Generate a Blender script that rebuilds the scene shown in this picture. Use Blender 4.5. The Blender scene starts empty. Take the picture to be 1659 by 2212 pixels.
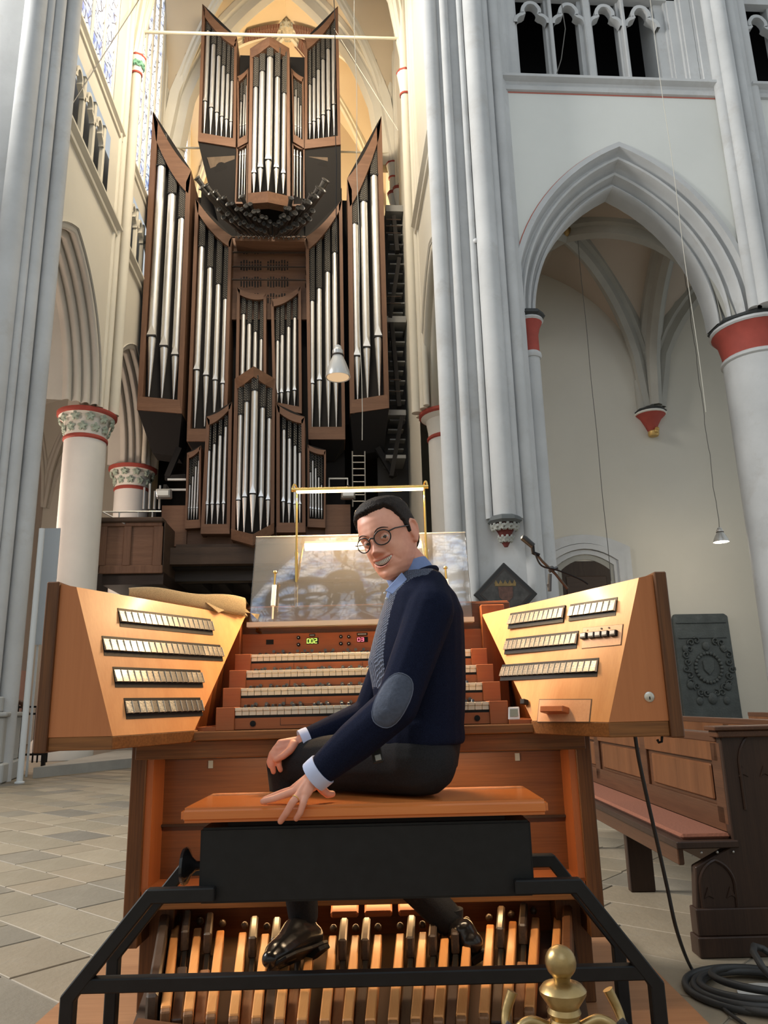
import bpy, bmesh, math, random
from mathutils import Vector, Matrix
random.seed(7)
PI = math.pi
SC = bpy.context.scene
COL = SC.collection

# ---------------------------------------------------------------- camera
F_PX, PITCH, YAW, ROLL, EYE = 1640.0, math.radians(14.2), math.radians(4.1), math.radians(1.4), 1.0
IW, IH = 1659.0, 2212.0
_f = Vector((math.sin(YAW) * math.cos(PITCH), math.cos(YAW) * math.cos(PITCH), math.sin(PITCH)))
_r = Vector((math.cos(YAW), -math.sin(YAW), 0))
_u = _r.cross(_f)
_cx = math.cos(ROLL) * _r - math.sin(ROLL) * _u
_cy = math.sin(ROLL) * _r + math.cos(ROLL) * _u
cam = bpy.data.cameras.new('camera')
cam.sensor_fit = 'VERTICAL'
cam.sensor_height = 36.0
cam.lens = F_PX / IH * 36.0
cam.clip_start, cam.clip_end = 0.05, 200
cam_o = bpy.data.objects.new('camera', cam)
COL.objects.link(cam_o)
M = Matrix.Identity(4)
for i, ax in enumerate((_cx, _cy, -_f)):
    for j in range(3):
        M[j][i] = ax[j]
M[2][3] = EYE
cam_o.matrix_world = M
SC.camera = cam_o

# ---------------------------------------------------------------- world, exposure, big lights
SC.view_settings.view_transform = 'Standard'
SC.view_settings.look = 'None'
SC.view_settings.gamma = 1
SC.view_settings.use_curve_mapping = False
SC.view_settings.exposure = 0.1
W = bpy.data.worlds.new('World')
SC.world = W
W.use_nodes = True
W.node_tree.nodes['Background'].inputs[0].default_value = (0.90, 0.965, 1.0, 1)
W.node_tree.nodes['Background'].inputs[1].default_value = 0.58


def light(name, kind, loc, target, power, col, size=1.0, size_y=None, spot=60, blend=0.5):
    l = bpy.data.lights.new(name, kind)
    l.energy = power
    l.color = col
    if kind == 'AREA':
        l.size = size
        if size_y:
            l.shape = 'RECTANGLE'
            l.size_y = size_y
    else:
        l.shadow_soft_size = size
        if kind == 'SPOT':
            l.spot_size = math.radians(spot)
            l.spot_blend = blend
    o = bpy.data.objects.new(name, l)
    COL.objects.link(o)
    o.location = loc
    d = Vector(target) - Vector(loc)
    if d.length > 0:
        o.rotation_euler = d.to_track_quat('-Z', 'Y').to_euler()
    return o


# assumed daylight from the left, an area light with no window modelled there (the assumed great window behind the photographer is glazing that glows)
light('assumed_daylight_left', 'AREA', (-17, 8.5, 14), (3, 12.5, 7), 6500, (1.0, 0.97, 0.92), 6, 8)
# fill lights added to brighten the left aisle, no fixtures there
light('left_aisle_fill', 'POINT', (-8.3, 18.5, 5.5), (-8.3, 18.5, 0), 330, (1.0, 0.80, 0.66), 0.3)
light('left_aisle_fill_far', 'POINT', (-8.3, 14.2, 5.5), (-8.3, 14, 0), 200, (1.0, 0.80, 0.68), 0.3)
# assumed warm lights of the transept, added as free-hanging area lights without fixtures
light('assumed_vault_fill', 'AREA', (-1.8, 23.5, 14.0), (-1.8, 25, 30), 2600, (1.0, 0.74, 0.42), 3, 3)
light('assumed_organ_fill', 'AREA', (-1.8, 14.5, 20.0), (-1.8, 21, 13), 900, (1.0, 0.84, 0.62), 3, 3)


# ---------------------------------------------------------------- pixel helpers
def ray(x, y):
    return _f + (x - IW / 2) / F_PX * _cx - (y - IH / 2) / F_PX * _cy


CAM = Vector((0, 0, EYE))


def atY(x, y, Y):
    d = ray(x, y)
    return CAM + d * (Y / d.y)


def atX(x, y, X):
    d = ray(x, y)
    return CAM + d * (X / d.x)


def atZ(x, y, Z):
    d = ray(x, y)
    return CAM + d * ((Z - EYE) / d.z)


# frame K: the console stands square to the photographer; same origin, turned by YAW
KM = Matrix.Rotation(-YAW, 4, 'Z')
KI = KM.inverted()


def K(p):
    return KM @ Vector(p)


def kY(x, y, Y):
    d = KI @ ray(x, y)
    return Vector((0, 0, EYE)) + d * (Y / d.y)


def kZ(x, y, Z):
    d = KI @ ray(x, y)
    return Vector((0, 0, EYE)) + d * ((Z - EYE) / d.z)


def kPlane(x, y, p0, n):
    d = KI @ ray(x, y)
    c = Vector((0, 0, EYE))
    return c + d * ((p0 - c).dot(n) / d.dot(n))


# ---------------------------------------------------------------- mesh builder
class MB:
    def __init__(s):
        s.v, s.f, s.m = [], [], []

    def poly(s, pts, m=0):
        b = len(s.v)
        s.v += [tuple(p) for p in pts]
        s.f.append(tuple(range(b, b + len(pts))))
        s.m.append(m)

    def prism(s, pts, vec, m=0):
        n, b = len(pts), len(s.v)
        vec = Vector(vec)
        s.v += [tuple(p) for p in pts] + [tuple(Vector(p) + vec) for p in pts]
        s.f += [tuple(range(b, b + n))[::-1], tuple(range(b + n, b + 2 * n))]
        s.m += [m, m]
        for i in range(n):
            j = (i + 1) % n
            s.f.append((b + i, b + j, b + n + j, b + n + i))
            s.m.append(m)
        return s

    def box(s, x0, x1, y0, y1, z0, z1, m=0):
        return s.prism([(x0, y0, z0), (x1, y0, z0), (x1, y1, z0), (x0, y1, z0)], (0, 0, z1 - z0), m)

    def hexa(s, lo, hi, m=0):
        """eight corners: lower ring, upper ring"""
        n, b = len(lo), len(s.v)
        s.v += [tuple(p) for p in lo] + [tuple(p) for p in hi]
        s.f += [tuple(range(b, b + n))[::-1], tuple(range(b + n, b + 2 * n))]
        s.m += [m, m]
        for i in range(n):
            j = (i + 1) % n
            s.f.append((b + i, b + j, b + n + j, b + n + i))
            s.m.append(m)
        return s

    def rings(s, R, m=0, cap=True, closed=True):
        """loft through rings of equal count"""
        b, n = len(s.v), len(R[0])
        for r in R:
            s.v += [tuple(p) for p in r]
        for i in range(len(R) - 1):
            for j in range(n if closed else n - 1):
                k = (j + 1) % n
                s.f.append((b + i * n + j, b + i * n + k, b + (i + 1) * n + k, b + (i + 1) * n + j))
                s.m.append(m)
        if cap and closed:
            s.f.append(tuple(b + j for j in range(n))[::-1])
            s.f.append(tuple(b + (len(R) - 1) * n + j for j in range(n)))
            s.m += [m, m]
        return s

    def lathe(s, prof, c=(0, 0, 0), n=16, m=0, cap=True, a0=0, ax='z'):
        R = []
        for r, z in prof:
            ring = []
            for i in range(n):
                a = a0 + 2 * PI * i / n
                u, v = r * math.cos(a), r * math.sin(a)
                if ax == 'z':
                    p = (c[0] + u, c[1] + v, c[2] + z)
                elif ax == 'x':
                    p = (c[0] + z, c[1] + u, c[2] + v)
                else:
                    p = (c[0] + v, c[1] + z, c[2] + u)
                ring.append(p)
            R.append(ring)
        return s.rings(R, m, cap)

    def tube(s, path, r, n=8, m=0, cap=True):
        P = [Vector(p) for p in path]
        rr = r if isinstance(r, (list, tuple)) else [r] * len(P)
        R, up = [], None
        for i, p in enumerate(P):
            t = (P[min(i + 1, len(P) - 1)] - P[max(i - 1, 0)]).normalized()
            if up is None:
                up = Vector((0, 0, 1)) if abs(t.z) < 0.9 else Vector((1, 0, 0))
            a = t.cross(up)
            if a.length < 1e-6:
                a = t.orthogonal()
            a.normalize()
            up = a.cross(t).normalized()
            R.append([p + (a * math.cos(2 * PI * k / n) + up * math.sin(2 * PI * k / n)) * rr[i] for k in range(n)])
        return s.rings(R, m, cap)

    def bar(s, path, w, h, m=0, upv=(0, 0, 1)):
        """rectangular bar swept along a path (w sideways, h along upv)"""
        P = [Vector(p) for p in path]
        R = []
        U = Vector(upv)
        for i, p in enumerate(P):
            d1 = (P[i] - P[i - 1]).normalized() if i else None
            d2 = (P[i + 1] - P[i]).normalized() if i < len(P) - 1 else None
            t = ((d1 or d2) + (d2 or d1)).normalized()
            k = 1.0
            if d1 and d2:
                k = 1 / max(0.3, t.dot(d2))
            a = t.cross(U).normalized()
            b = a.cross(t).normalized()
            # the mitre widens the side that lies in the bend plane
            bend = (d2 - d1) if (d1 and d2) else None
            ka = kb = 1.0
            if bend and bend.length > 1e-6:
                bn = bend.normalized()
                ka = 1 + (k - 1) * abs(bn.dot(a))
                kb = 1 + (k - 1) * abs(bn.dot(b))
            R.append([p + a * (w / 2 * sx * ka) + b * (h / 2 * sy * kb) for sx, sy in ((-1, -1), (1, -1), (1, 1), (-1, 1))])
        return s.rings(R, m, True)

    def sphere(s, c, r, n=12, k=8, m=0, sc=(1, 1, 1)):
        R = []
        for i in range(k + 1):
            th = PI * i / k
            rr, z = max(1e-4, math.sin(th)), -math.cos(th)
            R.append([(c[0] + r * sc[0] * rr * math.cos(2 * PI * j / n), c[1] + r * sc[1] * rr * math.sin(2 * PI * j / n), c[2] + r * sc[2] * z) for j in range(n)])
        return s.rings(R, m)

    def grid(s, P, m=0):
        b, n = len(s.v), len(P[0])
        for r in P:
            s.v += [tuple(p) for p in r]
        for i in range(len(P) - 1):
            for j in range(n - 1):
                s.f.append((b + i * n + j, b + i * n + j + 1, b + (i + 1) * n + j + 1, b + (i + 1) * n + j))
                s.m.append(m)
        return s

    def xf(s, Mx):
        s.v = [tuple(Mx @ Vector(p)) for p in s.v]
        return s

    def mesh(s, name, mats, smooth=None, bevel=0, seg=1):
        me = bpy.data.meshes.new(name)
        me.from_pydata(s.v, [], s.f)
        for mt in (mats if isinstance(mats, (list, tuple)) else [mats]):
            me.materials.append(mt)
        for p, mi in zip(me.polygons, s.m):
            p.material_index = mi
        bm = bmesh.new()
        bm.from_mesh(me)
        bmesh.ops.recalc_face_normals(bm, faces=bm.faces)
        if bevel:
            ed = [e for e in bm.edges if len(e.link_faces) == 2 and e.calc_face_angle(0) > 0.5]
            bmesh.ops.bevel(bm, geom=ed, offset=bevel, segments=seg, affect='EDGES', clamp_overlap=True)
        bm.to_mesh(me)
        bm.free()
        if smooth is not None:
            me.shade_smooth() if hasattr(me, 'shade_smooth') else None
            if smooth < 180:
                try:
                    me.set_sharp_from_angle(angle=math.radians(smooth))
                except Exception:
                    pass
        else:
            for p in me.polygons:
                p.use_smooth = False
        return me


def put(name, me, mw=None, parent=None):
    o = bpy.data.objects.new(name, me)
    COL.objects.link(o)
    mw = mw or Matrix.Identity(4)
    if parent is not None:
        o.parent = parent
        o.matrix_basis = WM(parent).inverted() @ mw
    else:
        o.matrix_basis = mw
    return o


def WM(o):
    m = o.matrix_basis.copy()
    while o.parent:
        o = o.parent
        m = o.matrix_basis @ m
    return m


def build(mb, name, mat, parent=None, frame=None, smooth=None, bevel=0, seg=1, base=True):
    """link the collected shapes as ONE mesh object, origin at its base"""
    if frame is not None:
        R = frame
    else:
        R = Matrix.Identity(4)
    xs = [p[0] for p in mb.v]; ys = [p[1] for p in mb.v]; zs = [p[2] for p in mb.v]
    c = Vector(((min(xs) + max(xs)) / 2, (min(ys) + max(ys)) / 2, min(zs)))
    mb.v = [(p[0] - c.x, p[1] - c.y, p[2] - c.z) for p in mb.v]
    me = mb.mesh(name, mat, smooth, bevel, seg)
    return put(name, me, R @ Matrix.Translation(c), parent)


def tag(o, label=None, cat=None, group=None, kind=None):
    if label: o['label'] = label
    if cat: o['category'] = cat
    if group: o['group'] = group
    if kind: o['kind'] = kind
    return o


def thing(name, label, cat, loc=(0, 0, 0), frame=None, group=None, kind=None):
    o = bpy.data.objects.new(name, None)
    o.empty_display_size = 0.1
    COL.objects.link(o)
    o.matrix_basis = (frame or Matrix.Identity(4)) @ Matrix.Translation(Vector(loc))
    return tag(o, label, cat, group, kind)


# ---------------------------------------------------------------- materials
MATS = {}


def _new(name):
    m = bpy.data.materials.new(name)
    m.use_nodes = True
    MATS[name] = m
    nt = m.node_tree
    return m, nt, nt.nodes['Principled BSDF']


def _coord(nt, scale=(1, 1, 1), rot=(0, 0, 0)):
    tc = nt.nodes.new('ShaderNodeTexCoord')
    mp = nt.nodes.new('ShaderNodeMapping')
    mp.inputs['Scale'].default_value = scale
    mp.inputs['Rotation'].default_value = rot
    nt.links.new(tc.outputs['Object'], mp.inputs['Vector'])
    return mp.outputs[0]


def _noise(nt, vec, scale, detail=4, rough=0.55, dist=0.0):
    n = nt.nodes.new('ShaderNodeTexNoise')
    n.inputs['Scale'].default_value = scale
    n.inputs['Detail'].default_value = detail
    n.inputs['Roughness'].default_value = rough
    n.inputs['Distortion'].default_value = dist
    nt.links.new(vec, n.inputs['Vector'])
    return n.outputs['Fac']


def _ramp(nt, fac, stops):
    r = nt.nodes.new('ShaderNodeValToRGB')
    e = r.color_ramp.elements
    e[0].position, e[0].color = stops[0][0], (*stops[0][1], 1)
    e[1].position, e[1].color = stops[-1][0], (*stops[-1][1], 1)
    for p, c in stops[1:-1]:
        x = e.new(p)
        x.color = (*c, 1)
    nt.links.new(fac, r.inputs[0])
    return r.outputs[0]


def _bump(nt, bsdf, h, strength, dist=0.01):
    b = nt.nodes.new('ShaderNodeBump')
    b.inputs['Strength'].default_value = strength
    b.inputs['Distance'].default_value = dist
    nt.links.new(h, b.inputs['Height'])
    nt.links.new(b.outputs[0], bsdf.inputs['Normal'])


def _mixrgb(nt, a, b, fac):
    n = nt.nodes.new('ShaderNodeMix')
    n.data_type = 'RGBA'
    for s_, v_ in ((6, a), (7, b)):
        if isinstance(v_, tuple):
            n.inputs[s_].default_value = (*v_, 1)
        else:
            nt.links.new(v_, n.inputs[s_])
    if isinstance(fac, float):
        n.inputs[0].default_value = fac
    else:
        nt.links.new(fac, n.inputs[0])
    return n.outputs[2]


def lin(r, g, b):
    """sRGB 0-255 to linear"""
    f = lambda c: (c / 255 / 12.92) if c / 255 <= 0.04045 else ((c / 255 + 0.055) / 1.055) ** 2.4
    return (f(r), f(g), f(b))


def plain(name, col, rough=0.5, metal=0.0, var=0.0, scale=8, bump=0.0, spec=None, **kw):
    m, nt, b = _new(name)
    b.inputs['Base Color'].default_value = (*col, 1)
    b.inputs['Roughness'].default_value = rough
    b.inputs['Metallic'].default_value = metal
    if spec is not None:
        b.inputs['Specular IOR Level'].default_value = spec
    for k, v in kw.items():
        b.inputs[k.replace('_', ' ')].default_value = v
    if var or bump:
        n = _noise(nt, _coord(nt), scale)
        if var:
            lo = tuple(max(0, c * (1 - var)) for c in col)
            hi = tuple(min(1, c * (1 + var)) for c in col)
            nt.links.new(_ramp(nt, n, [(0.3, lo), (0.7, hi)]), b.inputs['Base Color'])
        if bump:
            _bump(nt, b, n, bump)
    return m


def wood(name, dark, light_, axis='x', scale=1.0, rough=0.4, bump=0.08, coat=0.0, fleck=0.35):
    m, nt, b = _new(name)
    st = {'x': (0.9, 14, 14), 'y': (14, 0.9, 14), 'z': (14, 14, 0.9)}[axis]
    st = tuple(v * scale for v in st)
    st2 = {'x': (5, 160, 160), 'y': (160, 5, 160), 'z': (160, 160, 5)}[axis]
    v = _coord(nt, st)
    n1 = _noise(nt, v, 1.0, 6, 0.6, 0.6)
    n2 = _noise(nt, _coord(nt, st2), 1.0, 3, 0.6)
    mid = tuple((a + c) / 2 for a, c in zip(dark, light_))
    c1 = _ramp(nt, n1, [(0.28, dark), (0.5, mid), (0.72, light_)])
    c2 = _ramp(nt, n2, [(0.35, dark), (0.65, light_)])
    nt.links.new(_mixrgb(nt, c1, c2, fleck), b.inputs['Base Color'])
    b.inputs['Roughness'].default_value = rough
    b.inputs['Specular IOR Level'].default_value = .32
    b.inputs['Coat Weight'].default_value = coat
    b.inputs['Coat Roughness'].default_value = 0.15
    if bump:
        _bump(nt, b, n2, bump, 0.003)
    return m


def stone(name, col, var=0.12, scale=0.8, rough=0.85, stain=None, bump=0.15):
    m, nt, b = _new(name)
    v = _coord(nt)
    n1 = _noise(nt, v, scale, 6, 0.6)
    n2 = _noise(nt, v, scale * 9, 4, 0.6)
    lo = tuple(c * (1 - var) for c in col)
    hi = tuple(min(1, c * (1 + var)) for c in col)
    c = _ramp(nt, n1, [(0.3, lo), (0.5, col), (0.7, hi)])
    if stain:
        n3 = _noise(nt, v, scale * 2.3, 5, 0.7)
        c = _mixrgb(nt, c, stain, _ramp(nt, n3, [(0.55, (0, 0, 0)), (0.75, (.6, .6, .6))]))
    nt.links.new(c, b.inputs['Base Color'])
    b.inputs['Roughness'].default_value = rough
    _bump(nt, b, n2, bump, 0.02)
    return m


def emit(name, col, strength, base=(0.8, 0.8, 0.8)):
    m, nt, b = _new(name)
    b.inputs['Base Color'].default_value = (*base, 1)
    b.inputs['Emission Color'].default_value = (*col, 1)
    b.inputs['Emission Strength'].default_value = strength
    return m


PLASTER = stone('plaster', (0.70, 0.705, 0.66), 0.05, 0.35, 0.9, bump=0.06)
PLASTER_W = stone('warm_plaster', (0.66, 0.625, 0.535), 0.04, 0.3, 0.9, bump=0.05)
VAULTP = stone('vault_plaster', (0.60, 0.50, 0.36), 0.05, 0.3, 0.9, bump=0.05)
STONE = stone('grey_stone', (0.52, 0.525, 0.52), 0.13, 0.7, 0.85, stain=(0.42, 0.40, 0.37))
STONE_T = stone('tan_stone', (0.52, 0.49, 0.43), 0.08, 0.7, 0.85)
STONE_W = stone('cream_stone', (0.66, 0.62, 0.52), 0.06, 0.6, 0.85, bump=0.08)
RED = plain('red_paint', lin(158, 68, 56), 0.75, var=0.12, scale=4)
REDLINE = plain('red_line_paint', lin(190, 110, 95), 0.8)
BLACKSTONE = plain('black_slate', (0.03, 0.033, 0.033), 0.6)
# ================================================================ STRUCTURE
def arch_pts(cu, zs, a, h, d=0.0, n=12):
    R = (a * a + h * h) / (2 * a)
    rr = R + d
    ta = math.acos(max(-1, min(1, -(R - a) / rr)))
    L = []
    for i in range(n + 1):
        th = PI + (ta - PI) * i / n
        L.append((cu - a + R + rr * math.cos(th), zs + rr * math.sin(th)))
    Rr = [(2 * cu - u, z) for u, z in L[:-1]][::-1]
    return L + Rr


def mapX(u, w, z):          # wall that faces the camera: u = X, w = Y
    return (u, w, z)


def mapY(u, w, z):          # wall along the transept: u = Y, w = X
    return (w, u, z)


def arch_wall(mb, mp, u0, u1, z0, z1, cu, zs, a, h, d, w, n=12):
    P = arch_pts(cu, zs, a, h, d, n)
    l, r = P[0][0], P[-1][0]
    if l > u0:
        mb.poly([mp(u0, w, z0), mp(l, w, z0), mp(l, w, z1), mp(u0, w, z1)])
    if r < u1:
        mb.poly([mp(r, w, z0), mp(u1, w, z0), mp(u1, w, z1), mp(r, w, z1)])
    for (ua, za), (ub, zb) in zip(P[:-1], P[1:]):
        mb.poly([mp(ua, w, za), mp(ub, w, zb), mp(ub, w, z1), mp(ua, w, z1)])


def arch_mould(mb, mp, cu, zs, a, h, prof, n=16, zlow=None):
    G = []
    for d, w in prof:
        row = [mp(u, w, z) for u, z in arch_pts(cu, zs, a, h, d, n)]
        if zlow is not None:
            p0, p1 = arch_pts(cu, zs, a, h, d, n)[0], arch_pts(cu, zs, a, h, d, n)[-1]
            row = [mp(p0[0], w, zlow)] + row + [mp(p1[0], w, zlow)]
        G.append(row)
    mb.grid(G)


def chamfer_rolls(d0, w0, d1, w1, n, amp):
    out = []
    L = math.hypot(d1 - d0, w1 - w0)
    px_, pw_ = (w1 - w0) / L, -(d1 - d0) / L
    sg = -1 if (px_ * -1 + pw_ * (w0 - w1)) < 0 else 1
    for i in range(n * 12 + 1):
        t = i / (n * 12)
        o_ = amp * (1.7 * abs(math.sin(PI * n * t)) - .9)
        out.append((d0 + (d1 - d0) * t + sg * px_ * o_, w0 + (w1 - w0) * t + sg * pw_ * o_))
    return out


def roll_prof(d0, w0, d1, w1, steps):
    """stepped rolls and hollows from (d0,w0) on the wall face to (d1,w1) inside the opening"""
    out = [(d0, w0)]
    for k in range(steps):
        a, b = k / steps, (k + 1) / steps
        dd, ww = (d1 - d0), (w1 - w0)
        # a small fillet, a roll, a hollow
        for t, s_ in ((0.05, 0.0), (0.18, -0.26), (0.38, -0.30), (0.55, -0.08), (0.66, 0.30), (0.85, 0.36), (1.0, 0.0)):
            tt = a + (b - a) * t
            off = s_ / steps
            out.append((d0 + dd * tt + dd * off * 0.35, w0 + ww * tt + ww * off * 0.9))
    return out


MPROF = [(.74, 0), (.74, -.04), (.61, -.04), (.595, .0), (.575, .12), (.53, .17), (.49, .16), (.465, .10), (.43, .07), (.39, .09), (.375, .14), (.365, .26), (.345, .36), (.30, .40), (.265, .37), (.25, .32), (.22, .30), (.185, .33), (.175, .40), (.165, .50), (.14, .56), (.09, .56), (.075, .50), (.03, .48), (0, .52), (0, .66)]

struct = lambda mb, name, mat, parent=None, **k: (lambda o: (tag(o, kind='structure') if parent is None else o))(build(mb, name, mat, parent, **k))

# ---- floor: bedding plus stone slabs laid at 45 degrees
mb = MB(); mb.box(-14, 14, -12, 30, -0.2, -0.006)
BED = stone('mortar_bed', (0.24, 0.21, 0.165), 0.1, 2.0)
floor = struct(mb, 'floor', BED)
SLABM = [stone('slab_%s' % k, c, 0.10, 2.2, 0.6, stain=(0.25, 0.22, 0.17), bump=0.2) for k, c in
         (('tan', (0.255, 0.205, 0.14)), ('olive', (0.235, 0.195, 0.135)), ('grey', (0.205, 0.175, 0.13)), ('pale', (0.28, 0.23, 0.16)), ('slate', (0.16, 0.14, 0.11)))]
slabs = []
rs = random.Random(3)
for r in range(-20, 75):
    t = -14 + rs.random() * 0.4
    while t < 14:
        ln = rs.choice((0.34, 0.45, 0.52, 0.6, 0.7))
        n0, n1 = 1.511 + r * 0.345, 1.511 + (r + 1) * 0.345
        q = [((n + tt) * 0.70711, (n - tt) * 0.70711) for n, tt in ((n0, t), (n0, t + ln), (n1, t + ln), (n1, t))]
        cx_, cy_ = sum(p[0] for p in q) / 4, sum(p[1] for p in q) / 4
        if 2.0 < cy_ < 16.5 and abs(cx_ - cy_ * 0.07) < cy_ * 0.56 + 0.5:
            kk = KI @ Vector((cx_, cy_, 0))
            hidden = abs(kk.x + 0.1) < 0.62 and kk.y < 9.0 or (abs(kk.x + 0.1) < 0.95 and kk.y < 3.0) or (kk.x > 1.1 and kk.y > 7)
            if True:
                slabs.append((math.hypot(cx_, cy_) + (100 if hidden else 0), cx_, cy_, ln, rs.choice((0, 0, 0, 1, 1, 3, 3, 2, 2)) if rs.random() < 0.95 else 4, rs.uniform(-0.003, 0.0)))
        t += ln
slabs.sort()
cache = {}
for i, (d, x, y, ln, mi, dz) in enumerate(slabs):
    if i < 295:
        key = (ln, mi)
        if key not in cache:
            b_ = MB(); g = 0.005
            b_.box(-ln / 2 + g, ln / 2 - g, -0.1725 + g, 0.1725 - g, -0.03, 0.0)
            cache[key] = b_.mesh('stone_slab', SLABM[mi], None, 0.003)
        put('stone_slab', cache[key], Matrix.Translation((x, y, dz)) @ Matrix.Rotation(-PI / 4, 4, 'Z'), floor)
rest = MB()
for i, (d, x, y, ln, mi, dz) in enumerate(slabs[295:]):
    g = 0.006
    R_ = Matrix.Translation((x, y, dz)) @ Matrix.Rotation(-PI / 4, 4, 'Z')
    rest.poly([R_ @ Vector(p) for p in ((-ln / 2 + g, -0.1725 + g, 0), (ln / 2 - g, -0.1725 + g, 0), (ln / 2 - g, 0.1725 - g, 0), (-ln / 2 + g, 0.1725 - g, 0))], mi)
o = build(rest, 'far_stone_slabs', SLABM, floor)
o['kind'] = 'stuff'

# ---- right: arcade wall of the choir, seen square on (plane Y = 12.5)
YW = 12.5
CU, ZS, AA, AH = 5.75, 8.05, 1.80, 3.02
wr = MB()
arch_wall(wr, mapX, 3.3, 8.1, 8.05, 12.9, CU, ZS, AA, AH, 0.57, YW)
arch_wall(wr, mapX, 8.6, 13.4, 8.05, 12.9, 11.0, ZS, AA, AH, 0.57, YW)
# back of the wall and the strip behind the string course, so that it is solid
arch_wall(wr, mapX, 3.3, 8.1, 8.05, 12.9, CU, ZS, AA, AH, 0.0, YW + 0.95)
arch_wall(wr, mapX, 8.6, 13.4, 8.05, 12.9, 11.0, ZS, AA, AH, 0.0, YW + 0.95)
wr.poly([(2.9, YW, 12.9), (13.4, YW, 12.9), (13.4, YW + 1.25, 12.9), (2.9, YW + 1.25, 12.9)])
wall_right = struct(wr, 'wall_right', PLASTER)
for cu, nm in ((CU, 0), (11.0, 1)):
    am = MB()
    prof = [(d_ * .785, YW + w_) for d_, w_ in MPROF] + [(0.0, YW + 0.95)]
    arch_mould(am, mapX, cu, ZS, AA, AH, prof, 18)
    struct(am, 'arch_moulding', STONE, wall_right, smooth=35)
    rl = MB()
    arch_mould(rl, mapX, cu, ZS, AA, AH, [(0.578, YW - 0.006), (0.60, YW - 0.006)], 18)
    struct(rl, 'red_painted_line', REDLINE, wall_right)
rl = MB()
rl.poly([(3.3, YW - .006, 12.83), (8.1, YW - .006, 12.83), (8.1, YW - .006, 12.86), (3.3, YW - .006, 12.86)])
rl.poly([(7.97, YW - .006, 9.6), (8.02, YW - .006, 9.6), (8.02, YW - .006, 12.86), (7.97, YW - .006, 12.86)])
struct(rl, 'red_painted_line', REDLINE, wall_right)
for x0, x1 in ((3.3, 7.98), (8.65, 13.4)):
    sc = MB()
    pr = [(0.0, 12.86), (-0.06, 12.87), (-0.075, 12.95), (-0.03, 13.02), (-0.06, 13.06), (-0.17, 13.10), (-0.17, 13.16), (0.4, 13.2)]
    sc.grid([[(x0, YW + a, z) for a, z in pr], [(x1, YW + a, z) for a, z in pr]])
    sc.poly([(x0, YW + a, z) for a, z in pr]); sc.poly([(x1, YW + a, z) for a, z in pr])
    struct(sc, 'string_course', STONE, wall_right)


def trefoil_bay(mb, mp, u0, u1, z0, zs_, ztop, w0, w1, mul=0.075):
    """one triforium light: stone head with a trefoil opening, from u0 to u1"""
    c = (u0 + u1) / 2
    hw = (u1 - u0) / 2
    r2 = hw * 0.46                       # upper lobe
    zc = zs_ + hw * 0.95
    outl = [(u0, zs_ - 0.02)]
    for i in range(7):                   # left lower lobe, bulging
        a = PI - i * PI / 14
        outl.append((u0 + hw * 0.56 * (1 - math.cos(PI - a)) * 1.0, zs_ + hw * 0.52 * math.sin(PI - a)))
    a_s = math.radians(215)
    for i in range(9):
        a = a_s - i * (a_s - PI / 2) / 8
        outl.append((c + r2 * math.cos(a), zc + r2 * math.sin(a) * (1.15 if i > 5 else 1.0)))
    full = outl + [(2 * c - u, z) for u, z in outl[:-1]][::-1]
    # thin rib that follows the trefoil: loft the outline and its offset
    t = 0.075
    def off(P, t):
        Q = []
        for i, (u, z) in enumerate(P):
            ua, za = P[max(i - 1, 0)]; ub, zb = P[min(i + 1, len(P) - 1)]
            dx, dz = ub - ua, zb - za
            L = math.hypot(dx, dz) or 1
            Q.append((u - dz / L * t, z + dx / L * t))
        return Q
    O = off(full, t)
    G = [[mp(u, w1, z) for u, z in full], [mp(u, w0, z) for u, z in full], [mp(u, w0, z) for u, z in O], [mp(u, w1, z) for u, z in O]]
    mb.grid(G)


TRI = MB()
LIGHTS = [(3.94, 4.56), (4.74, 5.36), (5.52, 6.14), (6.30, 6.93)]
for u0, u1 in LIGHTS:
    trefoil_bay(TRI, mapX, u0, u1, 13.2, 14.74, 15.4, YW + 0.10, YW + 0.28)
o = struct(TRI, 'trefoil_tracery', STONE, wall_right, smooth=40)
for x, w in ((4.65, 0.16), (5.44, 0.30), (6.22, 0.16)):
    m_ = MB()
    for wd, yy in ((w, YW + 0.22), (w * 0.5, YW + 0.08)):
        m_.box(x - wd / 2, x + wd / 2, yy, yy + 0.22, 13.16, 17.0)
    struct(m_, 'mullion', STONE, wall_right, bevel=0.02)
fr = MB()          # jambs, stone panel above the lights, back of the triforium
fr.box(2.9, 3.94, YW + 0.12, YW + 0.9, 13.16, 18)
fr.box(3.25, 3.7, YW - 0.02, YW + 0.2, 13.16, 18)
for k, (a, b) in enumerate(((6.93, 0.24), (7.17, 0.12), (7.4, 0.0), (7.66, -0.05))):
    fr.box(a, a + 0.30, YW + b, YW + 0.9, 13.16, 18)
fr.box(8.6, 8.85, YW + 0.05, YW + 0.9, 13.16, 18)
struct(fr, 'triforium_jamb', STONE, wall_right, bevel=0.05, seg=2)
tr2 = MB()
for k in range(3):
    trefoil_bay(tr2, mapX, 8.86 + k * 0.8, 9.48 + k * 0.8, 13.2, 14.62, 15.4, YW + 0.10, YW + 0.28)
struct(tr2, 'trefoil_tracery', STONE, wall_right, smooth=40)
m_ = MB(); m_.box(9.5, 9.66, YW + .2, YW + .45, 13.16, 17); struct(m_, 'mullion', STONE, wall_right, bevel=0.02)
up = MB(); up.box(2.9, 13.4, YW + 0.12, YW + 0.3, 15.45, 18.5)
struct(up, 'triforium_head', STONE, wall_right)
DARK = plain('dark_passage', (0.010, 0.010, 0.012), 0.95)
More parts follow.
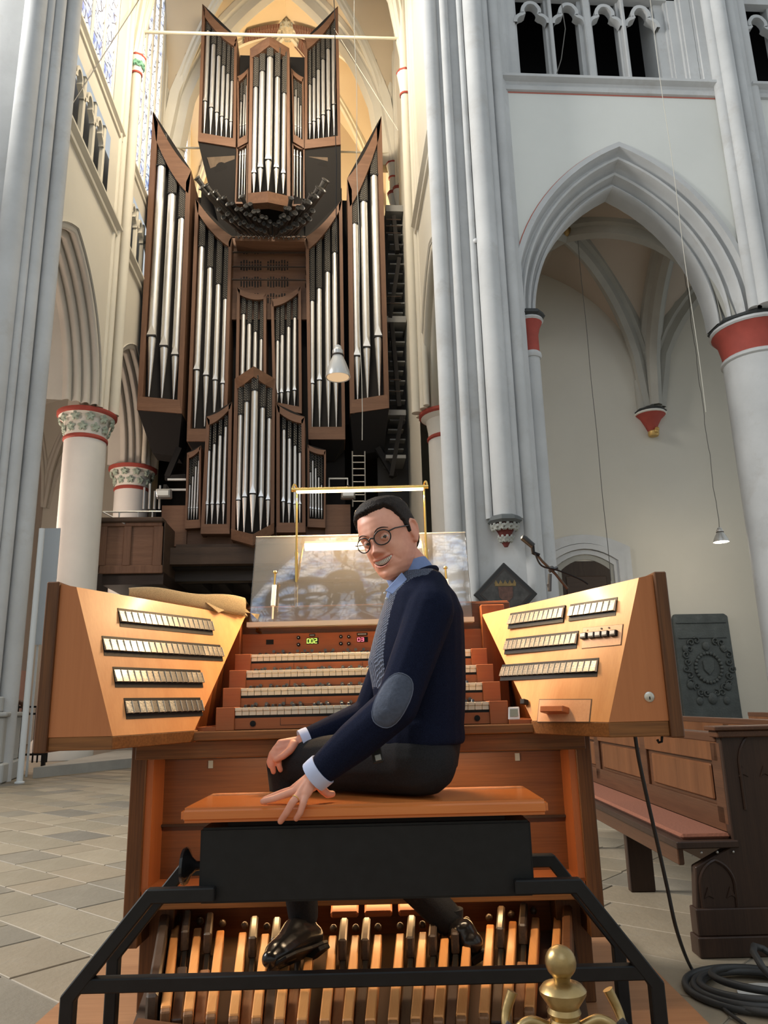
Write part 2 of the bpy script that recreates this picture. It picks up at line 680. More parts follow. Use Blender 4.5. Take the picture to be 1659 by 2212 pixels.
dk = MB(); dk.box(2.9, 13.4, YW + 2.6, YW + 2.7, 12.9, 19); dk.box(2.9, 13.4, YW + 0.3, YW + 2.6, 18.5, 18.6)
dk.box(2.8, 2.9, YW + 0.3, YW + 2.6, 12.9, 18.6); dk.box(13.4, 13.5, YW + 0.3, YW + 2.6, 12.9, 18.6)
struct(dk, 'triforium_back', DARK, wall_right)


# ---- piers: bundles of shafts
def shaft(mb, px, py, Y, r, z0, z1, n=20):
    X = atY(px, py, Y).x
    mb.lathe([(r, z0), (r, z1)], (X, Y, 0), n)
    return X


pr_ = MB()
pr_.hexa([(2.16, 12.42, 0), (2.45, 12.25, 0), (3.35, 12.25, 0), (3.6, 12.5, 0), (3.6, 14.0, 0), (2.25, 14.0, 0)],
         [(2.16, 12.42, 26), (2.45, 12.25, 26), (3.35, 12.25, 26), (3.6, 12.5, 26), (3.6, 14.0, 26), (2.25, 14.0, 26)])
for px, Y, r in ((973, 12.42, 0.15), (1010, 12.22, 0.085), (1134, 12.28, 0.115)):
    shaft(pr_, px, 1000, Y, r, 0, 26)
shaft(pr_, 1083, 1000, 12.08, 0.19, 3.95, 26)
shaft(pr_, 1109, 1000, 12.16, 0.10, 3.95, 26)
shaft(pr_, 1050, 1000, 12.17, 0.06, 3.95, 26)
xs = shaft(pr_, 1166, 1000, 12.75, 0.15, 0, 7.3)
pier_r = struct(pr_, 'crossing_pier', STONE, smooth=40)
tag(pier_r, 'tall grey clustered stone pier with a carved corbel and hung lozenge panel', 'pier')
# painted half capital of the arch
cp = MB(); cp.lathe([(0.17, 7.14), (0.19, 7.18), (0.18, 7.24), (0.15, 7.27)], (xs, 12.75, 0), 20)
struct(cp, 'capital_ring', STONE, pier_r, smooth=40)
cp = MB(); cp.lathe([(0.155, 7.25), (0.155, 7.6), (0.19, 7.75), (0.24, 7.86)], (xs, 12.75, 0), 20)
struct(cp, 'red_capital', RED, pier_r, smooth=40)
cp = MB(); cp.lathe([(0.24, 7.86), (0.27, 7.89), (0.25, 7.93)], (xs, 12.75, 0), 20)
struct(cp, 'capital_fillet', STONE, pier_r, smooth=40)
cp = MB(); cp.lathe([(0.25, 7.93), (0.31, 7.97), (0.27, 8.05)], (xs, 12.75, 0), 8, a0=PI / 8)
struct(cp, 'abacus', BLACKSTONE, pier_r)
# corbel under the big shaft
xc = atY(1090, 1130, 12.1).x
cb = MB(); cb.lathe([(0.24, 3.84), (0.29, 3.88), (0.27, 3.94), (0.22, 3.97)], (xc, 12.08, 0), 8, a0=PI / 8)
struct(cb, 'corbel_slab', plain('corbel_slab', (0.10, 0.11, 0.11), 0.7), pier_r)
cb = MB(); cb.lathe([(0.03, 3.46), (0.08, 3.55), (0.10, 3.66), (0.2, 3.84)], (xc, 12.10, 0), 12)
struct(cb, 'corbel_bell', plain('corbel_red', lin(110, 50, 45), 0.8), pier_r, smooth=40)
CARVE = stone('carved_leaf_stone', (0.36, 0.37, 0.34), 0.25, 6, 0.85, bump=0.4)


def leaf_mesh(name, mat, s=1.0):
    """five-lobed carved leaf, in the XZ plane, bulging to -Y"""
    b = MB()
    R0, R1 = [], []
    n = 20
    for i in range(n):
        a = 2 * PI * i / n
        r = s * (0.55 + 0.45 * abs(math.cos(2.5 * a)) ** 0.7)
        R0.append((r * math.sin(a), 0.05 * s, r * math.cos(a)))
        R1.append((0.62 * r * math.sin(a), -0.28 * s, 0.62 * r * math.cos(a)))
    b.rings([R0, R1, [(0.12 * s * math.sin(2 * PI * i / n), -0.20 * s, 0.12 * s * math.cos(2 * PI * i / n)) for i in range(n)]])
    return b.mesh(name, mat, 50)


lfm = leaf_mesh('carved_leaf', CARVE, 0.085)
for k in range(7):
    a = -PI / 2 + (k - 3) * 0.52
    put('carved_leaf', lfm, Matrix.Translation((xc + 0.21 * math.cos(a), 12.1 + 0.21 * math.sin(a), 3.78)) @ Matrix.Rotation(a + PI / 2, 4, 'Z') @ Matrix.Rotation(0.4, 4, 'X'), pier_r)
for k in range(5):
    a = -PI / 2 + (k - 2) * 0.6
    put('carved_leaf', lfm, Matrix.Translation((xc + 0.11 * math.cos(a), 12.1 + 0.11 * math.sin(a), 3.58)) @ Matrix.Rotation(a + PI / 2, 4, 'Z') @ Matrix.Rotation(0.5, 4, 'X') @ Matrix.Scale(0.9, 4), pier_r)
# a small bright lamp head fixed to the pier
bl = MB(); p_ = atY(1027, 520, 12.1); bl.sphere(p_, 0.045, 10, 6); bl.tube([p_, p_ + Vector((0, .2, 0))], 0.02)
struct(bl, 'spot_head', plain('white_metal', (0.7, 0.7, 0.7), 0.3), pier_r, smooth=50)

# left crossing pier
pl = MB()
pl.hexa([(-7.2, 12.2, 0), (-6.4, 12.0, 0), (-5.25, 12.28, 0), (-5.08, 12.5, 0), (-5.35, 13.3, 0), (-7.2, 13.6, 0)],
        [(-7.2, 12.2, 26), (-6.4, 12.0, 26), (-5.25, 12.28, 26), (-5.08, 12.5, 26), (-5.35, 13.3, 26), (-7.2, 13.6, 26)])
for px, Y, r in ((66, 12.5, 0.15), (31, 12.25, 0.11), (8, 12.1, 0.07), (-30, 12.0, 0.2)):
    shaft(pl, px, 1000, Y, r, 0, 26)
pier_l = struct(pl, 'crossing_pier', STONE, smooth=40)
tag(pier_l, 'tall grey clustered stone pier standing on a moulded plinth beside the white pole', 'pier')
pb = MB()
for z0, z1, g in ((0, 0.28, 0.30), (0.28, 0.95, 0.22), (0.95, 1.02, 0.27), (1.02, 1.25, 0.14)):
    pb.hexa([(-7.3, 11.9 - g, z0), (-6.2, 11.75 - g, z0), (-5.3, 12.0 - g, z0), (-5.14 + g, 12.4 - g, z0), (-5.36 + g, 13.4, z0), (-7.3, 13.6, z0)],
            [(-7.3, 11.9 - g, z1), (-6.2, 11.75 - g, z1), (-5.3, 12.0 - g, z1), (-5.14 + g, 12.4 - g, z1), (-5.36 + g, 13.4, z1), (-7.3, 13.6, z1)])
struct(pb, 'plinth', stone('plinth_stone', (0.44, 0.44, 0.42), 0.12, 1.0), pier_l, bevel=0.02)

# shafts above the right-hand column
p2 = MB()
for px, Y, r in ((1569, 12.40, 0.12), (1592, 12.28, 0.15), (1616, 12.38, 0.10), (1640, 12.46, 0.10)):
    X = atY(px - 14, 185, Y).x
    p2.lathe([(r, 8.05), (r, 26)], (X, Y, 0), 16)
p2.box(7.98, 8.75, 12.4, 13.2, 8.05, 26)
tag(struct(p2, 'wall_shaft', STONE, smooth=40), 'grey stone wall shafts rising above the round column at the arcade', 'shaft')


COLW = stone('column_whitewash', (0.66, 0.65, 0.615), 0.06, 0.8, 0.85, bump=0.1)
# ---- round columns with capitals
def column(X, Y, r, label, capmat, ring_red=True, leaves=None, zc0=7.33, zc1=8.01, spread=1.36, black=False, z_low=0.0, mat=None):
    c = thing('column', label, 'column', (X, Y, z_low), kind='structure')
    b = MB(); b.lathe([(r * 1.35, z_low), (r * 1.35, 0.35), (r * 1.1, 0.5), (r, 0.6), (r, zc0)] if z_low == 0 else [(r, z_low), (r, zc0)], (X, Y, 0), 28)
    build(b, 'shaft', mat or COLW, c, smooth=40)
    b = MB(); b.lathe([(r, zc0 - 0.02), (r * 1.06, zc0 + 0.01), (r * 1.06, zc0 + 0.06), (r, zc0 + 0.09)], (X, Y, 0), 28)
    build(b, 'neck_ring', RED if ring_red else STONE, c, smooth=40)
    b = MB(); b.lathe([(r * 0.98, zc0 + 0.08), (r * 1.0, zc0 + 0.25), (r * 1.08, zc0 + 0.5), (r * spread, zc1 - 0.08)], (X, Y, 0), 28)
    build(b, 'capital_bell', capmat, c, smooth=40)
    if black:
        b = MB(); b.lathe([(r * spread, zc1 - 0.09), (r * spread * 1.04, zc1 - 0.06), (r * spread * 1.02, zc1 - 0.01)], (X, Y, 0), 28)
        build(b, 'capital_fillet', STONE, c, smooth=40)
        b = MB(); b.lathe([(r * spread * 1.02, zc1 - 0.01), (r * spread * 1.07, zc1 + 0.03), (r * spread, zc1 + 0.10)], (X, Y, 0), 8, a0=PI / 8)
        build(b, 'abacus', BLACKSTONE, c)
    else:
        b = MB(); b.lathe([(r * spread, zc1 - 0.09), (r * spread * 1.05, zc1 - 0.05), (r * spread * 1.05, zc1 + 0.02), (r * spread * 0.98, zc1 + 0.04)], (X, Y, 0), 28)
        build(b, 'abacus', RED, c, smooth=40)
    if leaves:
        lm = leaf_mesh('carved_leaf', leaves, 0.125)
        for row, (zz, rr, n) in enumerate(((zc1 - 0.20, r * 1.24, 11), (zc0 + 0.25, r * 1.06, 11))):
            for k in range(n):
                a = 2 * PI * (k + 0.5 * row) / n
                if math.sin(a) > 0.55:
                    continue
                put('carved_leaf', lm, Matrix.Translation((X + rr * math.cos(a), Y + rr * math.sin(a), zz)) @ Matrix.Rotation(a + PI / 2, 4, 'Z') @ Matrix.Rotation(0.25, 4, 'X'), c)
    return c


LEAFG = stone('green_painted_leaf', (0.36, 0.43, 0.35), 0.25, 9, 0.8)
CAPW = stone('capital_white', (0.72, 0.70, 0.63), 0.05, 1.5, 0.85)
c1 = column(-5.95, 17.9, 0.49, 'round white column with green leaf capital under the left arch', CAPW, True, LEAFG)
c2 = column(-5.95, 22.3, 0.49, 'round column with green leaf capital standing behind the organ balcony', CAPW, True, LEAFG)
c3 = column(2.93, 17.8, 0.50, 'round cream column with plain red-ringed capital behind the clustered pier', CAPW, True, None)
XC = atY(1660, 1000, 12.5).x
c4 = column(8.28, 13.1, 0.61, 'round stone column with bright red capital and black abacus', RED, False, None, 7.25, 7.96, 1.24, True, mat=STONE)

# ---- choir aisle behind the right arch
YB = 17.0
ab = MB(); ab.box(4.6, 14, YB, YB + 0.4, 0, 12)
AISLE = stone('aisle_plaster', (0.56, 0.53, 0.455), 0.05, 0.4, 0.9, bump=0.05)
wall_back = struct(ab, 'wall_back', AISLE)


def parch(t, a, h):
    t = min(abs(t), a * 0.9999)
    R = (a * a + h * h) / (2 * a)
    return math.sqrt(max(0, R * R - (t + R - a) ** 2))


def groin(name, x0, x1, y0, y1, zs, h, mat, n=28, rib=0.16, ribmat=None, boss=True, ribs='xdy', ribw=None):
    """quadripartite vault web with ribs"""
    a, b = (x1 - x0) / 2, (y1 - y0) / 2
    cx_, cy_ = (x0 + x1) / 2, (y0 + y1) / 2
    G = []
    for i in range(n + 1):
        row = []
        for j in range(n + 1):
            x = -a + 2 * a * i / n; y = -b + 2 * b * j / n
            z = zs + max(parch(x, a, h), parch(y, b, h)) + 0.06
            row.append((cx_ + x, cy_ + y, z))
        G.append(row)
    w = MB(); w.grid(G)
    web = struct(w, name, mat, smooth=30)
    def rib_path(pts, r):
        rb = MB()
        N = len(pts)
        P = [Vector(p) for p in pts]
        prof = [(-1, 0.4), (-0.9, -0.3), (-0.55, -0.45), (-0.45, -1.1), (0, -1.45), (0.45, -1.1), (0.55, -0.45), (0.9, -0.3), (1, 0.4)]
        G = []
        for i, p in enumerate(P):
            t = (P[min(i + 1, N - 1)] - P[max(i - 1, 0)]).normalized()
            hd = Vector((P[-1].x - P[0].x, P[-1].y - P[0].y, 0)).normalized()
            side = Vector((hd.y, -hd.x, 0))
            nn = side.cross(t).normalized()
            G.append([p + side * (u * r) + nn * (-v * r) * (-1 if nn.z < 0 else 1) * -1 for u, v in prof])
        rb.grid(G)
        build(rb, 'rib', ribmat or STONE, web, smooth=35)
    def apts(p0, p1, half, zf):
        L = []
        for i in range(25):
            t = i / 24
            L.append((p0[0] + (p1[0] - p0[0]) * t, p0[1] + (p1[1] - p0[1]) * t, zs + zf((2 * t - 1) * half)))
        return L
    d = math.hypot(a, b)
    if 'd' in ribs:
        rib_path(apts((x0, y0), (x1, y1), d, lambda s_: parch(s_, d, h)), rib)
        rib_path(apts((x0, y1), (x1, y0), d, lambda s_: parch(s_, d, h)), rib)
    if 'x' in ribs:
        rib_path(apts((x0, y0), (x1, y0), a, lambda s_: parch(s_, a, h)), ribw or rib)
    if 'X' in ribs:
        rib_path(apts((x0, y1), (x1, y1), a, lambda s_: parch(s_, a, h)), ribw or rib)
    if 'y' in ribs:
        rib_path(apts((x0, y0), (x0, y1), b, lambda s_: parch(s_, b, h)), rib)
    if 'Y' in ribs:
        rib_path(apts((x1, y0), (x1, y1), b, lambda s_: parch(s_, b, h)), ribw or rib)
    return web


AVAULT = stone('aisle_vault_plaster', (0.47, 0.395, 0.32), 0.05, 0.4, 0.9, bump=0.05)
STONE_S = stone('aisle_rib_stone', (0.34, 0.33, 0.29), 0.12, 1.0)
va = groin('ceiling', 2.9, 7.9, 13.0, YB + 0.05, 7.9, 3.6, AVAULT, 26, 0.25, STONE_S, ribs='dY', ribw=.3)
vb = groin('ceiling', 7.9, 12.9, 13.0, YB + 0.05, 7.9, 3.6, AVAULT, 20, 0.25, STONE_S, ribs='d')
bs = MB(); bs.sphere((5.33, 14.87, 11.35), 0.16, 10, 6)
build(bs, 'boss', plain('gilt_boss', (0.28, 0.17, 0.05), 0.5, 0.4, 0.5, 12), va, smooth=60)
og = MB()
for k in range(4):
    a = k * PI / 2 + 0.1
    og.tube([(5.33 + 0.15 * math.cos(a), 14.87 + 0.15 * math.sin(a), 11.38), (5.33 + 0.38 * math.cos(a), 14.87 + 0.38 * math.sin(a), 11.42), (5.33 + 0.45 * math.cos(a + .25), 14.87 + 0.45 * math.sin(a + .25), 11.42)], 0.035, 6)
build(og, 'painted_scroll', plain('scroll_paint', (0.06, 0.03, 0.015), 0.8), va)
# corbel that gathers the aisle ribs
cb = thing('rib_corbel', 'small red wall corbel gathering the grey aisle vault ribs', 'corbel', (7.80, YB - 0.2, 7.14), kind='structure')
b = MB(); b.lathe([(0.09, 7.26), (0.16, 7.42), (0.25, 7.58), (0.36, 7.68)], (7.8, YB - 0.05, 0), 20); build(b, 'red_bell', RED, cb, smooth=40)
b = MB(); b.lathe([(0.36, 7.68), (0.385, 7.70), (0.36, 7.74)], (7.8, YB - 0.05, 0), 20); build(b, 'white_fillet', CAPW, cb, smooth=40)
b = MB(); b.lathe([(0.36, 7.74), (0.40, 7.77), (0.33, 7.82)], (7.8, YB - 0.05, 0), 8, a0=PI / 8); build(b, 'abacus', BLACKSTONE, cb)
GILT = plain('gilt', (0.55, 0.36, 0.12), 0.45, 0.5)
b = MB(); b.lathe([(0.11, 7.13), (0.13, 7.17), (0.13, 7.24), (0.09, 7.27)], (7.8, YB - 0.12, 0), 12); b.sphere((7.86, YB - 0.2, 7.28), 0.06, 8, 6); b.sphere((7.82, YB - 0.24, 7.22), 0.06, 8, 6); build(b, 'gilt_figure', GILT, cb, smooth=50)
b = MB()
for dx, t in ((-0.18, 0), (0.0, 1), (0.19, 2)):
    b.lathe([(0.13, 7.8), (0.13, 8.6)], (7.8 + dx, YB - 0.05, 0), 12)
build(b, 'rib_stem', STONE_S, cb, smooth=40)
# thin crack-like wall line of the vault springing and door frame
dr = thing('door_1', 'dark wooden door in a stepped grey stone frame with segmental head', 'door', (5.95, YB, 0), kind='structure')
def seg_frame(xa, xb, zt, rise, wd, y0, y1, mat, nm):
    b = MB()
    n = 10
    P = []
    for sgn, xw, ex in ((1, 0, 0), (0, wd, wd)):
        row = [(xa - xw, 0)]
        for i in range(n + 1):
            t = i / n
            row.append((xa - xw + (xb - xa + 2 * xw) * t, zt + ex + rise * 4 * t * (1 - t)))
        row.append((xb + xw, 0))
        P.append(row)
    I, O = P
    b.grid([[(x, y1, z) for x, z in I], [(x, y0, z) for x, z in I], [(x, y0, z) for x, z in O], [(x, y1, z) for x, z in O]])
    return build(b, nm, mat, dr)
xl, xr_ = 5.28, 6.42
seg_frame(xl - .32, xr_ + .32, 4.22, 0.30, 0.20, YB - 0.06, YB, STONE, 'outer_frame')
seg_frame(xl - .20, xr_ + .20, 4.10, 0.28, 0.12, YB - 0.10, YB, STONE, 'frame_step')
seg_frame(xl - .10, xr_ + .10, 4.00, 0.26, 0.10, YB - 0.05, YB, STONE, 'frame_step')
seg_frame(xl, xr_, 3.90, 0.24, 0.10, YB - 0.02, YB, STONE_S, 'frame_step')
DOORW = wood('door_wood', (0.02, 0.012, 0.008), (0.055, 0.035, 0.022), 'z', 1, 0.5)
b = MB(); b.box(xl, xr_, YB - 0.015, YB - 0.005, 0, 4.1); build(b, 'door_leaf', DOORW, dr)
b = MB(); b.box(xl + .1, xr_ - .1, YB - 0.05, YB - 0.015, 3.3, 3.75); build(b, 'door_panel', wood('door_panel_wood', (0.03, 0.018, 0.012), (0.07, 0.045, 0.03), 'x'), dr, bevel=.02)

# ---- left transept wall (plane X = -5.5, facing right)
XL = -5.5
wl = MB()
LC, LA = 15.0, 1.9
arch_wall(wl, mapY, 12.9, 18.2, 8.05, 12.8, LC, ZS, LA, 2.75, 0.42, XL)
arch_wall(wl, mapY, 18.2, 22.6, 8.05, 12.8, 20.1, ZS, 1.8, 2.5, 0.42, XL)
wl.poly([(XL, 22.6, 0), (XL, 27, 0), (XL, 27, 12.8), (XL, 22.6, 12.8)])
for y0, y1 in ((12.4, 13.2), (16.7, 18.8), (21.4, 22.8), (26.0, 27)):
    wl.poly([(XL, y0, 12.8), (XL, y1, 12.8), (XL, y1, 27), (XL, y0, 27)])
for y0, y1 in ((13.2, 16.7), (18.8, 21.4)):
    wl.poly([(XL, y0, 15.05), (XL, y1, 15.05), (XL, y1, 15.9), (XL, y0, 15.9)])
wl.poly([(XL, 22.8, 12.8), (XL, 26.0, 12.8), (XL, 26.0, 16), (XL, 22.8, 16)])
wall_left = struct(wl, 'wall_left', PLASTER_W)
for cu, a_ in ((LC, LA), (20.1, 1.8)):
    am = MB()
    prof = [(0.44, XL), (0.44, XL + 0.03)] + chamfer_rolls(.40, XL + .02, 0.0, XL - .72, 4, .075) + [(0.0, XL - 1.1)]
    arch_mould(am, mapY, cu, ZS, a_, 2.75 if cu < 17 else 2.5, prof, 18)
    struct(am, 'arch_moulding', STONE_T, wall_left, smooth=35)
for y0, y1 in ((12.6, 17.7), (18.2, 22.2)):
    for zb, sgn in ((12.8, 1.0), (15.62, 0.6)):
        sc = MB()
        pr = [(0.0, zb), (0.07 * sgn, zb + .02), (0.08 * sgn, zb + .1), (0.03, zb + .16), (0.16 * sgn, zb + .24), (0.16 * sgn, zb + .3), (-.3, zb + .36)]
        sc.grid([[(XL + a, y0, z) for a, z in pr], [(XL + a, y1, z) for a, z in pr]])
        struct(sc, 'string_course', STONE_W, wall_left)
# triforium of the left wall
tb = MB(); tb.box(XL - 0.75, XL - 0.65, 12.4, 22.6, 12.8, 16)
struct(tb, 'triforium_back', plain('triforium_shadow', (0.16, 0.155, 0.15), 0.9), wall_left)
for yb in (13.3, 18.85):
    tr = MB()
    for k in range(4):
        trefoil_bay(tr, mapY, yb + 0.08 + k * 0.76, yb + 0.68 + k * 0.76, 13.1, 14.45, 15.1, XL - 0.02, XL - 0.14)
    struct(tr, 'trefoil_tracery', STONE_W, wall_left, smooth=40)
    for k in range(5):
        m_ = MB(); m_.box(XL - 0.14, XL - 0.02, yb - 0.04 + k * 0.76, yb + 0.08 + k * 0.76, 13.0, 15.1)
        struct(m_, 'mullion', STONE_W, wall_left, bevel=0.02)

# stained windows above
def leaded(name, col, strength, scale):
    m, nt, b = _new(name)
    v = _coord(nt, (1, 1, 1))
    vo = nt.nodes.new('ShaderNodeTexVoronoi'); vo.feature = 'DISTANCE_TO_EDGE'; vo.inputs['Scale'].default_value = scale
    nt.links.new(v, vo.inputs['Vector'])
    n = _noise(nt, v, scale * 0.6, 2)
    c = _ramp(nt, n, [(0.34, (0.16, 0.22, 0.48)), (0.44, col), (0.58, (1, 1, 1))])
    lead = _ramp(nt, vo.outputs['Distance'], [(0.02, (0.02, 0.02, 0.03)), (0.06, (1, 1, 1))])
    mm = nt.nodes.new('ShaderNodeMix'); mm.data_type = 'RGBA'; mm.blend_type = 'MULTIPLY'; mm.inputs[0].default_value = 1
    nt.links.new(c, mm.inputs[6]); nt.links.new(lead, mm.inputs[7])
    b.inputs['Base Color'].default_value = (0.1, 0.1, 0.12, 1)
    b.inputs['Roughness'].default_value = 0.2
    nt.links.new(mm.outputs[2], b.inputs['Emission Color'])
    b.inputs['Emission Strength'].default_value = strength
    return m


GLASS = leaded('leaded_glass', (0.75, 0.85, 1.0), 1.5, 3.2)
for wi, (y0, y1) in enumerate(((13.2, 16.7), (18.8, 21.4), (22.8, 26.0))):
    wn = thing('window_%d' % (wi + 1), ['tall leaded clerestory window above the left arch', 'tall leaded clerestory window behind the organ case top', 'tall leaded clerestory window near the end wall'][wi], 'window', (XL - .2, (y0 + y1) / 2, 15.9), kind='structure')
    n = 4
    stp = (y1 - y0) / n
    for k in range(n):
        g = MB(); g.box(XL - 0.09, XL - 0.07, y0 + k * stp, y0 + (k + 1) * stp, 15.9, 26.5)
        build(g, 'leaded_pane', GLASS, wn)
    for k in range(n + 1):
        g = MB(); g.box(XL - 0.12, XL - 0.015, y0 + k * stp - 0.06, y0 + k * stp + 0.06, 15.9, 26.8)
        build(g, 'mullion', STONE_W, wn, bevel=0.03)
# wall shafts with painted capitals
def wall_shafts(X, Y, sx, zcap0, zcap1, capm, nm, lab, z0=8.05, rr=0.13):
    w = thing('wall_shaft', lab, 'shaft', (X, Y, z0), kind='structure')
    k = 0
    for dy, dx, r in ((-0.30, 0.02, rr * 0.75), (0.0, 0.16, rr), (0.28, 0.05, rr * 0.75), (0.5, -0.02, rr * .6), (-0.52, -0.02, rr * .6)):
        b = MB(); b.lathe([(r, z0), (r, 27)], (X + sx * dx, Y + dy, 0), 14); build(b, 'shaft', STONE_W, w, smooth=40)
        if abs(dy) < 0.29 :
            b = MB(); b.lathe([(r * 1.2, zcap0 - .03), (r * 1.25, zcap0 + .02)], (X + sx * dx, Y + dy, 0), 14); build(b, 'neck_ring', RED, w, smooth=40)
            b = MB(); b.lathe([(r * 1.1, zcap0), (r * 1.2, zcap0 + .2), (r * 1.7, zcap1 - .06)], (X + sx * dx, Y + dy, 0), 14); build(b, 'capital_bell', CAPW, w, smooth=40)
            b = MB(); b.lathe([(r * 1.75, zcap1 - .06), (r * 1.85, zcap1)], (X + sx * dx, Y + dy, 0), 8); build(b, 'abacus', RED, w)
            if capm:
                lm = leaf_mesh('carved_leaf', capm, 0.13)
                for q in range(3):
                    a = -PI / 2 + q * 0.9 if sx > 0 else -PI / 2 - q * 0.9
                    put('carved_leaf', lm, Matrix.Translation((X + sx * dx + r * 1.3 * math.cos(a), Y + dy + r * 1.3 * math.sin(a), zcap0 + .28)) @ Matrix.Rotation(a + PI / 2, 4, 'Z'), w)
    return w


LEAFB = stone('bright_green_leaf', (0.16, 0.36, 0.25), 0.25, 9, 0.8)
wall_shafts(XL, 17.95, 1, 18.2, 18.75, LEAFB, 'l', 'slim cream wall shafts with green and red leaf capital, left transept wall')
wall_shafts(XL, 22.35, 1, 18.2, 18.75, LEAFB, 'l2', 'slim cream wall shafts behind the organ at the far left window')
# upper mouldings of pier side
# ---- right transept wall (plane X = 2.3, facing left)
XR = 2.3
w2 = MB()
arch_wall(w2, mapY, 12.9, 17.9, 8.05, 12.9, 15.3, ZS, 1.95, 2.6, 0.5, XR)
w2.poly([(XR, 18.3, 0), (XR, 27, 0), (XR, 27, 12.9), (XR, 18.3, 12.9)])
w2.poly([(XR, 17.9, 8.05), (XR, 18.3, 8.05), (XR, 18.3, 12.9), (XR, 17.9, 12.9)])
w2.poly([(XR, 12.9, 12.9), (XR, 27, 12.9), (XR, 27, 27), (XR, 12.9, 27)])
wall_t = struct(w2, 'wall_transept', PLASTER_W)
am = MB()
prof = [(0.57, XR), (0.57, XR - 0.03)] + chamfer_rolls(.45, XR - .02, 0.0, XR + .7, 4, .075) + [(0.0, XR + 1.1)]
arch_mould(am, mapY, 15.3, ZS, 1.95, 2.6, prof, 18)
struct(am, 'arch_moulding', STONE_W, wall_t, smooth=35)
sc = MB()
pr = [(0.0, 12.9), (-0.07, 12.92), (-0.08, 13.0), (-0.03, 13.06), (-0.16, 13.14), (-0.16, 13.2), (.3, 13.26)]
sc.grid([[(XR + a, 13.0, z) for a, z in pr], [(XR + a, 17.4, z) for a, z in pr]])
struct(sc, 'string_course', STONE_W, wall_t)
wall_shafts(XR + 0.02, 17.75, -1, 17.6, 18.35, None, 'r', 'slim cream wall shafts with plain red-edged capitals, right transept wall')
w_ = wall_shafts(XR + 0.02, 22.0, -1, 18.2, 18.75, None, 'r2', 'cream wall shafts on corbels behind the organ ladder', z0=17.6)
for dy, dx, r in ((0.0, 0.16, .2), (-0.28, 0.04, .16)):
    b = MB(); b.lathe([(0.03, 16.1), (0.07, 16.4), (0.09, 16.7)], (XR + .02 - dx, 22.0 + dy, 0), 12); build(b, 'corbel_tip', CAPW, w_, smooth=40)
    b = MB(); b.lathe([(r * .5, 16.7), (r * .5, 17.0), (r, 17.5)], (XR + .02 - dx, 22.0 + dy, 0), 12); build(b, 'corbel_bell', CAPW, w_, smooth=40)
    b = MB(); b.lathe([(r, 17.5), (r * 1.1, 17.62)], (XR + .02 - dx, 22.0 + dy, 0), 8); build(b, 'corbel_slab', RED, w_)
# mouldings beside the pier on the right transept wall (clerestory window reveals)
rv = MB()
for y_, r_ in ((13.3, .12), (13.75, .08), (14.15, .12), (16.6, .08), (16.95, .1)):
    rv.lathe([(r_, 13.25), (r_, 27)], (XR, y_, 0), 12)
struct(rv, 'window_reveal', STONE_W, wall_t, smooth=40)

# ---- end wall and vaults of the transept
ew = MB(); ew.box(-5.6, 2.4, 26.8, 27.2, 0, 28)
wall_end = struct(ew, 'wall_end', VAULTP)
for y0, y1, rb in ((12.5, 17.9, 'd'), (17.9, 22.2, 'd'), (22.2, 26.8, 'xd')):
    v_ = groin('ceiling', XL, XR, y0, y1, 18.7, 8.1, VAULTP, 26, 0.15, STONE_W, ribs=rb, ribw=0.42)
# boss with painted ribs at the crown of the last bay
bx, by, bz = (XL + XR) / 2, 24.4, 26.75
bs = MB(); bs.lathe([(0.05, -0.3), (0.28, -0.26), (0.42, -0.1), (0.42, 0.05)], (bx, by, bz), 16)
boss = struct(bs, 'vault_boss', stone('boss_stone', (0.45, 0.40, 0.30), 0.3, 8, bump=0.5), v_, smooth=50)
PAT, nt, b_ = _new('painted_rib_pattern')
wv = nt.nodes.new('ShaderNodeTexWave'); wv.inputs['Scale'].default_value = 3.2; wv.inputs['Distortion'].default_value = 3.0
nt.links.new(_coord(nt, (1, 1, 1)), wv.inputs['Vector'])
nt.links.new(_ramp(nt, wv.outputs['Fac'], [(0.35, (0.10, 0.025, 0.02)), (0.55, (0.5, 0.42, 0.3)), (0.8, (0.09, 0.03, 0.03))]), b_.inputs['Base Color'])
b_.inputs['Roughness'].default_value = 0.8
dd = math.hypot(3.9, 2.4)
for sx, sy in ((1, 1), (-1, 1), (1, -1), (-1, -1)):
    pb = MB()
    G = []
    for i in range(7):
        t = (0.10 + 0.30 * i / 6)
        z = 18.7 + parch(t * dd, dd, 8.1)
        c = Vector((bx + sx * 3.9 * t, by + sy * 2.4 * t, z))
        sd = Vector((sy * 2.4, -sx * 3.9, 0)).normalized()
        G.append([c + sd * u + Vector((0, 0, v)) for u, v in ((-0.30, 0.0), (-0.24, -0.14), (-0.1, -0.2), (0, -0.34), (0.1, -0.2), (0.24, -0.14), (0.30, 0.0))])
    pb.grid(G)
    struct(pb, 'painted_rib', PAT, v_, smooth=30)
lf = leaf_mesh('boss_leaf', CARVE, 0.17)
for k in range(8):
    a = k * PI / 4
    put('boss_leaf', lf, Matrix.Translation((bx + .4 * math.cos(a), by + .4 * math.sin(a), bz - .12)) @ Matrix.Rotation(a + PI / 2, 4, 'Z') @ Matrix.Rotation(0.8, 4, 'X'), v_)

ea = MB(); ea.box(2.4, 9.0, 26.8, 27.2, 0, 13); ea.box(8.9, 9.2, 17.4, 27, 0, 13); ea.box(2.35, 9.0, 17.4, 27.2, 12.95, 13.1)
struct(ea, 'wall_transept_aisle', AISLE)
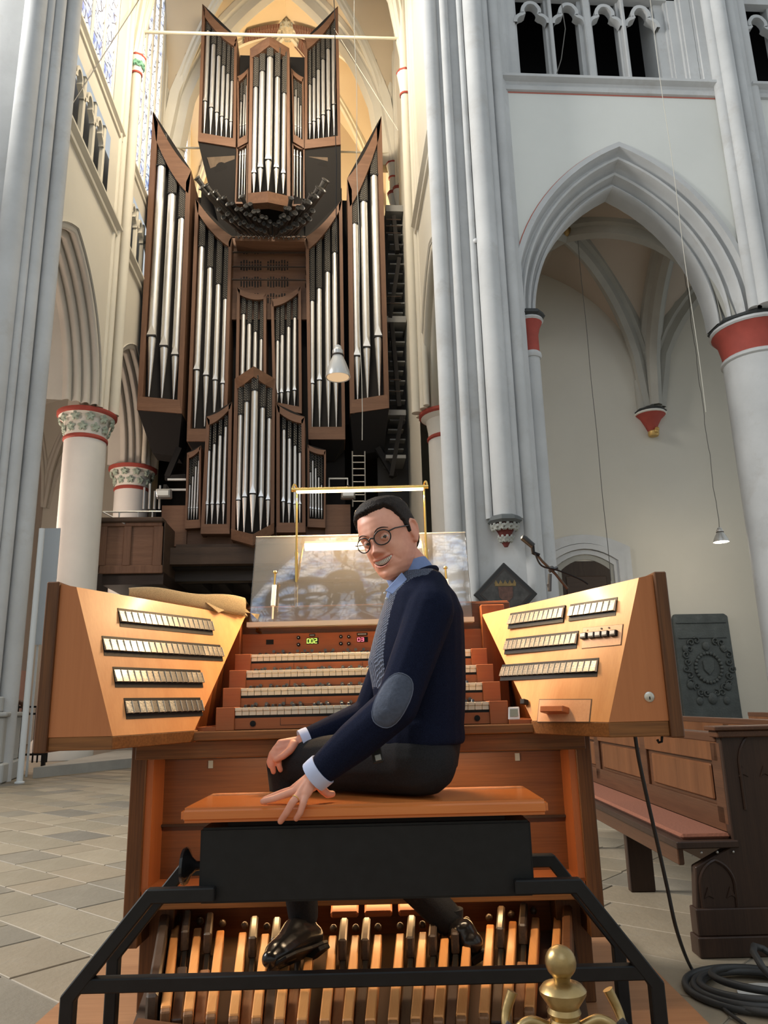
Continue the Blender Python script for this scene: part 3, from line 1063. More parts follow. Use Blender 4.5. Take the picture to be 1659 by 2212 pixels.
# ---- outer wall of the left aisle, vault rib seen through the arch, skirting
la = MB(); la.box(-10.6, -10.2, 9, 30, 0, 13)
wall_aisle = struct(la, 'wall_aisle', stone('pinkish_plaster', (0.56, 0.50, 0.45), 0.04, 0.4, 0.9, bump=0.05))
la = MB(); la.box(-10.2, -5.5, 26.8, 27.2, 0, 13)
struct(la, 'wall_aisle_end', AISLE)
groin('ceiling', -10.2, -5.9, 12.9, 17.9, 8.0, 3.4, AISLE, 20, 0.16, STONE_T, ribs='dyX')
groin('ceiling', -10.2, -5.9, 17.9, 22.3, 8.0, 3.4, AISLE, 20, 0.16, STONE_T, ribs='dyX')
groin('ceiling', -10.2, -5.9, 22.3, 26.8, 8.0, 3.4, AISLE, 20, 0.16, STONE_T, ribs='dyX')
pk = MB(); pk.box(-10.2, -10.12, 12, 27, 0, 2.35)
tag(struct(pk, 'trim_1', plain('pink_dado', (0.72, 0.47, 0.42), 0.8)), kind='structure')
kb = MB(); kb.hexa([(-4.7, 12.9, 0), (-2.2, 17.0, 0), (-2.2, 17.6, 0), (-4.7, 17.6, 0)], [(-4.7, 12.9, 0.16), (-2.2, 17.0, 0.16), (-2.2, 17.6, 0.16), (-4.7, 17.6, 0.16)])
tag(struct(kb, 'step', stone('step_stone', (0.30, 0.29, 0.26), 0.15, 2)), 'low grey stone step running from the left pier towards the organ', 'step')
# iron tie rods across the transept
ROD = plain('rod_paint', (0.62, 0.57, 0.44), 0.6)
t1 = MB(); t1.tube([(XL, 18.0, 19.72), (2.2, 18.0, 19.82)], 0.045, 8)
tag(struct(t1, 'tie_rod', ROD), 'long pale iron tie rod crossing in front of the organ top', 'tie rod')
t1 = MB(); t1.tube([(XL, 22.0, 19.2), (2.3, 22.0, 19.2)], 0.035, 8)
tag(struct(t1, 'tie_rod', ROD), 'thin pale tie rod crossing behind the organ towers', 'tie rod')
# ================================================================ PIPE ORGAN
CASE = wood('organ_case_oak', (0.10, 0.050, 0.029), (0.20, 0.105, 0.062), 'z', 0.5, 0.55, 0.05)
CASEX = wood('organ_board_oak', (0.115, 0.058, 0.034), (0.225, 0.12, 0.071), 'x', 0.5, 0.55, 0.05)
INSIDE = plain('organ_inside', (0.012, 0.010, 0.009), 0.9)
TIN = plain('pipe_tin', (0.76, 0.75, 0.725), 0.40, 0.9, 0.05, 3)
TINL = plain('pipe_lip', (0.82, 0.81, 0.78), 0.35, 0.85)
SLOT = plain('mouth_slot', (0.01, 0.01, 0.01), 0.8)
SHADE, nt, b_ = _new('woven_pipe_shade')
v_ = _coord(nt)
wv = nt.nodes.new('ShaderNodeTexWave'); wv.wave_type = 'BANDS'; wv.bands_direction = 'DIAGONAL'; wv.inputs['Scale'].default_value = 9.0; wv.inputs['Distortion'].default_value = 1.2
nt.links.new(v_, wv.inputs['Vector'])
wv2 = nt.nodes.new('ShaderNodeTexWave'); wv2.wave_type = 'BANDS'; wv2.bands_direction = 'X'; wv2.inputs['Scale'].default_value = 7.0
nt.links.new(v_, wv2.inputs['Vector'])
mm = nt.nodes.new('ShaderNodeMath'); mm.operation = 'MULTIPLY'
nt.links.new(wv.outputs['Fac'], mm.inputs[0]); nt.links.new(wv2.outputs['Fac'], mm.inputs[1])
nt.links.new(_ramp(nt, mm.outputs[0], [(0.12, (0.008, 0.007, 0.006)), (0.5, (0.12, 0.105, 0.085)), (0.9, (0.28, 0.26, 0.22))]), b_.inputs['Base Color'])
_bump(nt, b_, mm.outputs[0], 0.6, 0.02)
b_.inputs['Roughness'].default_value = 0.7


def camz(P):
    return (P - CAM).dot(_f)


YO = 20.0
organ = thing('pipe_organ', 'tall pipe organ with silver pipes in stepped dark wooden cases', 'pipe organ', (-1.8, 21, 4.4))


def organ_pipe(case, px, pym, pyt, pyf, wpx, Y):
    m = atY(px, pym, Y)
    r = wpx / 2 * camz(m) / F_PX
    X = m.x
    # project the other heights on the vertical axis of the pipe
    def zof(py):
        # height where the vertical line X,Y crosses image row py (x drifts slightly)
        x = px
        for _ in range(3):
            P = atY(x, py, Y)
            x += (X - P.x) * F_PX / camz(P)
        return P.z
    zt, zf = zof(pyt), zof(pyf)
    zm = m.z
    b = MB()
    n = 14
    b.lathe([(r * 0.16, zf), (r * 0.2, zf + 0.02), (r * 0.97, zm - 0.02), (r, zm), (r, zt)], (X, Y, 0), n, 0)
    # mouth: dark slot and the pointed upper lip, standing just proud of the front
    b.box(X - r * 0.98, X + r * 0.98, Y - r * 1.06, Y, zm - r * 0.22, zm + r * 0.20, 2)
    b.prism([(X - r * 0.95, Y - r * 1.03, zm + r * 0.18), (X + r * 0.95, Y - r * 1.03, zm + r * 0.18), (X, Y - r * 1.02, zm + r * 3.0)], (0, r * 0.5, 0), 1)
    b.box(X - r * 1.05, X + r * 1.05, Y - r * 1.02, Y + r, zt - 0.02, zt + 0.015, 2)
    build(b, 'pipe', [TIN, TINL, SLOT], case, smooth=35)
    return X, r, zt


def organ_board(case, pts, dY, nm='board', mat=None, bevel=0.0):
    """board outlined by image points, each at its own depth, extruded backwards"""
    P = [atY(x, y, Y) for x, y, Y in pts]
    b = MB(); b.prism(P, (0, dY, 0))
    return build(b, nm, mat or CASEX, case, bevel=bevel)


def curve(p, q, sag, n=8):
    """points from p to q bulging downwards by sag (a hollow top edge)"""
    out = []
    for i in range(n + 1):
        t = i / n
        out.append((p[0] + (q[0] - p[0]) * t, p[1] + (q[1] - p[1]) * t + sag * 4 * t * (1 - t)))
    return out


def tower(nm, Y, lt, lb, rt, rb, pw, topb, botb, pipes, sag=0, prow=0.0, dep=0.9, below=None, label=None, postw=None):
    """lt/lb/rt/rb: outer corners of the posts (top, bottom); topb: height of top board; botb: of the bottom board (px)"""
    xc = (lb[0] + rb[0]) / 2
    # case body: dark box behind the pipes
    c4 = [atY(*q, Y + 0.28) for q in (lb, rb, rt, lt)]
    b = MB(); b.prism(c4, (0, dep, 0))
    case = build(b, nm, INSIDE, organ)
    for t_, bt, s_ in ((lt, lb, 1), (rt, rb, -1)):
        organ_board(case, [(bt[0], bt[1], Y), (bt[0] + s_ * pw, bt[1], Y), (t_[0] + s_ * pw, t_[1] + (0.4 * topb if not prow else 0), Y), (t_[0], t_[1], Y)], dep, 'post', CASE)
    if prow:
        xm, ym = prow_apex = (topb[0], topb[1])
        hb = topb[2]
        for a, s_ in ((lt, 1), (rt, -1)):
            organ_board(case, [(a[0], a[1], Y), (xm, ym, Y - prow), (xm, ym + hb, Y - prow), ((a[0] + xm) / 2, (a[1] + ym) / 2 + hb * 1.15, Y - prow / 2), (a[0] + s_ * pw * .5, a[1] + hb * 1.0, Y)], 0.22, 'top_board')
        xm2, ym2, hb2 = botb
        for a, s_ in ((lb, 1), (rb, -1)):
            organ_board(case, [(a[0], a[1], Y), (xm2, ym2, Y - prow), (xm2, ym2 - hb2, Y - prow), (a[0], a[1] - hb2 * 0.95, Y)], 0.3, 'bottom_board')
        b = MB(); b.prism([atY(lb[0], lb[1] - 1, Y), atY(xm2, ym2 - 1, Y - prow), atY(rb[0], rb[1] - 1, Y)], (0, 0, 0.05)); build(b, 'pipe_floor', CASE, case)
    else:
        up_ = curve(lt, rt, sag)
        lo_ = curve((lt[0] + pw * 0.6, lt[1] + topb), (rt[0] - pw * 0.6, rt[1] + topb * 0.8), sag)
        organ_board(case, [(x, y, Y) for x, y in up_] + [(x, y, Y) for x, y in lo_[::-1]], 0.25, 'top_board')
        organ_board(case, [(lb[0] + .3, lb[1], Y - .01), (rb[0] - .3, rb[1], Y - .01), (rb[0] - pw * .5, rb[1] - botb, Y - .01), (lb[0] + pw * .5, lb[1] - botb, Y - .01)], 0.3, 'bottom_board')
    hw = (rb[0] - lb[0]) / 2
    for px, pym, pyt, pyf, w in pipes:
        yy = Y + 0.12 - (prow * max(0, 1 - abs(px - xc) / hw) if prow else 0)
        X, r, zt = organ_pipe(case, px, pym, pyt, pyf, w, yy)
        # woven shade above the pipe, up to the top board
        if prow:
            t = abs(px - topb[0]) / max(1, abs((lt if px < topb[0] else rt)[0] - topb[0]))
            tgt = (lt if px < topb[0] else rt)[1] * t + topb[1] * (1 - t) + topb[2] * 0.8
        else:
            t = (px - lt[0]) / (rt[0] - lt[0]); t = min(1, max(0, t))
            tgt = lt[1] + (rt[1] - lt[1]) * t + sag * 4 * t * (1 - t) + topb * 0.8
        ztop = max(zt + 0.1, atY(px, tgt, yy).z)
        b = MB(); b.box(X - r * 1.08, X + r * 1.08, yy - r * 0.55, yy + 0.03, zt + 0.015, ztop)
        build(b, 'pipe_shade', SHADE, case, bevel=r * 0.3)
    return case


def c2(pts):
    return [(400 + x / 3.456, y1 / 3.456, y2 / 3.456, y3 / 3.456, w / 3.456) for x, y1, y2, y3, w in pts]


def c6(pts):
    return [(280 + x / 2.765, 560 + y1 / 2.765, 560 + y2 / 2.765, 560 + y3 / 2.765, w / 2.765) for x, y1, y2, y3, w in pts]


# crown towers
tower('crown_tower_case', YO + .3, (437, 8), (427.5, 305), (512, 80), (509, 318), 6, 26, 19,
      c2([(150, 765, 235, 1000, 32), (195, 812, 337, 1005, 32), (237, 848, 422, 1015, 29), (274, 877, 495, 1022, 27), (309, 897, 555, 1025, 25), (342, 914, 607, 1030, 23)]), sag=8)
tower('crown_tower_case', YO + .3, (658, 84), (658, 321), (730, 13), (736, 312), 6, 24, 19,
      c2([(931, 930, 635, 1035, 22), (962, 912, 585, 1040, 24), (995, 893, 525, 1035, 26), (1031, 866, 450, 1030, 28), (1070, 832, 372, 1022, 30), (1110, 790, 280, 1010, 30)]), sag=8)
tower('crown_prow_case', YO - .1, (540, 105), (535, 440), (625, 104), (627, 447), 7, (582, 78, 20), (579, 437, 24),
      c2([(515, 1300, 657, 1440, 36), (563, 1262, 542, 1435, 42), (622, 1205, 437, 1425, 48), (681, 1262, 583, 1445, 40), (733, 1303, 703, 1445, 34)]), prow=0.5)
tower('crown_side_case', YO + .35, (512, 165), (513, 318), (537, 146), (535, 307), 3.5, 12, 17,
      c2([(413, 945, 760, 1020, 14), (435, 942, 705, 1015, 14), (452, 935, 640, 1010, 14)]), sag=3)
tower('crown_side_case', YO + .35, (629, 147), (633, 306), (656, 167), (657, 320), 3.5, 12, 17,
      c2([(816, 940, 720, 1010, 13), (826, 945, 668, 1020, 14), (845, 955, 730, 1035, 14), (863, 965, 788, 1045, 13)]), sag=3)
tower('crown_side_case', YO + .4, (511, 318), (507, 440), (536, 308), (534, 440), 3, 4, 4,
      c2([(410, 1165, 1112, 1480, 14), (430, 1162, 1115, 1490, 14), (448, 1160, 1100, 1490, 14)]), sag=2)
tower('crown_side_case', YO + .4, (631, 308), (631, 445), (658, 320), (658, 445), 3, 4, 4,
      c2([(815, 1165, 1115, 1460, 13), (838, 1170, 1120, 1470, 14), (862, 1180, 1130, 1480, 14)]), sag=2)
# great outer towers
big1 = tower('great_tower_case', YO, (330, 240), (295.5, 885), (413, 368), (393, 893), 11, 62, 29,
      [(328.5, 729, 362, 857, 19.5), (355, 751, 422, 860, 18.5), (379, 770, 474, 864, 16.5)], sag=14, dep=1.5)
big2 = tower('great_tower_case', YO, (750, 385), (756, 893), (824, 250), (841, 881), 10, 62, 29,
      [(771, 771.6, 486, 863, 16), (792, 752.8, 438, 860, 17), (816.7, 730, 382, 857, 18)], sag=14, dep=1.5)
tower('middle_tower_case', YO + .1, (422, 428), (403, 953), (501, 510), (489, 953), 7, 30, 27,
      c6([(402, 667, -70, 1008, 38), (458, 700, 55, 1000, 36), (512, 727, 153, 1000, 33), (558, 747, 240, 1000, 30)]), sag=9)
tower('middle_tower_case', YO + .1, (660, 512), (666, 949), (739, 430), (746, 949), 7, 28, 27,
      c6([(1090, 747, 252, 1010, 29), (1134, 727, 178, 1010, 32), (1186, 705, 80, 1007, 34), (1232, 692, -34, 1003, 36)]), sag=9)
tower('inner_tower_case', YO + .3, (512, 621), (508, 880), (575, 634), (575, 880), 6, 14, 14,
      c6([(670, 790, 330, 870, 26), (707, 790, 387, 870, 26), (745, 790, 435, 870, 24), (782, 790, 478, 870, 22)]), sag=6)
tower('inner_tower_case', YO + .3, (585, 646), (590, 882), (650, 618), (652, 893), 6, 16, 14,
      c6([(880, 805, 487, 880, 22), (908, 800, 453, 880, 23), (947, 795, 405, 882, 24), (985, 787, 350, 882, 24)]), sag=6)
# front choir cases
YF = YO - 1.0
tower('front_prow_case', YF, (507, 818), (499, 1165), (594, 818), (592, 1152), 8, (548, 791, 22), (546, 1178, 24),
      c6([(651, 1442, 930, 1635, 29), (688, 1423, 853, 1630, 31), (736, 1405, 787, 1628, 40), (785, 1423, 887, 1630, 31), (827, 1440, 950, 1635, 28)]), prow=0.5)
tower('front_side_case', YF, (446, 900), (433, 1153), (501, 868), (496, 1153), 7, 18, 21,
      c6([(463, 1468, 1143, 1582, 21), (494, 1465, 1103, 1582, 21), (528, 1465, 1052, 1582, 22), (562, 1462, 1000, 1582, 22)]), sag=5)
tower('front_side_case', YF, (597, 872), (597, 1150), (658, 900), (660, 1150), 7, 18, 21,
      c6([(918, 1450, 1018, 1575, 24), (953, 1460, 1070, 1578, 23), (987, 1465, 1113, 1578, 21), (1017, 1465, 1155, 1578, 19)]), sag=5)
tower('front_small_case', YF + .2, (404, 978), (399, 1142), (434, 962), (433, 1140), 4, 12, 18,
      c6([(354, 1490, 1345, 1555, 10), (370, 1491, 1295, 1555, 11), (386, 1491, 1235, 1555, 12), (403, 1490, 1200, 1555, 12)]), sag=3)
tower('front_small_case', YF + .2, (664, 960), (664, 1138), (704, 972), (703, 1140), 4, 12, 18,
      c6([(1079, 1490, 1270, 1540, 11), (1094, 1493, 1200, 1540, 12), (1112, 1495, 1245, 1545, 12), (1130, 1497, 1300, 1545, 11), (1147, 1499, 1345, 1548, 10)]), sag=3)


def dark_solid(nm, front, back, mat=INSIDE):
    b = MB(); b.hexa([atY(*p) for p in front], [atY(*p) for p in back])
    return build(b, nm, mat, organ)


# black undersides of the great towers and the bulk of the instrument behind
def slanted_base(nm, ptsl, Yf, drop, inset, Yb, mat=INSIDE):
    a, b_2 = [atY(*p, Yf) for p in ptsl]
    t = [(a.x, Yf, a.z), (b_2.x, Yf, b_2.z), (b_2.x, Yb, b_2.z), (a.x, Yb, a.z)]
    lo = [(a.x + inset, Yf + .9, a.z - drop), (b_2.x - inset, Yf + .9, b_2.z - drop), (b_2.x - inset, Yb, b_2.z - drop), (a.x + inset, Yb, a.z - drop)]
    b = MB(); b.hexa(lo, t)
    return build(b, nm, mat, organ)


slanted_base('tower_underside', ((297, 885), (393, 893)), YO + .02, 0.95, 0.25, YO + 1.6)
slanted_base('tower_underside', ((757, 893), (840, 882)), YO + .02, 0.95, 0.1, YO + 1.6)
slanted_base('tower_underside', ((404, 953), (490, 953)), YO + .12, 0.35, 0.3, YO + 1.6)
slanted_base('tower_underside', ((667, 949), (745, 949)), YO + .12, 0.35, 0.3, YO + 1.6)
CROWNB = wood('crown_underside_wood', (0.10, 0.07, 0.045), (0.18, 0.125, 0.08), 'z', 0.5, 0.6)
for (pa, pb_, sx) in (((428, 307), (509, 320), 1), ((659, 322), (736, 314), -1)):
    a, b_2 = atY(*pa, YO + .32), atY(*pb_, YO + .32)
    b = MB()
    ins = 0.75
    lo = [(a.x + (ins if sx > 0 else 0), YO + 1.0, a.z - 3.0), (b_2.x - (ins * 0 if sx > 0 else 0.0), YO + 1.0, b_2.z - 3.0), (b_2.x, YO + 2, b_2.z - 3.0), (a.x + (ins if sx > 0 else 0), YO + 2, a.z - 3.0)]
    b.hexa(lo, [(a.x, YO + .34, a.z), (b_2.x, YO + .34, b_2.z), (b_2.x, YO + 2, b_2.z), (a.x, YO + 2, a.z)])
    build(b, 'crown_underside', INSIDE, organ)
    # panel with keyhole opening under the crown tower
    q = [(447, 340), (507, 336), (507, 415), (478, 440)] if sx > 0 else [(660, 338), (708, 340), (712, 442), (662, 425)]
    yq = lambda y: YO + .26 + max(0, y - 310) / 130 * .60
    b = MB(); b.prism([atY(x, y, yq(y)) for x, y in q], (0, .04, 0)); pn = build(b, 'soffit_panel', CROWNB, organ)
    cx_, cy_ = (478, 368) if sx > 0 else (695, 368)
    ring = [atY(cx_ + 14 * math.cos(i * PI / 8), cy_ + 18 * math.sin(i * PI / 8), yq(cy_ + 18 * math.sin(i * PI / 8)) - .02) for i in range(16)]
    b = MB(); b.prism(ring, (0, .03, 0)); b.prism([atY(x, y, yq(y) - .02) for x, y in ((cx_ - 7, cy_ + 10), (cx_ + 7, cy_ + 10), (cx_ + 16, cy_ + 62), (cx_ - 12, cy_ + 62))], (0, .03, 0))
    build(b, 'keyhole_opening', INSIDE, pn)
bulk = MB()
a, c_ = atY(405, 960, YO + 1.1), atY(745, 430, YO + 1.1)
bulk.box(a.x + .1, c_.x - .1, YO + 1.1, YO + 3.2, 5.4, c_.z + 0.4)
a, c_ = atY(300, 880, YO + 1.1), atY(838, 420, YO + 1.1)
bulk.box(a.x + .3, a.x + 1.9, YO + 1.45, YO + 2.6, a.z - .4, c_.z)
bulk.box(c_.x - 1.7, c_.x - .2, YO + 1.45, YO + 2.6, a.z - .4, c_.z)
a, c_ = atY(512, 318, YO + .9), atY(657, 320, YO + .9)
bulk.box(a.x, c_.x, YO + 1.0, YO + 2.6, atY(540, 520, YO + 1).z, atY(540, 120, YO + 1).z)
build(bulk, 'organ_bulk', INSIDE, organ)

# carved swell panel with its rails
pan = [atY(x, y, YO + .55) for x, y in ((496, 690), (665, 690), (660, 510), (498, 510))]
b = MB(); b.prism(pan, (0, .1, 0)); swell = build(b, 'carved_panel', CASEX, organ)
for k in range(4):
    for r_ in range(4):
        cx_, cy_ = 530 + k * 24 + (10 if k > 1 else 0), 538 + r_ * 36
        b = MB()
        for i in range(4):
            x = cx_ - 9 + i * 6
            for (ya, yb) in (((-14 + abs(i - 1.5) * 3), -6), (-3, 11 - abs(i - 1.5) * 2)):
                b.prism([atY(xx, yy, YO + .53) for xx, yy in ((x - 1.4, cy_ + ya), (x + 1.4, cy_ + ya), (x + 1.4, cy_ + yb), (x - 1.4, cy_ + yb))], (0, .02, 0))
        build(b, 'carved_slots', SLOT, swell)
IRON = plain('brown_iron', (0.05, 0.032, 0.022), 0.5, 0.3)
for y_ in (512, 545, 576, 604):
    P, Q = atY(498, y_, YO + .35), atY(661, y_ + 1, YO + .35)
    b = MB(); b.tube([P + Vector((0, .2, -.12)), P + Vector((0, 0, -.1)), P, Q, Q + Vector((0, 0, -.1)), Q + Vector((0, .2, -.12))], 0.03, 6); build(b, 'rail', IRON, organ)

# horizontal trumpets fanned below the crown
TRUMP = plain('trumpet_metal', (0.16, 0.155, 0.15), 0.35, 0.85)
def trumpet(tip, base, r):
    d = base - tip
    L = d.length
    b = MB()
    b.lathe([(r * 0.8, 0.03), (r, 0.0), (r * 1.18, -0.012), (r * 1.18, 0.02), (r * 0.92, 0.04), (r * 0.5, L * 0.55), (r * 0.28, L)], (0, 0, 0), 10, 0)
    b.lathe([(0.001, 0.02), (r * 0.86, 0.015)], (0, 0, 0), 10, 1, cap=False)
    me = b.mesh('trumpet_pipe', [TRUMP, SLOT], 40)
    q = d.to_track_quat('Z', 'Y').to_matrix().to_4x4()
    put('trumpet_pipe', me, Matrix.Translation(tip) @ q, organ)


def trumpet_row(t0, t1, b0, b1, n, r0, r1, Yt, Yb, jit=0):
    for i in range(n):
        t = i / (n - 1)
        tx, ty = t0[0] + (t1[0] - t0[0]) * t, t0[1] + (t1[1] - t0[1]) * t ** 0.9
        ty += (9 if i % 2 else -4) * (1 - t) * (1 if jit else 0)
        bx_, by_ = b0[0] + (b1[0] - b0[0]) * t, b0[1] + (b1[1] - b0[1]) * t
        trumpet(atY(tx, ty, Yt), atY(bx_, by_, Yb), r0 + (r1 - r0) * t)


trumpet_row((425, 388), (580, 488), (512, 500), (588, 512), 17, .085, .05, YO - .9, YO + .2, 1)
trumpet_row((474, 456), (572, 500), (522, 508), (588, 514), 12, .065, .045, YO - 1.1, YO + .2, 1)
trumpet_row((523, 428), (592, 484), (556, 508), (592, 512), 9, .075, .045, YO - 1.0, YO + .1, 1)
trumpet_row((704, 393), (600, 488), (642, 500), (592, 512), 15, .11, .05, YO - .9, YO + .2, 1)
trumpet_row((675, 459), (608, 500), (640, 508), (594, 514), 11, .07, .045, YO - 1.1, YO + .2, 1)
trumpet_row((629, 432), (596, 486), (612, 508), (596, 512), 7, .075, .045, YO - 1.0, YO + .1, 1)
b = MB()
P, Q = atY(508, 512, YO - .1), atY(658, 513, YO - .1)
b.box(P.x, Q.x, YO - .1, YO + .6, P.z - .12, P.z + .02)
build(b, 'trumpet_chest', CASEX, organ)
stud = MB(); stud.sphere((0, 0, 0), 0.035, 8, 5); stm = stud.mesh('trumpet_boot', TRUMP, 60)
for i in range(26):
    put('trumpet_boot', stm, Matrix.Translation((P.x + .1 + (Q.x - P.x - .2) * i / 25, YO - .1 - .03 * (i % 2), P.z - .02 + .06 * (i % 2))), organ)

# ---- loft, balcony and the dark substructure
LOFT = wood('loft_wood', (0.035, 0.022, 0.014), (0.085, 0.052, 0.033), 'x', 0.5, 0.55, 0.05)
loft = thing('organ_loft', 'dark wooden organ loft with panelled balcony and railing', 'loft', (-1.8, 19, 3.6), kind='structure')
def loft_box(nm, p, q, Y0, Y1, mat=LOFT, bevel=0):
    a, c_ = atY(*p, Y0), atY(*q, Y0)
    b = MB(); b.box(a.x, c_.x, Y0, Y1, c_.z, a.z)
    return build(b, nm, mat, loft, bevel=bevel)


loft_box('case_base', (350, 1092), (402, 1180), YF + .35, YF + 3, CASEX)
loft_box('case_base', (702, 1090), (758, 1180), YF + .35, YF + 3, CASEX)
loft_box('case_base', (402, 1140), (702, 1180), YF + .45, YF + 3, CASEX)
loft_box('ledge', (346, 1183), (830, 1214), YF - .1, YF + 4)
loft_box('ledge', (380, 1176), (830, 1184), YF + .1, YF + 4)
loft_box('beam', (360, 1218), (840, 1250), YF + .6, YF + 1.0, wood('beam_wood', (0.02, 0.014, 0.010), (0.05, 0.033, 0.022), 'x'))
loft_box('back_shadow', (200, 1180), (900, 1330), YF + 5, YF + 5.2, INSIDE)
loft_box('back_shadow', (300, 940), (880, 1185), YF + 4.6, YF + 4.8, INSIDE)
loft_box('loft_floor', (215, 1212), (870, 1222), YF + .2, YF + 6, INSIDE)
for x in (420, 470, 520, 600, 720, 800):
    loft_box('bracket', (x, 1222), (x + 16, 1262), YF + 1.2, YF + 3, INSIDE)
YBAL = 18.2
loft_box('balcony_front', (213, 1126), (350, 1236), YBAL, YBAL + .12, CASEX)
for q in ((214, 1126, 350, 1136), (214, 1222, 350, 1238), (214, 1136, 226, 1222), (268, 1136, 280, 1222), (332, 1136, 348, 1222)):
    loft_box('balcony_frame', q[:2], q[2:], YBAL - .06, YBAL, CASE, bevel=.015)
loft_box('balcony_cornice', (209, 1117), (352, 1127), YBAL - .14, YBAL + .3, LOFT, bevel=.03)
loft_box('balcony_base', (222, 1237), (352, 1262), YBAL + .05, YBAL + 3, wood('base_wood', (0.018, 0.011, 0.008), (0.04, 0.025, 0.017), 'x'))
loft_box('balcony_side', (345, 1126), (352, 1236), YBAL, YBAL + 2, LOFT)
STEEL = plain('grey_steel', (0.45, 0.45, 0.44), 0.35, 0.7)
P, Q = atY(222, 1106, YBAL - .05), atY(348, 1105, YBAL + .3)
b = MB(); b.tube([P, Q], .022, 6); b.tube([P, P + Vector((.55, -.02, -.3))], .02, 6)
for t in (.28, .6, .85):
    s_ = P.lerp(Q, t); b.tube([s_, s_ - Vector((0, 0, .28))], .018, 6)
build(b, 'balcony_rail', STEEL, loft)
for xs_ in (310, 322, 333, 344):
    b = MB(); s_ = atY(xs_, 1100, YBAL + 1.2); t_ = atY(xs_ + 2, 1045 + (xs_ % 7) * 4, YBAL + 1.2); b.tube([s_, t_], .03, 8)
    build(b, 'small_pipe', STEEL, loft)
# struts and black brace under the tower
b = MB(); b.bar([atY(362, 1030, YO + .8), atY(388, 968, YO + .8)], .16, .16, upv=(0, 1, 0)); b.bar([atY(357, 1033, YO + .8), atY(402, 1030, YO + .8)], .13, .13, upv=(0, 1, 0)); build(b, 'brace', INSIDE, loft)
b = MB(); b.bar([atY(852, 1030, YO + .8), atY(815, 968, YO + .8)], .16, .16, upv=(0, 1, 0)); build(b, 'brace', INSIDE, loft)
b = MB(); b.bar([atY(362, 1036, YF + .5), atY(402, 1036, YF + .5)], .05, .05); b.bar([atY(362, 1058, YF + .5), atY(402, 1058, YF + .5)], .05, .05); build(b, 'rail', plain('white_rail', (.7, .7, .68), .5), loft)
b = MB(); b.tube([atY(711, 1058, YF + .5), atY(711, 1034, YF + .5), atY(751, 1034, YF + .5), atY(751, 1056, YF + .5)], .025, 6); build(b, 'rail', MATS['white_rail'], loft)


def flood(px, py, Y, lab):
    f_ = thing('floodlight', lab, 'floodlight', atY(px, py, Y))
    a = atY(px, py, Y)
    b = MB(); b.hexa([(a.x - .16, Y - .12, a.z - .13), (a.x + .16, Y - .12, a.z - .13), (a.x + .2, Y + .06, a.z - .13), (a.x - .2, Y + .06, a.z - .13)],
                     [(a.x - .18, Y - .2, a.z + .08), (a.x + .18, Y - .2, a.z + .08), (a.x + .18, Y + .06, a.z + .14), (a.x - .18, Y + .06, a.z + .14)])
    build(b, 'housing', STEEL, f_, bevel=.02)
    b = MB(); b.box(a.x - .14, a.x + .14, Y - .20, Y - .165, a.z - .09, a.z + .04); build(b, 'glass', plain('flood_glass' + lab[:6], (.75, .75, .72), .2), f_)
    b = MB(); b.bar([(a.x, Y, a.z + .12), (a.x, Y + .05, a.z + .24), (a.x, Y + .4, a.z + .24)], .08, .05); build(b, 'bracket', INSIDE, f_)


flood(355, 1067, YF + .1, 'small grey floodlight left of the front organ case')
flood(752, 1068, YF + .1, 'small grey floodlight right of the front organ case')

# ---- stair tower and ladder at the right of the organ
GREYB = plain('painted_beam', (0.22, 0.22, 0.215), 0.7)
st = thing('service_stair', 'grey steel service stair and landings beside the organ', 'stair', atY(856, 1100, YO + .6), kind='structure')
YS = YO + .6
def sbar(p, q, w, h, mat=INSIDE, nm='stringer', Y=YS):
    b = MB(); b.bar([atY(*p, Y), atY(*q, Y)], w, h, upv=(0, 1, 0)); build(b, nm, mat, st)
for y in (438, 452):
    pass
for y, h_ in ((447, 0.22), (686, 0.2), (888, 0.16), (985, 0.10)):
    a, c_ = atY(833, y, YS), atY(876, y + 1, YS)
    b = MB(); b.box(a.x, c_.x, YS - .1, YS + 1.2, a.z - h_, a.z); build(b, 'landing', GREYB, st)
for (x0, y0), (x1, y1) in (((842, 690), (862, 560)), ((862, 880), (846, 700)), ((845, 1030), (868, 900)), ((858, 545), (850, 470))):
    sbar((x0, y0), (x1, y1), .12, .22)
for k in range(26):
    y = 470 + k * 21
    a = atY(838 + (k % 2) * 4, y, YS + .3)
    b = MB(); b.box(a.x, a.x + .45, YS + .2, YS + .5, a.z, a.z + .04); build(b, 'tread', GREYB, st)
for y0 in (474, 488, 503, 640, 655, 820, 845):
    b = MB(); b.tube([atY(834, y0, YS - .1), atY(866, y0 + 1, YS - .1)], .02, 6); build(b, 'guard_rail', IRON, st)
b = MB(); a = atY(838, 1060, YO + 1.6); b.box(a.x - .3, a.x + .75, YO + 1.5, YO + 1.6, 4.6, atY(838, 470, YO + 1.6).z); build(b, 'dark_screen', plain('screen_dark', (.06, .055, .05), .9), st)
ld = thing('ladder', 'narrow steel ladder hanging below the right organ tower', 'ladder', atY(775, 1090, YO + .2))
for x in (762, 789):
    b = MB(); b.tube([atY(x, 1095, YO + .2), atY(x - 1, 975, YO + .2)], .02, 6); build(b, 'rail', STEEL, ld)
for k in range(8):
    b = MB(); y = 985 + k * 14; b.tube([atY(762, y, YO + .2), atY(789, y, YO + .2)], .016, 6); build(b, 'rung', STEEL, ld)
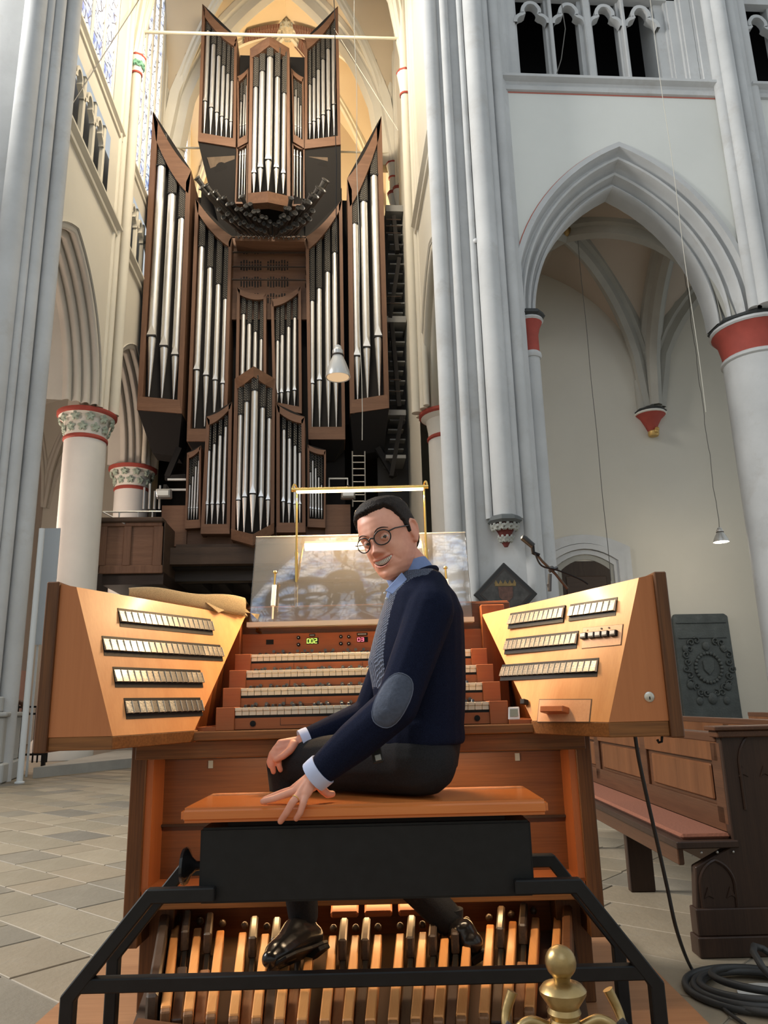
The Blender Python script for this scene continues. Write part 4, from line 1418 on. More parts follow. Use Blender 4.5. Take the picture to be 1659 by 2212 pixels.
# ================================================================ CONSOLE (frame K)
BEECH = wood('console_beech', lin(205, 140, 84), lin(226, 165, 106), 'z', 0.7, 0.42, 0.02, 0.15, 0.2)
BEECH_R = wood('console_pear', lin(152, 82, 44), lin(178, 104, 60), 'x', 0.8, 0.45, 0.02, 0.1, 0.25)
OAKD = wood('console_oak', lin(70, 43, 23), lin(110, 70, 38), 'z', 1.0, 0.5, 0.10, 0.05, 0.5)
OAKX = wood('console_oak_rail', lin(92, 58, 28), lin(140, 92, 48), 'x', 1.0, 0.5, 0.10, 0.05, 0.5)
MAHOG = wood('console_panel', lin(84, 48, 24), lin(118, 70, 37), 'x', 1.1, 0.4, 0.03, 0.2, 0.35)
EDGE = wood('console_edge', lin(142, 78, 40), lin(168, 98, 55), 'z', 1.0, 0.4, 0.02, 0.1, 0.25)
CHEEK = wood('jamb_cheek_wood', lin(172, 106, 62), lin(192, 124, 76), 'z', 0.7, 0.42, 0.02, 0.1, 0.2)
IVORY = plain('key_ivory', lin(232, 218, 192), 0.3)
EBONY = plain('key_ebony', (0.012, 0.011, 0.010), 0.3)
BLACKP = plain('black_plastic', (0.009, 0.009, 0.010), 0.5, spec=.2)
PISTON = plain('piston_grey', (0.12, 0.115, 0.105), 0.3)
BRASS = plain('polished_brass', (0.80, 0.52, 0.16), 0.18, 1.0)

PLAT = wood('platform_wood', lin(150, 105, 72), lin(178, 130, 92), 'x', 0.8, 0.45, 0.05)
pz = 0.06
b = MB(); b.prism([(-1.13, 1.15, 0.0), (0.93, 1.15, 0.0), (0.93, 3.6, 0.0), (-1.13, 3.6, 0.0)], (0, 0, pz))
tag(build(b, 'platform', PLAT, frame=KM, bevel=.004), 'low reddish wooden platform under the organ console and bench', 'platform', kind='structure')

con = thing('organ_console', 'wooden organ console with four manuals and angled stop jambs', 'organ console', (-0.09, 2.9, pz), KM)


def kb_(mb, nm, mat, par, **k):
    return build(mb, nm, mat, par, frame=KM, **k)


# carcase below and behind the keys
CB = 2.62
b = MB(); b.box(-0.66, 0.48, 2.95, 3.45, pz, 1.375); body = kb_(b, 'carcase', MAHOG, con, bevel=.004)
b = MB(); b.box(-0.80, 0.61, 2.76, 2.80, 0.43, 0.92); knee = kb_(b, 'knee_panel', MAHOG, con)
b = MB(); b.box(-0.80, 0.61, 2.745, 2.765, 0.615, 0.622); b.box(-0.80, 0.61, 2.745, 2.765, 0.832, 0.838); kb_(b, 'panel_seam', plain('seam_shadow', (0.03, 0.012, 0.006), .7), knee)
for x in (-0.62, 0.44):
    b = MB(); b.box(x - .008, x + .008, 2.752, 2.762, 0.80, 0.825); kb_(b, 'keyhole_plate', plain('plate_grey' + str(x), (.4, .38, .34), .4, .6), knee)
for s_, xo in ((1, -0.852), (-1, 0.662)):
    b = MB(); b.box(min(xo, xo + s_ * .05), max(xo, xo + s_ * .05), CB, 3.3, pz + .22, 0.91); kb_(b, 'side_panel', OAKD, con, bevel=.003)
    b = MB(); b.box(min(xo + s_ * .05, xo + s_ * .072), max(xo + s_ * .05, xo + s_ * .072), CB + .01, 2.78, 0.44, 0.91); kb_(b, 'stile_edge', EDGE, con)
    b = MB(); b.box(min(xo + s_ * .02, xo + s_ * .13), max(xo + s_ * .02, xo + s_ * .13), CB + .12, 3.3, pz, 0.40); kb_(b, 'foot_panel', OAKD, con, bevel=.003)
b = MB(); b.box(-0.80, 0.61, CB + .01, 2.78, 0.425, 0.45); kb_(b, 'bottom_rail_edge', EDGE, con)
b = MB(); b.box(-0.80, 0.61, CB + .015, 2.72, 0.385, 0.427); kb_(b, 'bottom_rail', OAKX, con, bevel=.002)
b = MB(); b.box(-0.78, 0.60, 2.84, 2.90, pz, 0.39); kb_(b, 'toe_board', MAHOG, con)
# swell shoes in the middle of the toe board
for x in (-0.16, -0.05, 0.06):
    b = MB(); b.hexa([(x - .045, 2.70, .33), (x + .045, 2.70, .33), (x + .045, 2.84, .39), (x - .045, 2.84, .39)], [(x - .045, 2.695, .35), (x + .045, 2.695, .35), (x + .045, 2.835, .41), (x - .045, 2.835, .41)])
    kb_(b, 'swell_shoe', BEECH_R, con, bevel=.006)

# keydesk board
b = MB(); b.box(-0.70, 0.50, 2.40, 3.0, 0.905, 0.932); kb_(b, 'key_table', OAKX, con, bevel=.003)
b = MB(); b.box(-0.78, 0.60, 2.43, 2.46, 0.852, 0.905); kb_(b, 'table_apron', OAKX, con, bevel=.003)

# four manuals
NX0, NX1, NN = -0.482, 0.314, 36
kw = (NX1 - NX0) / NN
kn = MB(); g = .0006
kn.box(-kw / 2 + g, kw / 2 - g, 0, 0.14, -.010, 0)
kn.box(-kw / 2 + g, kw / 2 - g, 0.004, 0.02, -.024, -.010)
KN = kn.mesh('natural_key', IVORY, None, .0008)
ks = MB(); ks.hexa([(-.005, .052, 0), (.005, .052, 0), (.005, .14, 0), (-.005, .14, 0)], [(-.004, .058, .009), (.004, .058, .009), (.004, .14, .009), (-.004, .14, .009)])
KS = ks.mesh('sharp_key', EBONY, None, .001)
ps = MB(); ps.lathe([(.0055, 0), (.0065, .010), (.0055, .014)], (0, 0, 0), 10, ax='y')
PSM = MB(); PSM.lathe([(.0045, 0.0), (.0045, -.010), (.006, -.011), (.006, -.014)], (0, 0, 0), 10, ax='y')
PSM = PSM.mesh('piston', PISTON, 40)
for i in range(4):
    y0 = 2.452 + .113 * i
    zt = 1.000 + .0618 * i
    dx = -.004 * i
    b = MB()
    b.box(NX0 + dx, NX1 + dx, y0 + .006, y0 + .1, zt - .032, zt - .024)
    man = kb_(b, 'manual', BLACKP, con)
    for k in range(NN):
        put('natural_key', KN, KM @ Matrix.Translation((NX0 + dx + (k + .5) * kw, y0, zt)), man)
        if k % 7 in (0, 1, 3, 4, 5) and k < NN - 1:
            put('sharp_key', KS, KM @ Matrix.Translation((NX0 + dx + (k + 1) * kw, y0, zt)), man)
    # key slip under the keys, with inlaid field lines and pistons
    b = MB(); b.box(NX0 + dx, NX1 + dx, y0 + .004, y0 + .11, zt - (.066 if i == 0 else .060), zt - .032)
    sl = kb_(b, 'key_slip', BEECH_R, man)
    for xa, xb in ((-.34, -.09), (0.0, .20)):
        b = MB()
        zz0, zz1 = zt - .056, zt - .034
        for q in ((xa, xb, zz0, zz0 + .0012), (xa, xa + .0012, zz0, zz1), (xb - .0012, xb, zz0, zz1)):
            b.box(q[0], q[1], y0 + .0025, y0 + .005, q[2], q[3])
        kb_(b, 'inlay_line', plain('inlay_dark%d%d' % (i, xa < -.1), (.05, .02, .012), .6), sl)
    if i > 0:
        for xp in (-.43, -.395, -.34, -.312, -.285, -.225, -.198, -.15, -.12, -.09, -.04, -.012, .04, .07, .12, .15, .20, .24, .27):
            put('piston', PSM, KM @ Matrix.Translation((xp + dx, y0 + .004, zt - .052)), sl)
    else:
        for xq in (-.425, .275):
            b = MB(); b.lathe([(.009, 0), (.009, -.004), (.003, -.0045)], (xq, y0 + .004, zt - .049), 16, ax='y'); kb_(b, 'lock_button', BLACKP, sl, smooth=40)
    for s_ in (-1, 1):
        xa = NX0 + dx if s_ < 0 else NX1 + dx
        w_ = .058
        b = MB(); b.box(min(xa, xa + s_ * w_), max(xa, xa + s_ * w_), y0 - .004, y0 + .16, zt - (.068 if i == 0 else .06), zt + .002)
        kb_(b, 'key_cheek', BEECH_R, man, bevel=.0015)
# pistons on the ledge of the top manual
for xp in (-.43, -.395, -.34, -.312, -.285, -.235, -.205, -.15, -.12, -.09, -.04, -.012, .04, .07, .12, .15):
    put('piston', PSM, KM @ Matrix.Translation((xp, 2.925, 1.203)), con)

# display panel
b = MB(); b.box(-0.555, 0.362, 2.93, 2.97, 1.185, 1.272); dp = kb_(b, 'display_panel', BEECH_R, con, bevel=.002)
b = MB(); b.box(-0.52, 0.335, 2.955, 3.0, 1.272, 1.345); kb_(b, 'desk_support', EDGE, con)
for s_, xa in ((-1, -0.60), (1, 0.405)):
    b = MB(); b.box(xa - .045, xa + .045, 2.90, 3.05, .93, 1.36); kb_(b, 'corner_post', EDGE, con, bevel=.003)
b = MB(); b.box(-0.66, 0.48, 2.99, 3.03, 1.25, 1.385); kb_(b, 'back_rail', BEECH_R, con, bevel=.003)


def pan_at(x, y):
    return kY(x, y, 2.93)


def seg_digits(text, p0, w, h, mat, par, nm):
    SEG = {'0': 'abcdef', '1': 'bc', '2': 'abged', '3': 'abgcd', '4': 'fgbc', '5': 'afgcd', '6': 'afgedc', '7': 'abc', '8': 'abcdefg', '9': 'abcdfg'}
    b = MB()
    t = w * .16
    for i, ch in enumerate(text):
        x0, z0 = p0[0] + i * w * 1.35, p0[2]
        x1, z1, zm_ = x0 + w, z0 + h, z0 + h / 2
        for sg in SEG[ch]:
            r = {'a': (x0, x1, z1 - t, z1), 'd': (x0, x1, z0, z0 + t), 'g': (x0, x1, zm_ - t / 2, zm_ + t / 2), 'b': (x1 - t, x1, zm_, z1), 'c': (x1 - t, x1, z0, zm_), 'e': (x0, x0 + t, z0, zm_), 'f': (x0, x0 + t, zm_, z1)}[sg]
            b.box(r[0], r[1], p0[1] - .0012, p0[1] - .0002, r[2], r[3])
    return kb_(b, nm, mat, par)


GREEN = emit('display_green', (0.55, 1.0, 0.05), 3.0)
REDD = emit('display_red', (1.0, 0.05, 0.12), 3.0)
for (x0, y0_, x1, y1_), nm in (((575, 1382, 591, 1392), 'black_window'), ((662, 1378, 688, 1391), 'number_display'), ((771, 1376, 795, 1387), 'number_display'), ((668, 1369.5, 681, 1375), 'name_plate'), ((771, 1367, 794, 1373), 'name_plate')):
    P, Q = pan_at(x0, y0_), pan_at(x1, y1_)
    b = MB(); b.box(P.x, Q.x, 2.9285, 2.9305, Q.z, P.z); kb_(b, nm, BLACKP, dp)
P, Q = pan_at(662, 1378), pan_at(688, 1391)
w_ = (Q.x - P.x) / 3 * .68
seg_digits('002', (P.x + .002, 2.9285, Q.z + .003), w_, (P.z - Q.z) - .006, GREEN, dp, 'green_digits')
P, Q = pan_at(771, 1376), pan_at(795, 1387)
seg_digits('03', (P.x + .002, 2.9285, Q.z + .003), w_, (P.z - Q.z) - .006, REDD, dp, 'red_digits')
WHITE = plain('white_lettering', (.7, .7, .68), .6)
for x0, x1, yy in ((669.5, 679.5, 1372.3), (773, 792, 1370)):
    P, Q = pan_at(x0, yy - 1), pan_at(x1, yy + .6)
    b = MB(); n = 6
    for k in range(n):
        xa = P.x + (Q.x - P.x) * k / n
        b.box(xa, xa + (Q.x - P.x) / n * .7, 2.9275, 2.9284, Q.z, P.z)
    kb_(b, 'tiny_lettering', WHITE, dp)
for x, y in ((645, 1377.5), (645, 1392.5), (736.5, 1375.5), (753.5, 1375.5), (736.5, 1390.5), (753.5, 1390.5)):
    P = pan_at(x, y)
    b = MB(); b.lathe([(.0068, 0), (.0068, -.006), (.005, -.009)], (P.x, 2.93, P.z), 14, ax='y'); kb_(b, 'push_button', BLACKP, dp, smooth=40)
    b = MB(); b.lathe([(.0022, 0), (.0022, -.0005)], (P.x, 2.921, P.z), 8, ax='y'); kb_(b, 'button_mark', WHITE, dp)


# ---- stop jambs
def quad_pts(px4, p0, n):
    return [kPlane(x, y, p0, n) for x, y in px4]


def bil(Q, u, v):
    return (Q[0] * (1 - u) + Q[1] * u) * (1 - v) + (Q[3] * (1 - u) + Q[2] * u) * v


def tabmat(name, col, rough):
    m, nt, b = _new(name)
    v = _coord(nt, (60, 60, 250))
    n = _noise(nt, v, 1.0, 2)
    nt.links.new(_ramp(nt, n, [(0.46, tuple(c * .45 for c in col)), (0.56, col)]), b.inputs['Base Color'])
    b.inputs['Roughness'].default_value = rough
    b.inputs['Metallic'].default_value = 0.1
    b.inputs['Coat Weight'].default_value = 0.35
    b.inputs['Coat Roughness'].default_value = 0.08
    return m


TABS = [tabmat('stop_tab_pale', (0.50, 0.46, 0.36), 0.3), tabmat('stop_tab_tan', (0.27, 0.225, 0.165), 0.35), tabmat('stop_tab_grey', (0.085, 0.072, 0.058), 0.35)]
TABEDGE = plain('tab_clear_edge', (0.62, 0.56, 0.46), 0.2)


def jamb(side, A, B, C, D, O_b, O_t, rows, oak, lip):
    """A,B bottom edge of the slanted panel, C,D its top edge; O_* the outer board's front edge"""
    n = (B - A).cross(C - A).normalized()
    if n.y > 0:
        n = -n
    back = -n * .03
    sg = -1 if side == 'l' else 1
    b = MB(); b.prism([A, B, D, C], back)
    j = kb_(b, 'stop_jamb', BEECH, con)
    # triangular outer face and closing body behind
    b = MB(); b.prism([O_b, A, C, O_t], Vector((0, .02, 0)))
    of = kb_(b, 'jamb_cheek', CHEEK, j)
    b = MB()
    zt = max(C.z, O_t.z)
    xo = O_b.x
    b.hexa([(xo, O_b.y + .09, A.z), (A.x + sg * .04, A.y + .10, A.z), (B.x + sg * 0.04, B.y + .12, A.z), (B.x + sg * .04, 3.05, A.z), (xo, 3.05, A.z)],
           [(xo, O_t.y + .05, C.z - .004), (C.x + sg * .005, C.y + .06, C.z - .004), (D.x + sg * .06, D.y + .02, D.z - .004), (D.x + sg * .06, 3.05, D.z - .004), (xo, 3.05, C.z - .004)])
    kb_(b, 'jamb_body', EDGE, j)
    # oak outer board
    x0, x1 = sorted((O_b.x, O_b.x + sg * .034))
    b = MB(); b.box(x0, x1, O_b.y - .012, 3.0, lip - .004, O_t.z + .006); kb_(b, 'outer_board', OAKD, j, bevel=.003)
    # oak lip below
    off = Vector((0, 0, lip - A.z))
    b = MB(); b.prism([O_b, A, B, B + Vector((0, .2, 0)), Vector((O_b.x, B.y + .2, O_b.z))], off); kb_(b, 'lip_board', OAKX, j, bevel=.002)
    up = (C - A).normalized()
    for px4, cnt, pal in rows:
        Q = quad_pts(px4, A, n)
        b = MB(); b.prism([q + n * .0012 for q in Q], -n * .004)
        rec = kb_(b, 'tab_recess', BLACKP, j)
        for k in range(cnt):
            u0, u1 = (k + .06) / cnt, (k + .94) / cnt
            p00, p10, p11, p01 = bil(Q, u0, .16), bil(Q, u1, .16), bil(Q, u1, .74), bil(Q, u0, .74)
            b = MB(); b.hexa([p00 + n * .002, p10 + n * .002, p11 + n * .002, p01 + n * .002], [p00 + n * .004, p10 + n * .004, p11 + n * .009, p01 + n * .009])
            kb_(b, 'stop_tab', [TABS[pal(k, cnt)]], rec)
            b = MB(); b.hexa([p10 + n * .003, bil(Q, (k + .99) / cnt, .16) + n * .003, bil(Q, (k + .99) / cnt, .76) + n * .003, p11 + n * .003],
                             [p10 + n * .007, bil(Q, (k + .99) / cnt, .16) + n * .007, bil(Q, (k + .99) / cnt, .76) + n * .0105, p11 + n * .0105])
            kb_(b, 'tab_edge', TABEDGE, rec)
    return j, n


def crp(o, s, pts):
    return [(o[0] + x / s, o[1] + y / s) for x, y in pts]


bYk = 2.4
A = kY(243, 1590, 2.06); B = kY(420, 1573, bYk); C = kY(165, 1268, 2.06)
B.z = A.z
nL = (B - A).cross(C - A)
D = kPlane(530, 1328, A, nL)
D.z = C.z + .004
O_b, O_t = kY(103, 1595, 2.06), kY(133, 1262, 2.06)
O_b.x = O_t.x = (O_b.x + O_t.x) / 2
O_b.z = A.z
lo = lambda k, c: 0 if k < 6 else (1 if k < 8 else 2)
lrows = [(crp((200, 1290), 5.53, [(297, 130), (1408, 262), (1440, 455), (328, 352)]), 17, lo),
         (crp((200, 1290), 5.53, [(108, 462), (1522, 572), (1558, 765), (138, 698)]), 21, lambda k, c: 0 if k < 7 else (1 if k < 9 or k > 16 else 2)),
         (crp((200, 1290), 5.53, [(238, 832), (1285, 872), (1320, 1080), (270, 1078)]), 15, lambda k, c: 0 if k < 5 else (1 if k < 7 or k > 11 else 2)),
         (crp((200, 1290), 5.53, [(370, 1205), (1283, 1200), (1315, 1418), (402, 1458)]), 13, lambda k, c: 0 if k in (0, 2, 3, 5, 7) else 2)]
jl, _n = jamb('l', A, B, C, D, O_b, O_t, lrows, 0, 0.902)
A2 = kY(1315, 1560, 2.06); B2 = kY(1150, 1560, bYk); C2 = kY(1380, 1248, 2.06)
B2.z = A2.z
nR = (B2 - A2).cross(C2 - A2)
D2 = kPlane(1040, 1305, A2, nR)
D2.z = C2.z + .004
O_b2, O_t2 = kY(1443, 1560, 2.06), kY(1411, 1241, 2.06)
O_b2.z = A2.z
O_b2.x = O_t2.x = (O_b2.x + O_t2.x) / 2
t1_ = lambda k, c: 1
rc = lambda P: crp((990, 1230), 3.456, P)
rrows = [(rc([(390, 328), (798, 267), (782, 395), (370, 445)]), 12, t1_),
         (rc([(838, 262), (1190, 207), (1175, 345), (823, 387)]), 8, lambda k, c: 1 if k < 3 else 0),
         (rc([(358, 518), (898, 458), (882, 590), (343, 635)]), 15, t1_),
         (rc([(330, 712), (1052, 660), (1037, 800), (313, 832)]), 18, lambda k, c: 1 if k < 14 else 0)]
jr, nr_ = jamb('r', A2, B2, C2, D2, O_b2, O_t2, rrows, 0, 0.902)
# control plate with five rocker switches
def rquad(P, t0, t1):
    Q = quad_pts(rc(P), A2, nr_)
    b = MB(); b.prism([q + nr_ * t1 for q in Q], -nr_ * (t1 - t0)); return b
cpm = wood('control_plate', lin(205, 150, 110), lin(222, 170, 128), 'x', .8, .4, .02)
seam = plain('thin_seam', (.10, .05, .025), .7)
kb_(rquad([(932, 436), (1234, 409), (1218, 566), (922, 593)], -.001, .0010), 'plate_seam', seam, jr)
cpl = kb_(rquad([(935, 438), (1230, 412), (1215, 562), (925, 590)], -.001, .002), 'control_plate', cpm, jr)
for x in (950, 1010, 1060, 1112, 1172):
    y = 500 - (x - 950) * .09
    b = rquad([(x - 20, y - 18), (x + 24, y - 24), (x + 22, y + 20), (x - 22, y + 26)], .001, .011); sw = kb_(b, 'rocker_switch', BLACKP, cpl, bevel=.001)
    b = rquad([(x - 17, y - 14), (x + 18, y - 18), (x + 16, y + 8), (x - 18, y + 12)], .011, .0116); kb_(b, 'switch_lettering', plain('switch_print%d' % x, (.45, .45, .44), .4), sw)
for x, y in ((967, 456), (1075, 444), (1131, 438)):
    kb_(rquad([(x - 5, y - 5), (x + 5, y - 5), (x + 5, y + 5), (x - 5, y + 5)], .0015, .004), 'indicator', BLACKP if x > 1000 else cpm, cpl)
# drawer
kb_(rquad([(605, 969), (1000, 967), (983, 1143), (588, 1141)], -.001, .0008), 'drawer_seam', seam, jr)
dw = kb_(rquad([(609, 975), (994, 974), (977, 1138), (594, 1137)], -.001, .0016), 'drawer', cpm, jr)
kb_(rquad([(665, 1035), (835, 1033), (832, 1080), (662, 1082)], .001, .026), 'drawer_pull', BEECH_R, dw, bevel=.002)
# start switch
sb = rquad([(497, 978), (527, 976), (527, 1012), (497, 1016)], .001, .018); kb_(sb, 'start_switch', BLACKP, jr, bevel=.001)
# lock on the outer cheek
P = kY(990 + 1425 / 3.456, 1230 + 952 / 3.456, O_b2.y)
b = MB(); b.lathe([(.0135, 0), (.0135, -.006), (.011, -.008)], (P.x, O_b2.y + .004, P.z), 20, ax='y'); lk = kb_(b, 'lock', plain('lock_nickel', (.6, .57, .5), .3, .8), jr, smooth=40)
b = MB(); b.box(P.x - .0012, P.x + .0012, O_b2.y - .0055, O_b2.y - .003, P.z - .007, P.z + .001); kb_(b, 'key_slot', BLACKP, lk)
# ledges in front of the jambs
b = MB(); b.box(-0.60, -0.535, 2.45, 2.75, .932, .944); kb_(b, 'side_ledge', BEECH_R, con)
b = MB(); b.box(0.37, 0.455, 2.42, 2.7, .932, .944); kb_(b, 'side_ledge', BEECH_R, con)
# hook under the right wing
b = MB(); P = kY(1430, 1592, 2.1); b.tube([P + Vector((0, 0, .02)), P, P + Vector((-.002, 0, -.012)), P + Vector((-.010, 0, -.014)), P + Vector((-.013, 0, -.006))], .0035, 6); kb_(b, 'cable_hook', BLACKP, con)

# ---- music desk of clear acrylic
ACR, nt, b_ = _new('clear_acrylic')
out = nt.nodes['Material Output']
tr_ = nt.nodes.new('ShaderNodeBsdfTransparent'); tr_.inputs[0].default_value = (.96, .96, .95, 1)
gl = nt.nodes.new('ShaderNodeBsdfGlossy'); gl.inputs['Roughness'].default_value = .02
df = nt.nodes.new('ShaderNodeBsdfDiffuse'); df.inputs[0].default_value = (.85, .82, .78, 1)
fr_ = nt.nodes.new('ShaderNodeFresnel'); fr_.inputs[0].default_value = 1.6
m1 = nt.nodes.new('ShaderNodeMixShader'); m2 = nt.nodes.new('ShaderNodeMixShader'); m1.inputs[0].default_value = .045
nt.links.new(tr_.outputs[0], m1.inputs[1]); nt.links.new(df.outputs[0], m1.inputs[2])
nt.links.new(fr_.outputs[0], m2.inputs[0]); nt.links.new(m1.outputs[0], m2.inputs[1]); nt.links.new(gl.outputs[0], m2.inputs[2])
nt.links.new(m2.outputs[0], out.inputs[0])
nt.nodes.remove(b_)
BL, BR, TL, TR = kY(537, 1357, 2.90), kY(1022, 1343, 2.90), kY(553, 1160, 3.08), kY(1005, 1150, 3.08)
desk = thing('music_desk', 'clear acrylic music desk leaning above the keyboards', 'music desk', ((BL.x + BR.x) / 2, 2.92, BL.z), KM)
b = MB(); b.prism([BL, BR, TR, TL], (0, .008, 0)); kb_(b, 'desk_sheet', ACR, desk, bevel=.001)
ACE = plain('acrylic_edge', (.9, .78, .62), .2, Transmission_Weight=.4)
b = MB(); b.box(BL.x, BR.x, 2.862, 2.90, BL.z, BL.z + .008); kb_(b, 'desk_ledge', ACE, desk)
b = MB(); b.box(BL.x, BR.x, 2.858, 2.864, BL.z, BL.z + .018); kb_(b, 'ledge_lip', ACE, desk)
b = MB(); b.tube([TL + Vector((0, .002, 0)), TR + Vector((0, .002, 0))], .003, 6); kb_(b, 'top_edge', plain('edge_glint', (.8, .78, .72), .2, Transmission_Weight=.5), desk)
for x in (556, 1000):
    P = kY(x, 1357, 2.93); b = MB(); b.bar([P + Vector((0, 0, .03)), P + Vector((0, .0, -.01)), P + Vector((.012, .03, -.02))], .012, .006); kb_(b, 'desk_bracket', BRASS, desk)
# page holders standing on the desk
for x0, yt, yb, lab in ((588, 1230, 1308, 'white page holder with brass cap at the cloth end of the music desk'), (968, 1220, 1290, 'white page holder with brass cap behind the seated man')):
    P, Q = kY(x0, yb, 2.885), kY(x0, yt, 2.885)
    hgt = Q.z - P.z
    ph = thing('page_holder', lab, 'page holder', (P.x, 2.9, P.z), KM)
    lean = Vector((0, .07, 0))
    b = MB(); b.bar([P + Vector((0, .02, 0)), P + Vector((0, .05, hgt * .62))], .017, .008, upv=(0, 1, 0)); kb_(b, 'body', plain('holder_white' + str(x0), (.78, .74, .66), .4), ph, bevel=.002)
    b = MB(); b.tube([P + Vector((0, .05, hgt * .62)), P + Vector((0, .068, hgt))], .004, 8); kb_(b, 'rod', BRASS, ph)
    b = MB(); e = P + Vector((0, .068, hgt)); b.lathe([(.008, -.004), (.009, 0), (.006, .006)], e, 12); kb_(b, 'cap', BRASS, ph, smooth=40)
    b = MB(); b.tube([P + Vector((0, .02, 0)), P + Vector((0, .01, -.05))], .004, 6); kb_(b, 'stem', ACE, ph)

# ---- brass desk lamp with its light strip
lamp = thing('desk_lamp', 'slim brass lamp bar on two posts over the music desk', 'lamp', (-.09, 3.02, 1.38), KM)
LY = 2.96
PL, PR_ = kY(630, 1058, LY), kY(925, 1052, LY)
zl = (PL.z + PR_.z) / 2
b = MB(); b.tube([(PL.x, LY, zl), (PR_.x, LY, zl)], .0085, 12); kb_(b, 'bar', BRASS, lamp, smooth=40)
b = MB(); b.box(PL.x + .02, PR_.x - .02, LY - .010, LY + .010, zl - .0125, zl - .006); kb_(b, 'light_strip', emit('led_strip', (1.0, .74, .36), 9.0), lamp)
for x in (641, 917):
    X = kY(x, 1090, LY + .03).x
    b = MB(); b.tube([(X, LY + .03, 1.375), (X, LY + .03, zl - .04)], .0045, 8); kb_(b, 'post', BRASS, lamp, smooth=40)
    b = MB(); b.tube([(X, LY + .03, 1.375), (X, LY + .03, 1.60)], .0062, 8); kb_(b, 'post_sleeve', BRASS, lamp, smooth=40)
    xe = PL.x + .004 if x < 800 else PR_.x - .004
    P = [(X, LY + .03, zl - .04), (X, LY + .03, zl + .0)]
    for k in range(7):
        a = PI * k / 6
        P.append((X + (xe - X) * (1 - math.cos(a)) / 2, LY + .03 - .03 * (k / 6), zl + .022 * math.sin(a) + .006))
    b = MB(); b.tube(P, .004, 8); kb_(b, 'hook', BRASS, lamp, smooth=40)
L_ = light('desk_lamp_light', 'AREA', K(((PL.x + PR_.x) / 2, LY - .01, zl - .018)), K(((PL.x + PR_.x) / 2, LY - .16, zl - .8)), 24, (1.0, .66, .34), PR_.x - PL.x - .04, .03)

# ---- folded cloth on the left wing
CL, nt, b_ = _new('beige_cloth')
v_ = _coord(nt, (300, 300, 300)); n_ = _noise(nt, v_, 1, 2)
nt.links.new(_ramp(nt, n_, [(.3, (.21, .16, .09)), (.7, (.33, .26, .155))]), b_.inputs['Base Color']); b_.inputs['Roughness'].default_value = .95
_bump(nt, b_, n_, .3, .002)
zc = C.z + .004
cl = thing('folded_cloth', 'beige felt key cover folded on top of the left stop jamb', 'cloth', (-.68, 2.75, zc), KM)
x0c, x1c = kY(228, 1272, 2.35).x, kY(505, 1300, 2.82).x
b = MB(); G = []
nu, nv = 18, 10
for i in range(nu + 1):
    u = i / nu
    row = []
    for j_ in range(nv + 1):
        a = -PI * .5 + PI * j_ / nv          # rolled front edge, soft fold
        Pf = Vector((-.80 + .27 * u, 2.34 + .50 * u, zc))
        hh = .031 * (1 - .45 * (1 - u) ** 2) + .003 * math.sin(u * 9)
        wd = .30
        fold = Vector((.55, -.83, 0))
        row.append(Pf + fold * (.012 * math.cos(a)) + Vector((0, 0, hh * (1 + math.sin(a)))))
    for j_ in range(6):
        t = (j_ + 1) / 6
        Pf = Vector((-.80 + .27 * u, 2.34 + .50 * u, zc))
        row.append(Pf + Vector((-.02 * t, .30 * t, .062 * (1 - .45 * (1 - u) ** 2) - .006 * t + .003 * math.sin(u * 9 + t * 4))))
    G.append(row)
b.grid(G); o = kb_(b, 'upper_fold', CL, cl, smooth=60)
b = MB(); b.prism([Vector((-.80, 2.35, zc)), Vector((-.53, 2.85, zc)), Vector((-.55, 3.1, zc)), Vector((-.82, 2.64, zc))], (0, 0, .016)); kb_(b, 'lower_fold', CL, cl, bevel=.005)
# the corner that hangs over the panel
h1, h2, h3 = kPlane(440, 1303, A, nL), kPlane(500, 1312, A, nL), kPlane(466, 1326, A, nL)
nn_ = nL.normalized() * (-1 if nL.y > 0 else 1)
b = MB(); b.prism([h1 + nn_ * .006, h3 + nn_ * .010, h2 + nn_ * .006], nn_ * .003); kb_(b, 'hanging_corner', CL, cl)
b = MB(); b.grid([[Vector((-.545 + .03 * t, 2.83 + .05 * t, zc + .03 * (1 - t) * s_ + .012)) for t in (0, .3, .6, 1.0, 1.6, 2.2)] for s_ in (0, .5, 1)]); kb_(b, 'loose_end', CL, cl, smooth=60)

# ---- little white timer on the right ledge
P = kY(1110, 1546, 2.44)
tm = thing('timer', 'small white digital timer leaning beside the lowest manual', 'timer', (P.x, 2.46, .944), KM)
q = [(-.019, 0, 0), (.017, 0, 0), (.019, .012, .038), (-.015, .012, .038)]
b = MB(); b.prism([Vector(p) + Vector((P.x, 2.43, .944)) for p in q], (0, .008, 0)); kb_(b, 'body', plain('timer_white', (.8, .78, .74), .35), tm, bevel=.002)
q = [(-.013, .0022, .010), (.012, .0022, .010), (.013, .0095, .032), (-.011, .0095, .032)]
b = MB(); b.prism([Vector(p) + Vector((P.x, 2.4275, .944)) for p in q], (0, .001, 0)); kb_(b, 'screen', plain('timer_lcd', (.25, .26, .17), .3), tm)

